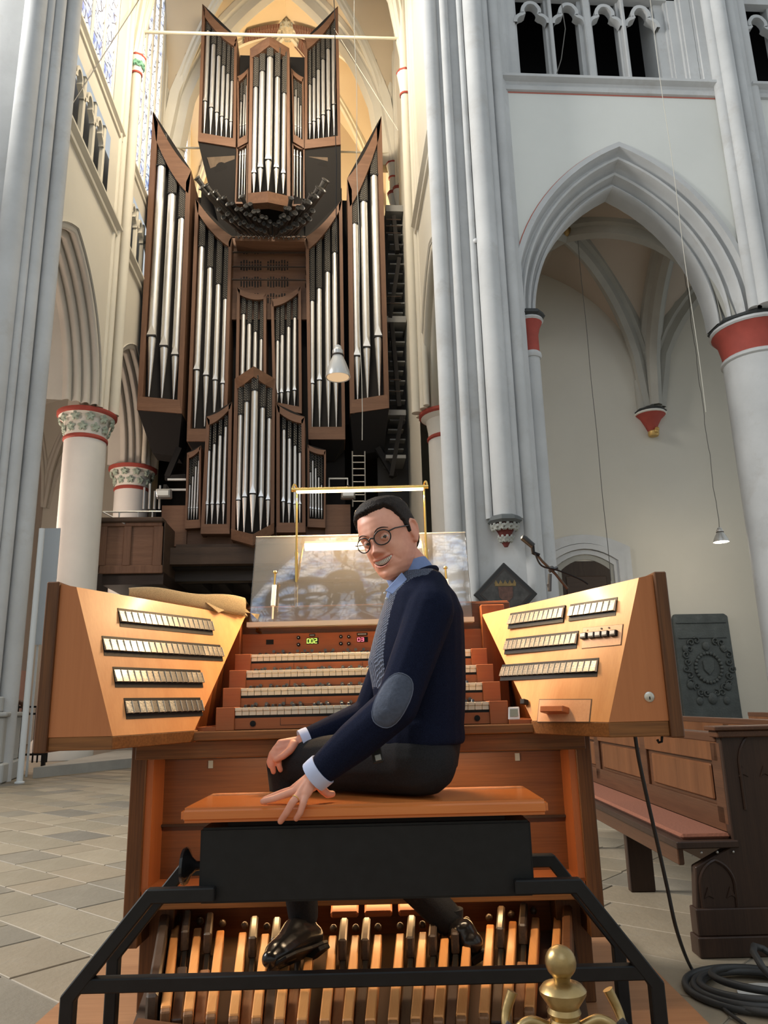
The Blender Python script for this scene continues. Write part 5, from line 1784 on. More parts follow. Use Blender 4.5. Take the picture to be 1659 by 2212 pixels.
# ---- bench
BENCHT = wood('bench_beech', lin(190, 104, 48), lin(214, 132, 70), 'x', 0.8, 0.25, 0.02, 0.5, 0.2)
BLK = plain('black_bench_paint', (.008, .009, .0095), .5, var=.2, scale=30, spec=.3)
bench = thing('organ_bench', 'black steel organ bench with a light wooden seat plank', 'bench', (-.07, 2.2, pz), KM)
b = MB(); b.box(-.53, .395, 2.03, 2.37, .722, .758); kb_(b, 'seat_plank', BENCHT, bench, bevel=.009, seg=3)
b = MB(); b.box(-.485, .352, 2.06, 2.34, .53, .706); bx_ = kb_(b, 'lift_box', BLK, bench, bevel=.006, seg=2)
b = MB(); b.box(-.42, .29, 2.085, 2.32, .704, .724); kb_(b, 'seat_support', INSIDE, bench)
tw = .033
for yy in (2.05, 2.36):
    spread = 0.0
    zt_ = .555
    b = MB(); b.bar([(-.785, yy, pz), (-.785, yy, .335), (-.60, yy, zt_), (-.44, yy, zt_)], tw, tw, upv=(0, 1, 0)); kb_(b, 'frame_leg', BLK, bench, bevel=.003)
    b = MB(); b.bar([(.625, yy, pz), (.625, yy, .335), (.455, yy, zt_), (.30, yy, zt_)], tw, tw, upv=(0, 1, 0)); kb_(b, 'frame_leg', BLK, bench, bevel=.003)
b = MB(); b.box(-.77, .61, 2.035, 2.067, .345, .377); kb_(b, 'cross_bar', BLK, bench, bevel=.003)
for x in (-.785, .625):
    b = MB(); b.box(x - .016, x + .016, 2.06, 2.36, .075, .105); kb_(b, 'side_bar', BLK, bench, bevel=.003)
# height handwheel
b = MB(); b.lathe([(.010, 0), (.012, -.03), (.022, -.042), (.042, -.052), (.047, -.058), (.044, -.066), (.02, -.066), (.004, -.064)], (-.485, 2.16, .60), 24, ax='x'); kb_(b, 'handwheel', plain('black_gloss', (.012, .012, .013), .12), bench, smooth=45)

# ---- assumed lamp under the knee board, added to light the pedals
plm = thing('assumed_pedal_lamp', 'assumed slim lamp strip under the key table lighting knee panel and pedals', 'lamp', (-.09, 2.55, .89), KM)
b = MB(); b.box(-.60, .42, 2.475, 2.51, .886, .905); kb_(b, 'housing', BLACKP, plm, bevel=.002)
b = MB(); b.box(-.58, .40, 2.48, 2.505, .880, .886); kb_(b, 'light_strip', emit('assumed_pedal_led', (1.0, .72, .38), 2.0), plm)
light('assumed_pedal_lamp_light', 'AREA', K((-.09, 2.492, .876)), K((-.09, 2.50, .0)), 8.0, (1.0, .74, .47), .95, .02)
light('toe_fill_light', 'AREA', K((-.09, 2.74, .384)), K((-.09, 2.36, .0)), 1.3, (1.0, .60, .26), .95, .02)  # fill added behind the bottom rail to brighten the pedals, no fixture

# ---- pedalboard
PEDN = wood('pedal_beech', lin(208, 138, 76), lin(232, 168, 104), 'y', 1.0, .4, .03, .1, .2)
PEDF = wood('pedal_worn', lin(112, 78, 52), lin(150, 108, 74), 'y', 1.0, .5, .03)
PEDS = wood('pedal_ebony', (.045, .03, .022), (.10, .07, .05), 'y', 1.0, .35, .03, .3)
PEDB = wood('pedal_frame', lin(78, 48, 28), lin(108, 70, 42), 'x', 1.0, .5, .05)
ped = thing('pedalboard', 'fanned wooden pedalboard with pale naturals and dark sharps', 'pedalboard', (-.08, 2.4, pz), KM)
ZN = .285
def arcf(t):
    return 4 * t * (1 - t)
frontx = [358 + 49.06 * i for i in range(18)]
backx = [379 + 48.6 * i for i in range(18)]
fp, bp = [], []
for i in range(18):
    t = i / 17
    yf = 2174 + 32 * arcf(t) - 10 * t
    yb = 1998 + 34 * arcf(t) - 26 * t
    fp.append(kZ(frontx[i], yf, ZN - .015))
    bp.append(kZ(backx[i], yb, ZN + .02))
hw_ = .0125
def ped_bar(P, Q, w, h, nm, mat, par, m2=None, bevel=.003):
    d = (Q - P); s_ = Vector((d.y, -d.x, 0)).normalized() * w
    b = MB()
    b.hexa([P - s_ - Vector((0, 0, h)), P + s_ - Vector((0, 0, h)), Q + s_ - Vector((0, 0, h)), Q - s_ - Vector((0, 0, h))], [P - s_, P + s_, Q + s_, Q - s_])
    return kb_(b, nm, mat, par, bevel=bevel)
for i in range(18):
    nk = ped_bar(fp[i], bp[i], hw_, .05, 'natural_pedal', PEDN, ped)
    d = bp[i] - fp[i]
    ped_bar(fp[i] + d * -.03 - Vector((0, 0, .006)), fp[i] + d * .0 - Vector((0, 0, .002)), hw_ * .98, .05, 'worn_end', PEDF, nk)
    e = bp[i] + Vector((0, .03, .012)); b = MB(); b.sphere(e, .012, 8, 6); kb_(b, 'felt_pad', PEDS, nk, smooth=60)
    if i < 17 and i % 7 in (0, 1, 3, 4, 5):
        mf, mb2 = (fp[i] + fp[i + 1]) / 2, (bp[i] + bp[i + 1]) / 2
        dd_ = mb2 - mf
        sh = ped_bar(mf + dd_ * .74 + Vector((0, 0, .036)), mb2 + dd_ * .06 + Vector((0, 0, .040)), hw_ * .95, .06, 'sharp_pedal', PEDS, ped, bevel=.005)
        ped_bar(mf + dd_ * .02 - Vector((0, 0, .03)), mf + dd_ * .50 - Vector((0, 0, .012)), hw_ * 1.1, .04, 'sharp_shank', PEDF if i % 2 else PEDS, sh)
        ped_bar(mf + dd_ * .50 - Vector((0, 0, .03)), mf + dd_ * .98 - Vector((0, 0, .012)), hw_ * .7, .03, 'sharp_stem', EBONY, sh)
b = MB(); b.prism([fp[0] + Vector((-.09, -.02, -.09)), fp[17] + Vector((.09, -.02, -.09)), bp[17] + Vector((.06, .08, -.07)), bp[0] + Vector((-.06, .08, -.07))], (0, 0, .015)); kb_(b, 'bed_board', plain('pedal_bed', (.075, .038, .018), .8), ped)
for s_, F_, B_ in ((-1, fp[0], bp[0]), (1, fp[17], bp[17])):
    of_ = Vector((s_ * .042, 0, .02))
    ped_bar(F_ + of_ + Vector((0, .02, 0)), B_ + of_ + Vector((0, .03, .03)), .015, .10, 'side_cheek', PEDS if s_ < 0 else PEDB, ped, bevel=.006)
# curved heel rail in front
G0 = []
b = MB(); R = []
for i in range(25):
    t = -.06 + 1.12 * i / 24
    k = max(0, min(16, int(t * 17)))
    fr = t * 17 - k
    P = fp[k].lerp(fp[k + 1], fr) + Vector((0, -.062, -.022))
    R.append([P + Vector((0, -.03, -.13)), P + Vector((0, .03, -.13)), P + Vector((0, .032, -.008)), P + Vector((0, .026, .002)), P + Vector((0, -.026, 0)), P + Vector((0, -.032, -.01))])
b.rings(R); kb_(b, 'heel_rail', PEDB, ped, smooth=30)
b = MB(); b.prism([bp[0] + Vector((-.06, .085, -.10)), bp[17] + Vector((.06, .085, -.10)), bp[17] + Vector((.06, .085, .06)), bp[0] + Vector((-.06, .085, .06))], (0, .02, 0)); kb_(b, 'toe_rail', PEDB, ped)
# ================================================================ THINGS AROUND THE CONSOLE
# ---- pews (frame K), facing left, on the right of the console
PEWD = wood('pew_oak_dark', (.022, .011, .007), (.052, .026, .015), 'z', .8, .5, .06, .08)
PEWP = wood('pew_panel', (.085, .030, .010), (.19, .075, .028), 'z', .5, .45, .05, .12, .3)
PEWR = wood('pew_rail', (.05, .020, .009), (.115, .048, .022), 'y', .8, .45, .05, .12)
CUSH = plain('pew_cushion', lin(122, 74, 54), .95, var=.12, scale=90, bump=.25)
KP = 3.36
XB = kY(1590, 1800, KP).x            # face of the back
ZTOP = kY(1562, 1578, KP).z
ZSEAT = kY(1500, 1818, KP - .02).z
XS = kY(1462, 1822, KP - .02).x      # front edge of the seat


def pew(dx, dy, length, lab, full=True):
    p = thing('pew', lab, 'pew', (XB + dx, KP + dy, 0), KM, group='oak pews')
    T = lambda x, y, z: Vector((x + dx, y + dy, z))
    x0 = kY(1506, 2000, KP).x
    # end panel: plinths, lower leaf, upper leaf, cap
    def bx(xa, xb, ya, yb, za, zb, nm, mat, par=p, bevel=.004):
        b = MB(); b.box(xa + dx, xb + dx, ya + dy, yb + dy, za, zb); return kb_(b, nm, mat, par, bevel=bevel)
    ep = MB(); ep.prism([T(x0, KP, .10), T(XB + .30, KP, .10), T(XB + .30, KP, ZTOP), T(XB - .015, KP, ZTOP), T(XB - .015, KP, ZSEAT - .02), T(x0 + .02, KP, ZSEAT - .10)], (0, .05, 0))
    en = kb_(ep, 'end_panel', PEWD, p, bevel=.004)
    bx(x0 - .012, XB + .32, KP - .03, KP + .06, 0.0, .075, 'plinth', PEWD)
    bx(x0 - .004, XB + .31, KP - .018, KP + .055, .075, .175, 'plinth', PEWD)
    bx(XB - .05, XB + .34, KP - .035, KP + .08, ZTOP, ZTOP + .018, 'cap_moulding', PEWR)
    bx(XB - .035, XB + .34, KP - .022, KP + .07, ZTOP - .028, ZTOP, 'cap_moulding', PEWR)
    # carved tracery hints on the end panel
    def cusp(cx_, cz, r):
        b = MB()
        P = [T(u_, KP - .002, z_) for u_, z_ in arch_pts(cx_, cz, r, r * 1.35, 0, 10)]
        b.tube([P[0] - Vector((0, 0, r * 1.6))] + P + [P[-1] - Vector((0, 0, r * 1.6))], .007, 6)
        kb_(b, 'carved_arch', PEWD, en)
    cusp(XB + .16, ZTOP - .14, .11)
    cusp(x0 + .10, ZSEAT - .17, .07)
    for zz, xs2 in ((ZTOP - .17, (XB + .06, XB + .15)), (ZSEAT - .20, (x0 + .06, x0 + .15))):
        for xx in xs2:
            b = MB(); b.prism([T(xx - .022, KP - .001, zz - .02), T(xx, KP - .001, zz - .008), T(xx + .022, KP - .001, zz - .02), T(xx, KP - .001, zz + .028)], (0, -.004, 0)); kb_(b, 'carved_cusp', PEWD, en, bevel=.002)
    for i in range(3):
        b = MB(); b.sphere(T(x0 + .05 + i * .065, KP - .003, ZSEAT - .045), .006, 8, 5); kb_(b, 'screw_head', plain('screw%d%s' % (i, lab[:9]), (.5, .48, .44), .4, .8), en, smooth=60)
    y1 = KP + length
    bx(XS, XB + .0, KP - .02, y1, ZSEAT - .028, ZSEAT, 'seat_board', PEWD)
    bx(XS + .02, XS + .045, KP + .04, y1, ZSEAT - .10, ZSEAT - .028, 'seat_apron', PEWR)
    bx(XS + .035, XB - .012, KP + .02, y1 - .05, ZSEAT, ZSEAT + .022, 'cushion', CUSH, bevel=.01)
    for yy in (KP + 1.05, KP + 2.3):
        if yy < y1:
            bx(x0 + .05, XB - .02, yy, yy + .05, 0, ZSEAT - .03, 'seat_bearer', PEWD)
    # back: frame and sunk panels
    bk = bx(XB, XB + .03, KP + .03, y1, ZSEAT - .15, ZTOP - .02, 'back_board', PEWR, bevel=0)
    bx(XB - .02, XB + .05, KP + .05, y1, ZTOP - .05, ZTOP - .012, 'top_rail', PEWR)
    step_ = .98
    k = 0
    y = KP + .12
    while y + step_ < y1 + .5:
        ya, yb = y, min(y + step_ - .14, y1 - .05)
        if yb - ya > .1:
            za, zb = ZSEAT + .14, ZTOP - .145
            bx(XB - .012, XB + .002, ya + .035, yb - .035, za - .005, zb + .0, 'back_panel', PEWP, bk, bevel=.012)
        bx(XB - .016, XB + .002, y - .10, y + .0, ZSEAT + .05, ZTOP - .05, 'stile', PEWR, bk)
        y += step_
    bx(XB - .016, XB + .002, KP + .05, y1, ZTOP - .13, ZTOP - .045, 'upper_rail', PEWP, bk, bevel=.003)
    bx(XB - .016, XB + .002, KP + .05, y1, ZSEAT + .02, ZSEAT + .12, 'lower_rail', PEWR, bk, bevel=.003)
    return p


pew(0, 0, 3.0, 'dark oak pew with dusty pink seat cushion beside the console cable')
pew(1.0, .25, 3.4, 'dark oak pew directly behind the cushioned pew')
pew(2.0, .9, 3.2, 'dark oak pew furthest back, towards the carved grave slab')

# ---- cable that hangs from the console, and the coil on the floor
RUB = plain('cable_rubber', (.02, .02, .021), .55)


def smoothpath(P, n=8):
    P = [Vector(p) for p in P]
    out = []
    for i in range(len(P) - 1):
        p0, p1, p2, p3 = P[max(i - 1, 0)], P[i], P[i + 1], P[min(i + 2, len(P) - 1)]
        for k in range(n):
            t = k / n
            out.append(.5 * ((2 * p1) + (p2 - p0) * t + (2 * p0 - 5 * p1 + 4 * p2 - p3) * t * t + (3 * p1 - p0 - 3 * p2 + p3) * t ** 3))
    out.append(P[-1])
    return out


pts = [kY(1372, 1590, 2.5), kY(1380, 1640, 2.52), kY(1397, 1720, 2.56), kY(1422, 1830, 2.62), kY(1442, 1920, 2.68), kY(1462, 2010, 2.76), kZ(1490, 2085, .02), kZ(1525, 2135, .008), kZ(1565, 2180, .008), kZ(1610, 2214, .008)]
b = MB(); b.tube(smoothpath(pts), .0062, 8)
tag(build(b, 'cable', RUB, frame=KM, smooth=60), 'thin black cable drooping from the right console wing to the floor', 'cable')
CC = kZ(1640, 2150, 0)
P = []
rr_ = random.Random(5)
for k in range(5 * 28):
    a = 2 * PI * k / 28
    lp = k // 28
    R_ = .23 - .018 * lp + .012 * math.sin(a * 1.0 + lp * 1.7)
    P.append(CC + Vector((R_ * math.cos(a) + .015 * math.sin(lp * 2), R_ * .95 * math.sin(a) + .012 * math.cos(lp * 3), .013 + .012 * lp * (.6 + .3 * math.sin(a + lp)))))
P += [CC + Vector((.1, .15, .10)), CC + Vector((.02, .05, .12)), CC + Vector((.03, -.08, .06)), CC + Vector((.12, -.12, .03))]
b = MB(); b.tube(smoothpath(P, 2), .0125, 8)
tag(build(b, 'cable_coil', plain('coil_rubber', (.035, .036, .036), .5), frame=KM, smooth=60), 'thick black cable coiled on the stone floor by the pew', 'cable coil')
b = MB(); b.lathe([(.11, .0), (.11, .006), (.10, .008)], CC + Vector((.04, -.01, 0)), 24)
tag(build(b, 'white_disc', plain('disc_white', (.62, .61, .58), .6, var=.1, scale=20), frame=KM, smooth=40), 'flat white disc lying inside the coiled cable', 'disc')

# ---- brass rope stanchion in the foreground
OLDB = plain('old_brass', (.40, .285, .13), .36, 1.0, .25, 25, .15)
KS_ = .92
PB = kY(1211, 2078, KS_)
sn = thing('rope_stanchion', 'old brass rope stanchion with ball top and hooks in front of the bench', 'stanchion', (PB.x, KS_, 0), KM)
zb0 = PB.z
s1 = .0168
b = MB(); b.sphere((PB.x, KS_, zb0), s1, 20, 12); kb_(b, 'ball', OLDB, sn, smooth=60)
b = MB(); b.lathe([(.009, -.022), (.0085, -.017), (.011, -.012)], (PB.x, KS_, zb0), 20)
b.lathe([(.016, -.043), (.018, -.040), (.0245, -.031), (.0252, -.027), (.021, -.022), (.010, -.018)], (PB.x, KS_, zb0), 24); kb_(b, 'collar', OLDB, sn, smooth=35)
b = MB(); b.lathe([(.017, -.060), (.0145, -.054), (.018, -.048), (.015, -.041)], (PB.x, KS_, zb0), 24); kb_(b, 'neck', OLDB, sn, smooth=35)
b = MB(); b.lathe([(.014, -zb0 + .03), (.015, -.35), (.020, -.34), (.021, -.30), (.022, -.16), (.0235, -.10), (.0235, -.064), (.020, -.059)], (PB.x, KS_, zb0), 24); kb_(b, 'post', OLDB, sn, smooth=35)
b = MB(); b.lathe([(.15, -zb0), (.15, -zb0 + .015), (.05, -zb0 + .03), (.02, -zb0 + .05)], (PB.x, KS_, zb0), 28); kb_(b, 'foot', OLDB, sn, smooth=35)
for s_ in (-1, 1):
    c = Vector((PB.x, KS_, zb0 - .062))
    pth = [c + Vector((s_ * .018, 0, 0)), c + Vector((s_ * .035, 0, .006)), c + Vector((s_ * .048, -.003, .002)), c + Vector((s_ * .056, -.004, -.010)), c + Vector((s_ * .052, -.006, -.02))]
    b = MB(); b.tube(smoothpath(pth, 5), [.0055] * 21, 10); kb_(b, 'hook_arm', OLDB, sn, smooth=60)
    pth = [c + Vector((s_ * .056, -.004, -.012)), c + Vector((s_ * .062, .006, .0)), c + Vector((s_ * .060, .012, .012)), c + Vector((s_ * .052, .014, .030))]
    b = MB(); b.tube(smoothpath(pth, 5), [.004 + .00012 * i for i in range(16)], 10); kb_(b, 'hook_tip', OLDB, sn, smooth=60)
ROPE = plain('dark_rope', (.03, .028, .03), .9, bump=.5, scale=120)
for s_, lab in ((-1, 'dark rope end hanging from the bench side of the brass stanchion'), (1, 'dark rope end hanging from the pew side of the brass stanchion')):
    c = Vector((PB.x, KS_, zb0 - .062))
    pth = [c + Vector((s_ * .057, -.004, .005)), c + Vector((s_ * .07, -.008, -.010)), c + Vector((s_ * .10, -.014, -.030)), c + Vector((s_ * .18, -.04, -.055)), c + Vector((s_ * .5, -.1, -.14))]
    b = MB(); b.tube(smoothpath(pth, 5), .0062, 8)
    tag(build(b, 'barrier_rope', ROPE, frame=KM, smooth=60), lab, 'rope')

# ---- microphone on a boom behind the right wing
mk = thing('microphone_boom', 'black microphone on a thin boom behind the right console wing', 'microphone', (kY(1215, 1275, 2.95).x, 2.95, C2.z), KM)
q = lambda x, y, Y=2.95: kY(x, y, Y)
b = MB(); b.tube([q(1128, 1161), q(1133, 1164), q(1152, 1180)], [.012, .0135, .0125], 12); kb_(b, 'microphone', plain('mic_black', (.02, .02, .02), .35), mk, smooth=40)
b = MB(); b.sphere(q(1131, 1163), .0125, 10, 6); kb_(b, 'mic_grille', plain('mic_grille', (.35, .35, .34), .35, .8), mk, smooth=60)
b = MB(); b.tube([q(1150, 1178), q(1152, 1194), q(1165, 1200)], .0085, 8); kb_(b, 'clip', BLACKP, mk, smooth=40)
b = MB(); b.tube([q(1158, 1196), q(1172, 1213), q(1200, 1240), q(1226, 1272)], .0055, 8); kb_(b, 'boom', plain('boom_bronze', (.10, .07, .05), .35, .7), mk, smooth=40)
b = MB(); b.tube(smoothpath([q(1156, 1196, 2.94), q(1170, 1222, 2.94), q(1205, 1232, 2.94), q(1250, 1250, 2.94), q(1270, 1262, 2.94)], 5), .0035, 6); kb_(b, 'mic_cable', BLACKP, mk, smooth=40)
b = MB(); b.sphere(q(1192, 1228), .011, 8, 6); b.tube([q(1186, 1234), q(1204, 1226)], .007, 8); b.tube([q(1188, 1240), q(1187, 1277)], .008, 8); b.tube([q(1184, 1262), q(1188, 1277)], .006, 8); kb_(b, 'clamp', plain('clamp_steel', (.08, .08, .08), .3, .6), mk, smooth=40)

# ---- lozenge panel (hatchment) on the pier
YH = 11.98
c = atY(1092, 1284, YH); hw2 = .52
def loz(r, Y, w=1.0):
    return [(c.x - r, Y, c.z), (c.x, Y, c.z - r), (c.x + r, Y, c.z), (c.x, Y, c.z + r)]
ht = thing('hatchment', 'black framed lozenge panel with gilt crown hanging on the grey pier', 'hatchment', (c.x, YH, c.z - hw2))
b = MB(); b.prism(loz(hw2, YH - .02), (0, .06, 0)); build(b, 'frame', plain('hatch_black', (.012, .012, .012), .4), ht, bevel=.01)
b = MB(); b.prism(loz(hw2 - .09, YH - .026), (0, .006, 0)); build(b, 'inner_frame', plain('hatch_brown', (.03, .022, .018), .5), ht)
b = MB(); b.prism(loz(hw2 - .13, YH - .030), (0, .006, 0)); build(b, 'painting', plain('hatch_ground', (.045, .042, .038), .5, var=.5, scale=8), ht)
GLD = plain('hatch_gold', (.20, .13, .04), .5, var=.3, scale=20)
b = MB()
b.box(c.x - .17, c.x + .17, YH - .036, YH - .030, c.z + .13, c.z + .17)
for i in range(5):
    x = c.x - .15 + i * .075
    b.prism([(x - .03, YH - .036, c.z + .17), (x + .03, YH - .036, c.z + .17), (x, YH - .036, c.z + .23)], (0, .006, 0))
build(b, 'painted_crown', GLD, ht)
b = MB(); b.prism([(c.x - .12, YH - .036, c.z + .12), (c.x + .12, YH - .036, c.z + .12), (c.x + .11, YH - .036, c.z - .05), (c.x, YH - .036, c.z - .15), (c.x - .11, YH - .036, c.z - .05)], (0, .006, 0)); build(b, 'painted_shield', plain('hatch_shield', (.10, .045, .03), .5, var=.4, scale=15), ht)

# ---- carved grave slab against the aisle wall
sx0, sx1, sz1 = 7.74, 9.02, 2.83
SLATE = stone('dark_slate', (.055, .065, .063), .3, 2.5, .6, stain=(.10, .11, .105), bump=.5)
gs = thing('grave_slab', 'large dark carved stone grave slab with coat of arms against the wall', 'grave slab', ((sx0 + sx1) / 2, YB - .1, 0))
b = MB(); b.prism([(sx0, YB - .14, 0), (sx1 + .05, YB - .14, 0), (sx1 + .02, YB - .12, sz1 - .06), (sx1 - .06, YB - .12, sz1), (sx0 + .05, YB - .12, sz1), (sx0, YB - .12, sz1 - .1)], (0, .1, 0)); build(b, 'slab', SLATE, gs, bevel=.015)
cx_, cz_ = (sx0 + sx1) / 2 + .05, 1.62
yf = YB - .145
b = MB()
for a0 in range(24):
    a = 2 * PI * a0 / 24
    b.sphere((cx_ + .30 * math.cos(a), yf, cz_ + .32 * math.sin(a)), .045, 8, 5)
build(b, 'relief_wreath', SLATE, gs, smooth=60)
b = MB(); b.prism([(cx_ - .13, yf - .02, cz_ + .16), (cx_ + .13, yf - .02, cz_ + .16), (cx_ + .12, yf - .02, cz_ - .04), (cx_, yf - .02, cz_ - .17), (cx_ - .12, yf - .02, cz_ - .04)], (0, .03, 0)); build(b, 'relief_shield', SLATE, gs, bevel=.012)
b = MB(); b.box(sx0 + .08, sx1 - .08, yf - .005, yf + .02, 2.28, 2.31); b.box(sx0 + .06, sx1 - .05, yf - .005, yf + .02, 2.62, 2.645); build(b, 'relief_ledge', SLATE, gs, bevel=.005)
rg = random.Random(11)
for k in range(26):
    a = 2 * PI * k / 26 + .1
    r1, r2 = .47 + .05 * (k % 2), .62 - .06 * (k % 3)
    x, z = cx_ + r1 * math.cos(a) * 1.02, cz_ + .05 + (r1 + .12) * math.sin(a) * 1.05
    if not (sx0 + .06 < x < sx1 - .06) or z > 2.25 or z < .5:
        continue
    b = MB()
    P = [(x + (.02 + .055 * t / 6) * math.cos(t + k), yf, z + (.02 + .055 * t / 6) * math.sin(t + k)) for t in [i * .7 for i in range(11)]]
    b.tube(P, .022, 6); build(b, 'relief_scroll', SLATE, gs, smooth=60)
for x, z, r in ((sx0 + .22, 1.25, .08), (sx1 - .2, 1.2, .08), (cx_, .95, .11), (cx_ - .3, .9, .08), (cx_ + .32, .9, .08), (cx_, 2.1, .09), (sx0 + .2, 2.05, .07), (sx1 - .2, 2.05, .07)):
    b = MB(); b.sphere((x, yf, z), r, 10, 6, sc=(1, .4, 1.2)); build(b, 'relief_figure', SLATE, gs, smooth=60)

# ---- pendant lamps and wires
def pendant(px, py_top, py_bot, Y, rad, lab, lit, cable_top):
    P = atY(px, py_bot, Y)
    Tt = atY(px, py_top, Y)
    h = Tt.z - P.z
    X = P.x
    t = thing('pendant_lamp', lab, 'pendant lamp', (X, Y, P.z))
    b = MB(); b.lathe([(rad * .95, .02 * h), (rad, 0), (rad * 1.02, .03 * h), (rad * .92, .2 * h), (rad * .66, .46 * h), (rad * .48, .60 * h), (rad * .42, .66 * h)], (X, Y, P.z), 28)
    build(b, 'shade', SHD, t, smooth=40)
    b = MB(); b.lathe([(rad * .9, .012 * h), (rad * .5, .012 * h), (.001, .012 * h)], (X, Y, P.z), 28, cap=False)
    build(b, 'diffuser', lit, t)
    b = MB(); b.lathe([(rad * .40, .66 * h), (rad * .44, .68 * h), (rad * .44, .82 * h), (rad * .34, .86 * h), (rad * .30, .95 * h), (rad * .1, h)], (X, Y, P.z), 20); build(b, 'socket', SHD, t, smooth=40)
    b = MB(); b.lathe([(rad * .50, .66 * h), (rad * .50, .69 * h)], (X, Y, P.z), 20); build(b, 'clamp_ring', IRON, t)
    zt = 26 if cable_top is None else cable_top
    b = MB(); N = 40
    b.tube([(X + (.012 * math.sin(i * .9) + .006 * math.sin(i * 2.3)) * (1 if 0 < i < N else 0), Y, P.z + h + (zt - P.z - h) * i / N) for i in range(N + 1)], .010 if rad > .2 else .007, 6); build(b, 'cord', BLACKP if cable_top is None else plain('cord_grey', (.16, .15, .13), .6), t)


SHD = plain('lamp_white_metal', (.62, .61, .58), .35, .5)
pendant(730, 745, 816, 13.4, .235, 'grey bell-shaped pendant lamp hanging in front of the organ', emit('warm_lamp', (1.0, .66, .36), .55, (.6, .5, .4)), None)
pendant(1558, 1139, 1171, 15.0, .155, 'small lit pendant lamp hanging in the right aisle', emit('cool_lamp', (1.0, .97, .92), 9.0), 11.52)
light('aisle_pendant_light', 'POINT', atY(1558, 1185, 15.0), atY(1558, 1300, 15.0), 40, (1.0, .86, .66), .1)


def wire(P, r, mat, lab, nm='hanging_wire'):
    b = MB(); b.tube(P, r, 5)
    tag(build(b, nm, mat, smooth=60), lab, 'wire')


WG = plain('wire_grey', (.10, .095, .085), .6)
WL = plain('wire_pale', (.55, .52, .44), .6)
X0 = atY(1320, 1255, 14.9)
wire([(X0.x + .006 * math.sin(i), 14.9, X0.z + (11.3 - X0.z) * i / 20) for i in range(21)], .007, WG, 'thin dark wire hanging straight from the aisle vault boss')
Xw = atY(1480, 560, 12.0)
wire([(Xw.x + .01 * math.sin(i * .8), 12.0, 5.8 + (18 - 5.8) * i / 24) for i in range(25)], .006, WL, 'thin pale wire hanging in front of the right arch')
Xw = atY(772, 360, 14.0)
wire([(Xw.x + .016 * math.sin(i * 1.1), 14.0, 6 + 19 * i / 30) for i in range(31)], .008, WL, 'thin pale wire hanging before the right organ towers')
wire([atX(140, 250, -5.35), atY(300, 0, 17.5)], .012, WG, 'thin dark wire slanting up from the left triforium')
wire([atY(722, 62, 19.4), atY(860, 282, 17.6)], .010, WL, 'thin pale wire slanting from the organ top to the right wall')
wire([atY(611, 30, 24.2), atY(608, 84, 24.2)], .012, WG, 'short dark wire hanging from the vault boss')
wire([(4.85, 12.45, 15.3), (4.88, 12.43, 14.4), (4.72, 12.4, 13.6), (4.6, 12.4, 13.25)], .010, WG, 'thin dark wire drooping across the triforium lights')

# ---- left background: white pole, tall banner, railing
PF = atZ(42, 1692, 0)
wp = thing('white_pole', 'slim white pole standing beside the left pier', 'pole', PF)
b = MB(); ztp = atY(93, 1142, PF.y).z; b.tube([PF, (PF.x, PF.y, ztp)], .045, 12); build(b, 'shaft', plain('pole_white', (.62, .64, .64), .45), wp, smooth=40)
b = MB(); b.lathe([(.07, 0), (.07, .02), (.05, .03)], PF, 14); build(b, 'foot', MATS['pole_white'], wp, smooth=40)
YBn = 13.2
Q0, Q1 = atY(97, 1141, YBn), atY(122, 1392, YBn)
bn = thing('banner', 'tall pale grey banner panel behind the white pole', 'banner', (Q0.x, YBn, 0))
b = MB(); b.box(Q0.x, Q0.x + .26, YBn, YBn + .03, Q1.z, Q0.z); build(b, 'cloth', plain('banner_grey', (.50, .54, .57), .7), bn)
b = MB(); b.box(Q0.x + .02, Q0.x + .05, YBn + .03, YBn + .06, 0, Q0.z); build(b, 'stand', MATS['pole_white'], bn)
rl_ = thing('iron_railing', 'low dark iron railing behind the left pier', 'railing', atZ(60, 1640, 0))
YR = 14.2
ra, rb2 = atY(30, 1520, YR), atY(100, 1640, YR)
BLKI = plain('black_iron', (.015, .014, .013), .5, .3)
for i in range(9):
    x = ra.x + (rb2.x - ra.x) * i / 8
    b = MB(); b.box(x - .012, x + .012, YR, YR + .02, .16, ra.z - .06); build(b, 'baluster', BLKI, rl_)
for z in (.28, ra.z - .08, ra.z - .2):
    b = MB(); b.box(ra.x, rb2.x, YR - .01, YR + .03, z, z + .035); build(b, 'rail', BLKI, rl_)
for x in (ra.x + .05, rb2.x - .05):
    b = MB(); b.box(x - .03, x + .03, YR - .02, YR + .04, 0.0, ra.z); build(b, 'post', BLKI, rl_)
wc = thing('wooden_chair', 'dark curved wooden chair back beside the iron railing', 'chair', atZ(45, 1640, 0))
cw = atY(40, 1530, 13.9)
CHW = wood('chair_wood', (.04, .02, .012), (.10, .05, .03), 'z')
for dx in (-.12, .12):
    b = MB(); b.tube([(cw.x + dx, 13.9, 0), (cw.x + dx, 13.9, .45), (cw.x + dx * .9, 13.95, .9), (cw.x + dx * .7, 13.95, cw.z + .1)], .022, 8); build(b, 'leg', CHW, wc, smooth=50)
    b = MB(); b.tube([(cw.x + dx, 13.55, 0), (cw.x + dx, 13.55, .45)], .022, 8); build(b, 'leg', CHW, wc, smooth=50)
b = MB(); b.box(cw.x - .15, cw.x + .15, 13.53, 13.95, .44, .48); build(b, 'seat', CHW, wc, bevel=.01)
b = MB(); b.tube([(cw.x - .13, 13.95, cw.z), (cw.x - .05, 13.95, cw.z + .12), (cw.x + .05, 13.95, cw.z + .08), (cw.x + .14, 13.95, cw.z - .12)], .05, 8); build(b, 'backrest', CHW, wc, smooth=50)

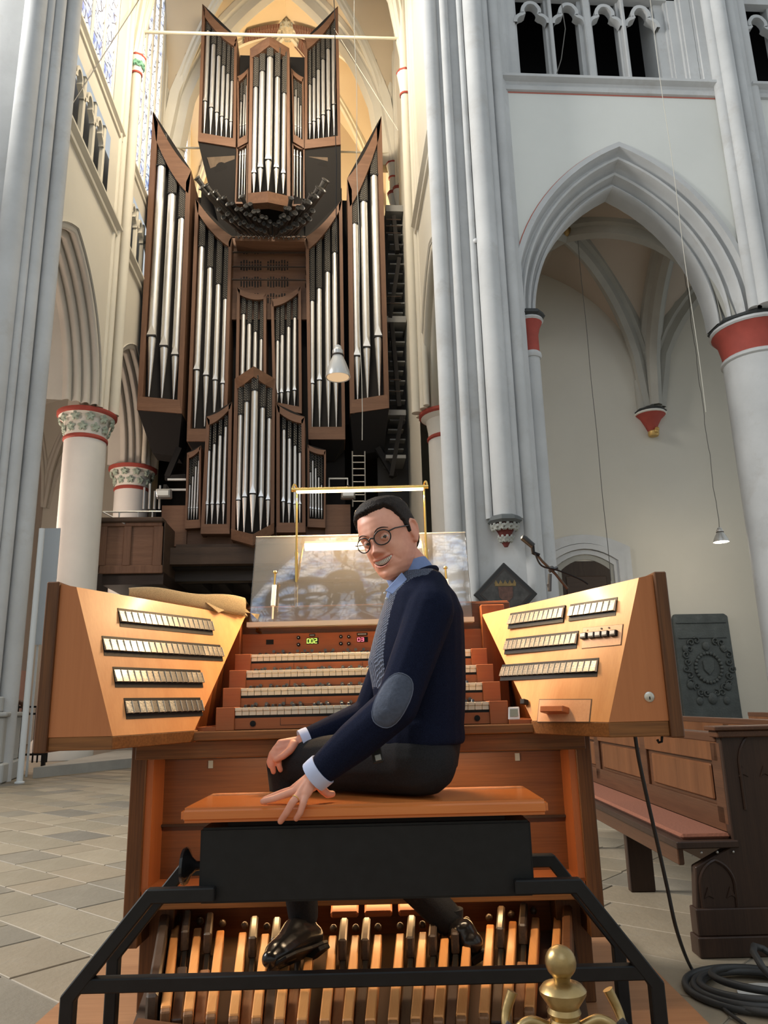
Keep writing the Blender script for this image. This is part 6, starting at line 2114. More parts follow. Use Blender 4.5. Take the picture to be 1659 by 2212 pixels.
# ---- assumed great window in the wall behind the photographer (it lights the place and shows in the acrylic)
YSW = -8.0
sw = MB(); SC_, SZ, SA, SH = -0.6, 16.0, 4.6, 9.0
arch_wall(sw, mapX, -12, 10, 0, 28, SC_, SZ, SA, SH, 0, YSW)
sw.poly([(SC_ - SA, YSW, 0), (SC_ + SA, YSW, 0), (SC_ + SA, YSW, 8), (SC_ - SA, YSW, 8)])
struct(sw, 'wall_south', PLASTER)
wn = thing('window_4', 'assumed great traceried window behind the photographer', 'window', (SC_, YSW, 8), kind='structure')
AP = arch_pts(SC_, SZ, SA, SH, 0, 16)
g = MB()
for (ua, za), (ub, zb) in zip(AP[:-1], AP[1:]):
    g.poly([(ua, YSW - .2, 8), (ub, YSW - .2, 8), (ub, YSW - .2, zb), (ua, YSW - .2, za)])
GLASS2 = leaded('great_window_glass', (0.42, 0.66, 1.0), 2.6, 3.5)
build(g, 'leaded_glazing', GLASS2, wn)
MUL = stone('window_mullion', (.30, .31, .32), .1, 1)
for k in range(7):
    x = SC_ - SA + 2 * SA * k / 6
    m_ = MB(); m_.box(x - .13, x + .13, YSW - .15, YSW + .15, 8, 16.4 if k % 2 else 17.4); build(m_, 'mullion', MUL, wn)
for k in range(6):
    m_ = MB(); arch_mould(m_, mapX, SC_ - SA + 2 * SA * (k + .5) / 6, 16.0, .7, 1.3, [(-.12, YSW), (-.12, YSW + .12), (.1, YSW + .12), (.1, YSW)], 8); build(m_, 'light_head', MUL, wn)
for x, z, r in ((SC_ - 2.6, 18.6, 1.05), (SC_ + 2.6, 18.6, 1.05), (SC_, 21.6, 1.6), (SC_, 18.4, .9), (SC_ - 1.35, 19.4, .5), (SC_ + 1.35, 19.4, .5)):
    m_ = MB(); n = 28
    m_.tube([(x + r * math.cos(2 * PI * i / n), YSW, z + r * math.sin(2 * PI * i / n)) for i in range(n + 1)], .13, 6); build(m_, 'tracery_ring', MUL, wn)
    for q_ in range(4):
        a = q_ * PI / 2 + PI / 4
        m_ = MB(); m_.tube([(x + r * .45 * math.cos(a) + r * .5 * math.cos(t), YSW, z + r * .45 * math.sin(a) + r * .5 * math.sin(t)) for t in [2 * PI * i / 14 for i in range(15)]], .07, 6); build(m_, 'tracery_foil', MUL, wn)
# ================================================================ THE SEATED MAN (frame K)
SKIN, nt, b_ = _new('skin')
v_ = _coord(nt); n1 = _noise(nt, v_, 14, 4); n2 = _noise(nt, v_, 220, 3)
nt.links.new(_ramp(nt, n1, [(.3, lin(208, 142, 118)), (.7, lin(230, 170, 144))]), b_.inputs['Base Color'])
b_.inputs['Roughness'].default_value = .48
b_.inputs['Subsurface Weight'].default_value = .12
b_.inputs['Subsurface Radius'].default_value = (.010, .004, .002)
_bump(nt, b_, n2, .06, .001)
HAIR, nt, b_ = _new('dark_hair')
v_ = _coord(nt, (260, 90, 260)); n1 = _noise(nt, v_, 1, 3)
nt.links.new(_ramp(nt, n1, [(.3, (.006, .0036, .0025)), (.7, (.024, .014, .009))]), b_.inputs['Base Color']); b_.inputs['Roughness'].default_value = .6; b_.inputs['Specular IOR Level'].default_value = .2
_bump(nt, b_, n1, .8, .004)
NAVY, nt, b_ = _new('navy_wool')
v_ = _coord(nt, (420, 420, 420)); n1 = _noise(nt, v_, 1, 2)
nt.links.new(_ramp(nt, n1, [(.3, (.0045, .0065, .017)), (.7, (.010, .014, .034))]), b_.inputs['Base Color']); b_.inputs['Roughness'].default_value = .9
b_.inputs['Specular IOR Level'].default_value = .08
_bump(nt, b_, n1, .35, .002)
KNIT, nt, b_ = _new('woven_front_knit')
v_ = _coord(nt, (1, 1, 1))
wa = nt.nodes.new('ShaderNodeTexWave'); wa.bands_direction = 'DIAGONAL'; wa.inputs['Scale'].default_value = 60; wa.inputs['Distortion'].default_value = 2.5; wa.inputs['Detail'].default_value = 1
nt.links.new(v_, wa.inputs['Vector'])
mp2 = _coord(nt, (-1, 1, 1)); wb = nt.nodes.new('ShaderNodeTexWave'); wb.bands_direction = 'DIAGONAL'; wb.inputs['Scale'].default_value = 60; wb.inputs['Distortion'].default_value = 2.5
nt.links.new(mp2, wb.inputs['Vector'])
mm = nt.nodes.new('ShaderNodeMath'); mm.operation = 'MAXIMUM'; nt.links.new(wa.outputs['Fac'], mm.inputs[0]); nt.links.new(wb.outputs['Fac'], mm.inputs[1])
nt.links.new(_ramp(nt, mm.outputs[0], [(.55, (.012, .015, .032)), (.95, (.13, .16, .23))]), b_.inputs['Base Color']); b_.inputs['Roughness'].default_value = .95
_bump(nt, b_, mm.outputs[0], .8, .006)
PATCH = plain('elbow_suede', (.060, .073, .105), .95, var=.15, scale=120, bump=.2)
SHIRT = plain('blue_shirt', (.16, .23, .43), .8, var=.05, scale=60)
CUFF = plain('pale_cuff', (.50, .57, .78), .8)
PANTS = plain('charcoal_trousers', (.020, .0205, .0225), .85, var=.2, scale=300, bump=.15, spec=.1)
LEATH = plain('black_leather', (.010, .009, .009), .22, bump=.05, scale=60)

man = thing('person', 'smiling man in navy pullover, glasses and dark trousers seated sideways on the bench', 'person', (0.02, 2.2, .758), KM)


def cap(mb, p, q, r0, r1=None, n=14):
    p, q = Vector(p), Vector(q)
    r1 = r0 if r1 is None else r1
    d = (q - p)
    L = d.length or 1e-6
    t = d / L
    P, R = [], []
    for k in range(5):
        a = PI / 2 * k / 4
        P.append(p - t * r0 * math.cos(a)); R.append(max(1e-4, r0 * math.sin(a)))
    for k in range(5):
        a = PI / 2 * (1 - k / 4)
        P.append(q + t * r1 * math.cos(a)); R.append(max(1e-4, r1 * math.sin(a)))
    a = t.orthogonal().normalized(); b2 = t.cross(a)
    mb.rings([[c_ + (a * math.cos(2 * PI * j / n) + b2 * math.sin(2 * PI * j / n)) * r_ for j in range(n)] for c_, r_ in zip(P, R)])


def chain(mb, pts, rad):
    for i in range(len(pts) - 1):
        cap(mb, pts[i], pts[i + 1], rad[i], rad[i + 1])


def ell(mb, c, r, Mx=None, n=18, k=12):
    s = MB(); s.sphere((0, 0, 0), 1, n, k)
    for p in s.v:
        w = Vector((p[0] * r[0] + c[0], p[1] * r[1] + c[1], p[2] * r[2] + c[2]))
        mb.v.append(tuple(Mx @ w if Mx else w))
    b0 = len(mb.v) - len(s.v)
    mb.f += [tuple(i + b0 for i in f) for f in s.f]
    mb.m += s.m


def melt(mb, name, mats, parent, vox, smooth_it=4, fac=.5):
    """fuse overlapping closed shapes into one continuous skin"""
    me = bpy.data.meshes.new(name)
    me.from_pydata(mb.v, [], mb.f)
    bm = bmesh.new(); bm.from_mesh(me); bmesh.ops.recalc_face_normals(bm, faces=bm.faces); bm.to_mesh(me); bm.free()
    o = bpy.data.objects.new(name, me); COL.objects.link(o)
    m = o.modifiers.new('r', 'REMESH'); m.mode = 'VOXEL'; m.voxel_size = vox; m.use_smooth_shade = True
    s = o.modifiers.new('s', 'SMOOTH'); s.factor = fac; s.iterations = smooth_it
    dg = bpy.context.evaluated_depsgraph_get()
    me2 = bpy.data.meshes.new_from_object(o.evaluated_get(dg))
    me2.name = name
    bpy.data.objects.remove(o); bpy.data.meshes.remove(me)
    me2.materials.clear()
    for mt in mats:
        me2.materials.append(mt)
    for p in me2.polygons:
        p.use_smooth = True
    return put(name, me2, KM.copy(), parent)


# joints
SH_N, EL_N, WR_N = kY(930, 1318, 2.075), kY(856, 1525, 2.00), kY(680, 1676, 2.045)
SH_F, EL_F, WR_F = kY(880, 1335, 2.40), kY(800, 1545, 2.42), kY(655, 1603, 2.36)
HIP_N, HIP_F = kY(915, 1652, 2.15), kY(905, 1645, 2.30)
KN_N, KN_F = kY(622, 1664, 2.41), kY(640, 1664, 2.53)
AN_1, AN_2 = kY(655, 1985, 2.50), kY(975, 2008, 2.62)
HIP_N.z = HIP_F.z = .758 + .092
KN_N.z = max(KN_N.z, .835)
KN_F.z = KN_N.z
torso = []
for xl, xr, y, ry in ((806, 992, 1660, .165), (812, 1000, 1600, .165), (812, 1004, 1540, .165), (803, 1006, 1480, .170), (794, 1005, 1430, .175), (806, 1003, 1380, .185), (820, 1000, 1330, .19), (832, 985, 1292, .175), (848, 962, 1262, .125), (862, 935, 1240, .085)):
    a, c_ = kY(xl, y, 2.235), kY(xr, y, 2.235)
    torso.append(((a.x + c_.x) / 2, (a.x - c_.x) / -2, a.z, ry))
TW = math.radians(18)                # the chest turns a little towards the camera


def torso_rings(shrink):
    R = []
    for x, rx, z, ry in torso:
        ring = []
        for j in range(24):
            a = 2 * PI * j / 24
            u, w = (rx - shrink) * math.cos(a), (ry - shrink) * math.sin(a)
            ring.append((x + u * 1.0, 2.235 + w + u * -math.sin(TW) * .25, z))
        R.append(ring)
    return R


HP = kY(840, 1166, 2.215)
HM = Matrix.Translation(HP) @ Matrix.Rotation(math.radians(-17), 4, 'Y') @ Matrix.Rotation(math.radians(-31), 4, 'Z') @ Matrix.Rotation(math.radians(5), 4, 'X')
HT = [(.118, -.005, .012, .045), (.113, -.036, .040, .076), (.101, -.060, .056, .093), (.081, -.079, .067, .104), (.060, -.089, .072, .110), (.040, -.094, .0745, .112), (.022, -.095, .0755, .111),
      (.005, -.091, .0745, .107), (-.015, -.089, .0725, .100), (-.035, -.089, .0695, .088), (-.055, -.090, .065, .068), (-.075, -.090, .0585, .044), (-.092, -.089, .0505, .020), (-.106, -.084, .040, -.004), (-.115, -.074, .027, -.024), (-.119, -.058, .010, -.040)]


def interp(T, x):
    for (x0, v0), (x1, v1) in zip(T[:-1], T[1:]):
        if (x0 - x) * (x1 - x) <= 0:
            t = (x - x0) / (x1 - x0)
            t = t * t * (3 - 2 * t) * .35 + t * .65
            return v0 + (v1 - v0) * t
    return T[0][1] if abs(x - T[0][0]) < abs(x - T[-1][0]) else T[-1][1]


YFT = [(r[0], r[1]) for r in HT]; WT = [(r[0], r[2]) for r in HT]; YBT = [(r[0], r[3]) for r in HT]
gs_ = lambda v, s_: math.exp(-(v / s_) ** 2 * .5)
MOUTHZ = lambda x: -.0655 + .0125 * (x / .034) ** 2
MOUTHH = lambda x: .0082 * max(0, 1 - (x / .033) ** 2) ** .7


def face_disp(x, z):
    """forward displacement of the face at (x, z)"""
    ax = abs(x)
    d = 0.0
    # nose
    if z > -.030:
        t = (.022 - z) / .052
        h_ = .003 + .024 * max(0, min(1, t)) ** 1.15 if t > 0 else .003 * gs_(z - .022, .012)
    else:
        h_ = .027 * max(0, 1 - ((-.030 - z) / .013) ** 2) if z > -.043 else 0
    sw2 = .0062 + .0042 * max(0, min(1, (.015 - z) / .045))
    d += h_ * gs_(x, sw2)
    d += .0105 * gs_(ax - .0135, .0052) * gs_(z + .0355, .0062)
    # eye sockets, brows, cheeks
    d -= .0115 * gs_(ax - .030, .0125) * gs_(z - .003, .0095)
    d += .0035 * gs_(ax - .028, .018) * gs_(z - .024, .0065)
    d += .0065 * gs_(ax - .040, .015) * gs_(z + .026, .011)
    # fold from nostril past the mouth corner
    tz = max(0, min(1, (-.034 - z) / .036))
    fx_ = .021 + .021 * tz
    if -.076 < z < -.030:
        d -= .0034 * gs_(ax - fx_, .0032)
    # mouth: cavity between two lip ridges
    zm_, oh = MOUTHZ(x), MOUTHH(x)
    if ax < .037:
        e = abs(z - zm_)
        fade = max(0, 1 - (ax / .037) ** 4)
        d += .0048 * gs_(e - oh - .0032, .0026) * fade
        if e < oh + .001 and ax < .0335:
            d -= .0125 * max(0, min(1, (oh + .001 - e) / .0025))
    d -= .0040 * gs_(x, .018) * gs_(z + .0865, .0050)
    d += .0050 * gs_(x, .014) * gs_(z + .1035, .0085)
    return d


def head_surface(off=None, nz=120, na=112):
    R = []
    for i in range(nz + 1):
        t = i / nz
        z = .118 - .237 * t
        yf, w, yb = interp(YFT, z), interp(WT, z), interp(YBT, z)
        yc = .012 if z > -.02 else .012 - (.012 + .022) * min(1, (-.02 - z) / .09)
        ring = []
        for j in range(na):
            # denser in front
            u = j / na
            a = 2 * PI * u + .42 * math.sin(2 * PI * u) * -1
            sx, cy_ = math.sin(a), -math.cos(a)          # a = 0 is the front
            ex = .92
            x = w * math.copysign(abs(sx) ** ex, sx)
            y = yc + (yc - yf) * -abs(cy_) ** ex if cy_ < 0 else yc + (yb - yc) * cy_ ** ex
            if cy_ < 0:
                y -= face_disp(x, z) * min(1, abs(cy_) * 1.6)
            if off:
                o_ = off(a, x, y, z)
                nrm = Vector((x / max(w, .02) , (y - yc) / .1, max(-.2, (z - .02) / .1))).normalized()
                x, y, z2 = x + nrm.x * o_, y + nrm.y * o_, z + nrm.z * o_
            else:
                z2 = z
            ring.append(Vector((x, y, z2)))
        R.append(ring)
    return R


body = MB()
body.rings([[HM @ p for p in r] for r in head_surface()])
E_ = lambda c_, r: ell(body, c_, r, HM)
for s_ in (-1, 1):
    E_((s_ * .0785, .018, -.002), (.0062, .021, .031))          # ear: flat bowl with a rolled rim
    chain(body, [HM @ Vector((s_ * x, y, z)) for x, y, z in ((.077, .002, .004), (.080, .004, .022), (.083, .016, .031), (.086, .030, .026), (.086, .037, .010), (.083, .034, -.010), (.079, .024, -.024), (.077, .014, -.033), (.075, .008, -.028))], [.0035, .0042, .0048, .0048, .0046, .0042, .0052, .0062, .0048])
    chain(body, [HM @ Vector((s_ * x, y, z)) for x, y, z in ((.079, .022, .014), (.080, .027, .002), (.079, .020, -.012))], [.0030, .0036, .0034])
    E_((s_ * .0765, .005, -.004), (.0055, .006, .007))
NB = Vector(((torso[-1][0]), 2.25, torso[-1][2]))
chain(body, [HM @ Vector((0, .03, -.05)), NB + Vector((0, 0, .0)), NB + Vector((.02, .01, -.08))], [.054, .056, .066])
body.rings(torso_rings(.03)[:-1])
for S_, El, Wr in ((SH_N, EL_N, WR_N), (SH_F, EL_F, WR_F)):
    chain(body, [NB + Vector((.03, (S_.y - 2.235) * .5, -.09)), S_, El, Wr], [.05, .045, .036, .026])
for H_, Kn, An in ((HIP_N, KN_N, AN_1), (HIP_F, KN_F, AN_2)):
    chain(body, [H_, Kn, An], [.07, .048, .034])


def finger(pts, r0, r1):
    n = len(pts)
    chain(body, pts, [r0 + (r1 - r0) * i / (n - 1) for i in range(n)])


# near hand, spread on the front edge of the bench
h = lambda x, y, Y: kY(x, y, Y)
palm = h(662, 1702, 2.045)
kn1, kn2, kn3, kn4 = h(634, 1706, 2.075), h(640, 1708, 2.05), h(650, 1712, 2.028), h(662, 1714, 2.02)
for k_ in (kn1, kn2, kn3, kn4):
    cap(body, WR_N, k_, .019, .0125)
cap(body, h(672, 1692, 2.045), h(650, 1706, 2.05), .022, .016)
finger([kn1, h(612, 1712, 2.085), h(590, 1720, 2.082), h(572, 1727, 2.08)], .0105, .0078)
finger([kn2, h(614, 1717, 2.05), h(592, 1725, 2.045), h(568, 1731, 2.04)], .0108, .008)
finger([kn3, h(632, 1733, 2.006), h(618, 1757, 2.005), h(606, 1774, 2.012)], .0108, .008)
finger([kn4, h(655, 1735, 2.006), h(648, 1756, 2.005), h(640, 1768, 2.010)], .0098, .0074)
finger([h(684, 1690, 2.06), h(697, 1706, 2.075), h(708, 1716, 2.08), h(718, 1715, 2.085)], .0125, .0085)
# far hand, curled over the knee
wf = WR_F
k1, k2, k3, k4 = h(606, 1606, 2.337), h(602, 1612, 2.333), h(600, 1620, 2.327), h(602, 1628, 2.325)
for k_ in (k1, k2, k3, k4):
    cap(body, wf, k_, .020, .0125)
finger([k1, h(594, 1619, 2.330), h(588, 1634, 2.325), h(592, 1642, 2.321)], .0108, .008)
finger([k2, h(588, 1628, 2.325), h(582, 1646, 2.325), h(584, 1654, 2.327)], .0108, .008)
finger([k3, h(590, 1636, 2.319), h(588, 1654, 2.319), h(591, 1667, 2.325)], .0105, .0078)
finger([k4, h(602, 1642, 2.315), h(603, 1654, 2.315), h(606, 1663, 2.321)], .0098, .0074)
finger([h(635, 1608, 2.330), h(626, 1621, 2.315), h(612, 1633, 2.307), h(597, 1641, 2.305)], .013, .0088)
bd = melt(body, 'body', [SKIN, plain('lip', lin(202, 126, 108), .4)], man, .0027, 2, .4)
HMI = HM.inverted()
for p in bd.data.polygons:
    if p.center.z > 1.2:
        q_ = HMI @ p.center
        if q_.y < -.07 and abs(q_.x) < .034:
            e_ = abs(q_.z - MOUTHZ(q_.x)) - MOUTHH(q_.x)
            if -.001 < e_ < .0055 * (1 - (q_.x / .036) ** 2) + .0008:
                p.material_index = 1


def hp(*p):
    return HM @ Vector(p)


def hpart(mb, nm, mat, smooth=60, par=None):
    mb.xf(HM)
    return kb_(mb, nm, mat, par or man, smooth=smooth)


# hair: cap of short dark hair that leaves forehead and ears free
HLT = [(0, .080), (20, .081), (36, .082), (50, .066), (62, .040), (72, .010), (79, -.012), (84, -.010), (88, .014), (104, .016), (116, -.030), (140, -.058), (180, -.066)]
def hair_off(a, x, y, z):
    deg = abs(math.degrees(math.atan2(x, -(y - .012)))) if z < .1 else abs(math.degrees(math.atan2(x, -(y - .03))))
    zh = interp(HLT, min(180, deg))
    zh += .0016 * math.sin(deg * 2.1) + .001 * math.sin(deg * 5.3)
    t = (z - zh) / .009
    t = max(0, min(1, t)); t = t * t * (3 - 2 * t)
    thick = .0075 + .0065 * max(0, min(1, (z - .055) / .05)) + .003 * gs_(deg, 40) * (1 if z > .07 else 0)
    return -.006 + t * (thick + .006) + (.0008 * math.sin(x * 900) * math.sin(y * 700) if t > .5 else 0)
hb_ = MB(); hb_.rings([[p for p in r] for r in head_surface(hair_off, 90, 96)])
hpart(hb_, 'hair', HAIR, 180)
# eyes, brows, teeth
EYEW = plain('eye_white', (.72, .68, .63), .25)
EYED = plain('eye_dark', (.015, .010, .008), .15)
for s_ in (-1, 1):
    ec = (s_ * .0300, -.0772, .0025)
    e = MB(); ell(e, ec, (.0118, .0118, .0118)); hpart(e, 'eye', EYEW)
    gd = Vector((.46, -1, -.08)).normalized()
    e = MB(); ell(e, Vector(ec) + gd * .0084, (.0066, .0046, .0066)); hpart(e, 'iris', EYED)
    for lid, (p0, p1) in enumerate(((10, 80), (-75, -13))):
        G = []
        for i in range(7):
            ph = math.radians(p0 + (p1 - p0) * i / 6)
            row = []
            for j in range(15):
                th = math.radians(-80 + 160 * j / 14)
                r_ = .0128
                sag = math.radians(6 if lid == 0 else -7) * (abs(j - 7) / 7) ** 2 * (-1)
                row.append((ec[0] + r_ * math.cos(ph + sag) * math.sin(th), ec[1] - r_ * math.cos(ph + sag) * math.cos(th), ec[2] + r_ * math.sin(ph + sag)))
            G.append(row)
        e = MB(); e.grid(G); hpart(e, 'eyelid', SKIN, 180)
    e = MB(); e.tube(smoothpath([(s_ * .014, -.0975, .0225), (s_ * .026, -.0985, .0285), (s_ * .040, -.0925, .0285), (s_ * .053, -.0805, .0225)], 4), [.0008 + .0011 * math.sin(PI * i / 12) for i in range(13)], 6); hpart(e, 'eyebrow', HAIR)
G = []
N_ = 25
for i in range(N_):
    t = -1 + 2 * i / (N_ - 1)
    x = .0300 * t
    y = -.0895 + .0110 * t * t + .0007 * abs(math.sin(t * 5.5 * PI / 1.0))
    zm_, oh = MOUTHZ(x), MOUTHH(x)
    zt_ = zm_ + oh + .002
    zb_ = zm_ - oh * .55 - .0004 * abs(math.cos(t * 5.5 * PI))
    G.append([(x, y + .001, zt_), (x, y, (zt_ + zb_) / 2), (x, y + .0006, zb_), (x, y + .004, zb_ - .0004)])
e = MB(); e.grid(G); hpart(e, 'teeth', plain('teeth', (.76, .72, .65), .25), 180)
for k in range(1, 12):
    t = -1 + 2 * k / 12
    x = .0300 * t; y = -.0899 + .0110 * t * t
    zm_, oh = MOUTHZ(x), MOUTHH(x)
    e = MB(); e.box(x - .0003, x + .0003, y - .0004, y + .0012, zm_ - oh * .5, zm_ + oh * .85); hpart(e, 'tooth_gap', plain('gap_shade%d' % k, (.22, .16, .12), .5), None)
e = MB(); ell(e, (0, -.0725, -.0625), (.0315, .0095, .0125)); hpart(e, 'mouth_cavity', plain('mouth_dark', (.03, .008, .007), .6))
# smile folds are part of the cheeks; glasses
GLS = plain('glasses_black', (.010, .010, .010), .2)
gls = MB()
for s_ in (-1, 1):
    cx_, cy_, cz_ = s_ * .033, -.1035, .0015
    n = 28
    P = []
    for i in range(n + 1):
        a = 2 * PI * i / n
        xx = .0245 * math.cos(a); zz = .0205 * math.sin(a) * (1.0 if math.sin(a) > 0 else 1.06)
        P.append((cx_ + xx, cy_ + .012 * abs(xx + s_ * .02) / .045 * (1 if (xx * s_) > -.02 else 0), cz_ + zz))
    gls.tube(P, .0019, 8)
    gls.tube([(s_ * .0575, -.096, .010), (s_ * .071, -.078, .013), (s_ * .078, -.02, .014), (s_ * .080, .012, .014), (s_ * .080, .03, .0)], .0022, 8)
gls.tube([(-.0095, -.1045, .007), (0, -.1075, .0105), (.0095, -.1045, .007)], .0024, 8)
gl_o = hpart(gls, 'glasses', GLS)
LENS, nt, b2 = _new('spectacle_lens')
out = nt.nodes['Material Output']
a_ = nt.nodes.new('ShaderNodeBsdfTransparent'); g_ = nt.nodes.new('ShaderNodeBsdfGlossy'); g_.inputs['Roughness'].default_value = .03
f_ = nt.nodes.new('ShaderNodeFresnel'); f_.inputs[0].default_value = 1.35; mx = nt.nodes.new('ShaderNodeMixShader')
nt.links.new(f_.outputs[0], mx.inputs[0]); nt.links.new(a_.outputs[0], mx.inputs[1]); nt.links.new(g_.outputs[0], mx.inputs[2]); nt.links.new(mx.outputs[0], out.inputs[0]); nt.nodes.remove(b2)
for s_ in (-1, 1):
    e = MB(); ring = [(s_ * .033 + .0235 * math.cos(2 * PI * i / 20), -.1015, .0015 + .0198 * math.sin(2 * PI * i / 20)) for i in range(20)]
    e.prism(ring, (0, .0012, 0)); e.xf(HM); kb_(e, 'lens', LENS, gl_o)

# ---- pullover
sw_ = MB()
sw_.rings(torso_rings(0.0)[1:])
chain(sw_, [NB + Vector((.03, -.07, -.055)), SH_N + Vector((0, .01, .01)), SH_N, EL_N, EL_N.lerp(WR_N, .5), EL_N.lerp(WR_N, .87)], [.062, .064, .066, .057, .053, .041])
chain(sw_, [NB + Vector((.0, .07, -.06)), SH_F, EL_F, EL_F.lerp(WR_F, .86)], [.06, .064, .055, .039])
# soft folds at the elbow and the rolled hem
for t, r in ((.86, .060), (.93, .059)):
    pass
for k in range(3):
    p = SH_N.lerp(EL_N, .90 + .07 * k); ell(sw_, p + Vector((-.028 + .004 * k, -.004, -.004)), (.036, .050, .013))
for k in range(3):
    p = EL_N.lerp(WR_N, .18 + .17 * k); ell(sw_, p + Vector((.006, -.004, .004)), (.016, .050, .050))
xh, rxh, zh, ryh = torso[1]
sw_.rings([[(xh + (rxh + g_) * math.cos(2 * PI * j / 24), 2.235 + (ryh + g_) * math.sin(2 * PI * j / 24), zz) for j in range(24)] for g_, zz in ((.000, zh - .012), (.006, zh - .004), (.007, zh + .02), (.003, zh + .05))])
swo = melt(sw_, 'pullover', [NAVY, KNIT], man, .005, 6, .5)
fx = torso[5][0]
arm_d = (EL_N - SH_N)
for p in swo.data.polygons:
    c_, n_ = p.center, p.normal
    if c_.y > 2.115 and 1.045 < c_.z < 1.40 and (c_.x < fx - .055 + max(0, c_.z - 1.26) * .9) and n_.x < .25:
        # not the far sleeve
        dseg = min(((c_ - SH_F.lerp(EL_F, t)).length for t in (.0, .25, .5, .75, 1)))
        if dseg > .085 or c_.y < 2.33:
            p.material_index = 1
# elbow patch laid on the sleeve
from mathutils.bvhtree import BVHTree
bm = bmesh.new(); bm.from_mesh(swo.data)
bvh = BVHTree.FromBMesh(bm); bm.free()
G = []
cx0, cy0, rw, rh, ang = 848, 1513, 34, 62, math.radians(27)
eye_k = Vector((0, 0, EYE))
rows_ = 9
ok = True
ctr = None
for i in range(rows_ + 1):
    row = []
    for j in range(28):
        a = 2 * PI * j / 28; rr2 = i / rows_
        # a rounded, slightly superelliptic outline
        sq = 1.0 / (abs(math.cos(a)) ** 2.5 + abs(math.sin(a)) ** 2.5) ** (1 / 2.5)
        u, w = rw * rr2 * sq * math.cos(a), rh * rr2 * sq * math.sin(a)
        px_, py_ = cx0 + u * math.cos(ang) - w * math.sin(ang), cy0 + u * math.sin(ang) + w * math.cos(ang)
        d = (KI @ ray(px_, py_)).normalized()
        hit = bvh.ray_cast(eye_k, d)
        q_ = (hit[0] + hit[1] * (.0035 if i < rows_ else .0005)) if hit[0] else (row[-1] if row else ctr)
        if ctr is None and hit[0]: ctr = q_
        row.append(q_)
    row.append(row[0])
    G.append(row)
pm = MB(); pm.grid(G); kb_(pm, 'elbow_patch', PATCH, swo, smooth=180)
# stitching edge of the patch
pm = MB(); pm.tube([p + Vector((0, -.001, 0)) for p in G[-1]], .0016, 5); kb_(pm, 'patch_seam', plain('seam_grey', (.10, .12, .17), .9), swo, smooth=60)

# shirt collar
axis0, axis1 = NB + Vector((-.012, -.004, -.012)), (HM @ Vector((0, .035, -.085)))
ax = (axis1 - axis0).normalized()
s1v = Vector((0, 1, 0)).cross(ax).normalized(); s2v = ax.cross(s1v)
col_ = MB()
R = []
for t, r in ((-.018, .072), (.0, .070), (.022, .067), (.034, .0655), (.034, .0635), (.01, .063)):
    ring = []
    for j in range(28):
        a = 2 * PI * j / 28
        frontness = max(0, -math.cos(a + .0))
        ring.append(axis0 + ax * (t - .0 * frontness) + (s1v * math.cos(a) * 1.05 + s2v * math.sin(a)) * r)
    R.append(ring)
col_.rings(R, cap=False); kb_(col_, 'shirt_collar', SHIRT, man, smooth=60)
rb_ = MB(); rb_.tube([axis0 + ax * -.012 + (s1v * math.cos(2 * PI * j / 28) * 1.05 + s2v * math.sin(2 * PI * j / 28)) * .0725 for j in range(29)], .009, 8); kb_(rb_, 'neck_rib', NAVY, swo, smooth=60)
# collar points and buttons at the throat
th = kY(848, 1262, 2.15)
cpn = MB()
for pts_ in ([(868, 1236, 2.125), (880, 1252, 2.115), (848, 1284, 2.135), (832, 1276, 2.15)], [(838, 1272, 2.165), (856, 1280, 2.14), (843, 1304, 2.155), (833, 1290, 2.17)]):
    P = [kY(*p) for p in pts_]
    cpn.prism(P, (0, .006, 0))
kb_(cpn, 'collar_point', SHIRT, man, bevel=.002)
bt = MB()
for x, y in ((831, 1281), (835, 1293)):
    bt.sphere(kY(x, y, 2.13), .004, 8, 6, sc=(1, .5, 1))
kb_(bt, 'shirt_button', plain('button_pearl', (.6, .6, .6), .3), man, smooth=60)
# cuffs
for Wr, El, r, t0, t1 in ((WR_N, EL_N, .0425, .90, 1.02), (WR_F, EL_F, .0385, .91, 1.03)):
    cf = MB(); a, b2_ = El.lerp(Wr, t0), El.lerp(Wr, t1)
    cf.tube([a, a.lerp(b2_, .5), b2_, b2_ - (b2_ - a).normalized() * .004], [r, r, r * .97, r * .80], 18); kb_(cf, 'shirt_cuff', CUFF, man, smooth=50)
# ring on the finger
rgp = h(632, 1733, 2.006).lerp(kn3, .35)
dr_ = (h(632, 1733, 2.006) - kn3).normalized()
a_v = dr_.orthogonal().normalized(); b_v = dr_.cross(a_v)
rg_ = MB(); rg_.tube([rgp + (a_v * math.cos(2 * PI * i / 16) + b_v * math.sin(2 * PI * i / 16)) * .0108 for i in range(17)], .0013, 6); kb_(rg_, 'finger_ring', BRASS, man, smooth=60)
# finger nails
# ---- trousers
tr_m = MB()
zb_ = .760
hipc = Vector(((torso[0][0]), 2.225, .758 + .105))
ell(tr_m, hipc, (torso[0][1] * .98, .170, .105))
tr_m.rings([[(x + (rx - .004) * math.cos(2 * PI * j / 24), 2.235 + (ry - .002) * math.sin(2 * PI * j / 24), z) for j in range(24)] for x, rx, z, ry in ((torso[0][0], torso[0][1], .835, .168), torso[0], torso[1], (torso[1][0], torso[1][1] - .01, torso[1][2] + .03, torso[1][3] - .01))])
chain(tr_m, [HIP_N, HIP_N.lerp(KN_N, .5), KN_N], [.092, .082, .0655])
chain(tr_m, [HIP_F, HIP_F.lerp(KN_F, .5), KN_F], [.092, .082, .065])
for k in range(3):
    ell(tr_m, KN_N + Vector((.05 + .035 * k, -.01, -.005)), (.012, .066, .062))
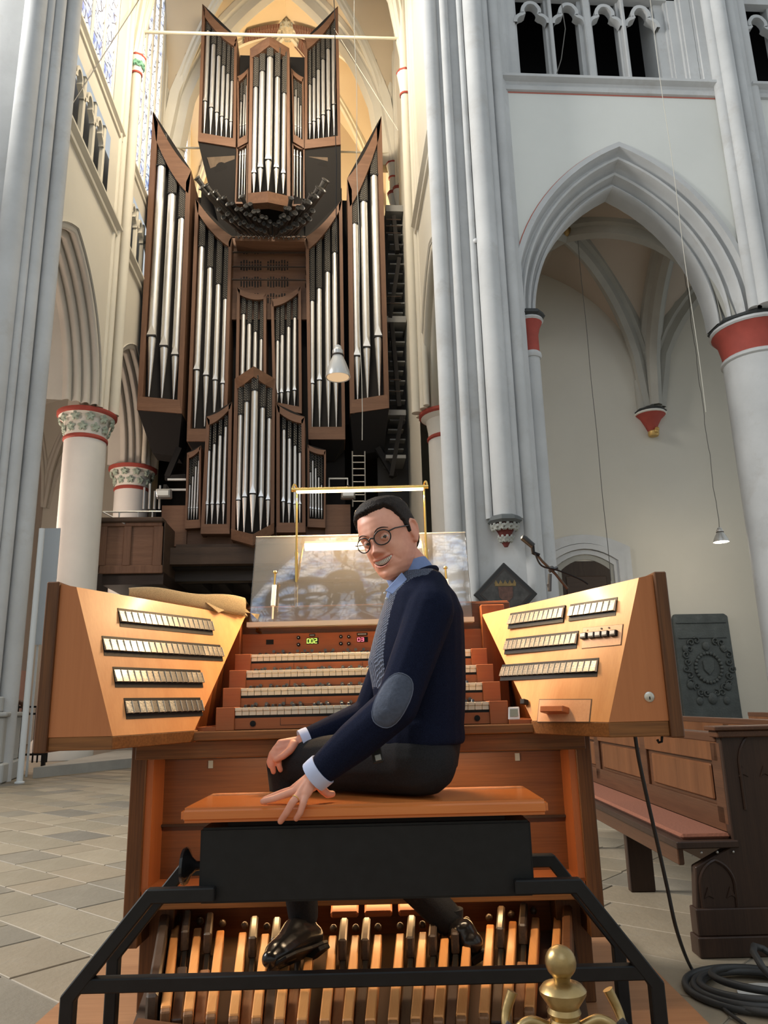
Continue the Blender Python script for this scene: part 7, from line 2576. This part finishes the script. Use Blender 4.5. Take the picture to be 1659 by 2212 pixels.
# keep the seat on the plank
tr_m.v = [(x, y, max(z, zb_)) if (2.0 < y < 2.40 and z > .6) else (x, y, z) for x, y, z in tr_m.v]
chain(tr_m, [KN_N, KN_N.lerp(AN_1, .4), AN_1 + Vector((0, 0, .012))], [.0655, .062, .046])
chain(tr_m, [KN_F, KN_F.lerp(AN_2, .4), AN_2 + Vector((-.01, 0, .03))], [.065, .062, .050])
melt(tr_m, 'trousers', [PANTS], man, .006, 5)
bl = MB()
P = kY(814, 1612, 2.068); Q = kY(806, 1650, 2.06)
cl1 = MB(); cl1.bar([kY(808, 1600, 2.07), kY(818, 1648, 2.055)], .028, .008, upv=(0, 1, 0)); kb_(cl1, 'belt_pouch', plain('belt_black', (.012, .012, .012), .5), man, bevel=.002)
cl1 = MB(); cl1.bar([kY(815, 1630, 2.052), kY(818, 1643, 2.050)], .016, .005, upv=(0, 1, 0)); kb_(cl1, 'buckle', plain('buckle_grey', (.25, .26, .25), .3, .7), man, bevel=.001)


# ---- shoes and socks
def shoe(heel, toe, ankle, nm):
    f_ = (toe - heel)
    L = f_.length
    fd = f_ / L
    up = (ankle - heel); up = (up - fd * up.dot(fd)).normalized()
    sd = fd.cross(up)
    s = MB()
    def pt(u, w, z): return heel + fd * (u * L) + sd * w + up * z
    chain(s, [pt(.04, 0, .034), pt(.30, 0, .040), pt(.58, .003, .034), pt(.82, .003, .025), pt(1.0, 0, .018)], [.035, .040, .042, .037, .024])
    chain(s, [pt(.08, 0, .055), ankle + up * -.01], [.034, .036])
    chain(s, [pt(.10, 0, .07), pt(.34, 0, .066), pt(.60, 0, .045)], [.034, .036, .030])
    o = melt(s, nm, [LEATH], man, .004, 5)
    b = MB()
    prof = [(-.04, .030), (.1, .036), (.35, .034), (.55, .040), (.75, .044), (.92, .036), (1.02, .018)]
    ring = [pt(u, w, -.006) for u, w in prof] + [pt(u, -w, -.006) for u, w in prof[::-1]]
    b.prism(ring, up * .010); kb_(b, 'sole', BLACKP, o, bevel=.002)
    b = MB(); ring = [pt(u, w, -.019) for u, w in ((-.04, .028), (.1, .033), (.22, .031))] + [pt(u, -w, -.019) for u, w in ((.22, .031), (.1, .033), (-.04, .028))]
    b.prism(ring, up * .016); kb_(b, 'heel', BLACKP, o, bevel=.002)
    b = MB()
    for k in range(4):
        u = .40 + .07 * k
        b.tube([pt(u, -.018, .068 - .012 * k), pt(u + .01, 0, .076 - .013 * k), pt(u, .018, .068 - .012 * k)], .0022, 5)
    kb_(b, 'laces', BLACKP, o)


HEEL1 = kY(690, 2046, 2.49); TOE1 = kY(590, 2086, 2.30)
shoe(HEEL1, TOE1, AN_1 + Vector((0, 0, -.01)), 'shoe')
HEEL2 = kY(1032, 2062, 2.52); TOE2 = kY(955, 2062, 2.74)
shoe(HEEL2, TOE2, AN_2 + Vector((.02, -.02, -.02)), 'shoe')
for An in (AN_1, AN_2):
    sk = MB(); sk.tube([An + Vector((0, 0, .06)), An + Vector((.0, 0, -.02))], [.040, .036], 14); kb_(sk, 'sock', plain('sock_black', (.012, .012, .013), .95), man, smooth=60)
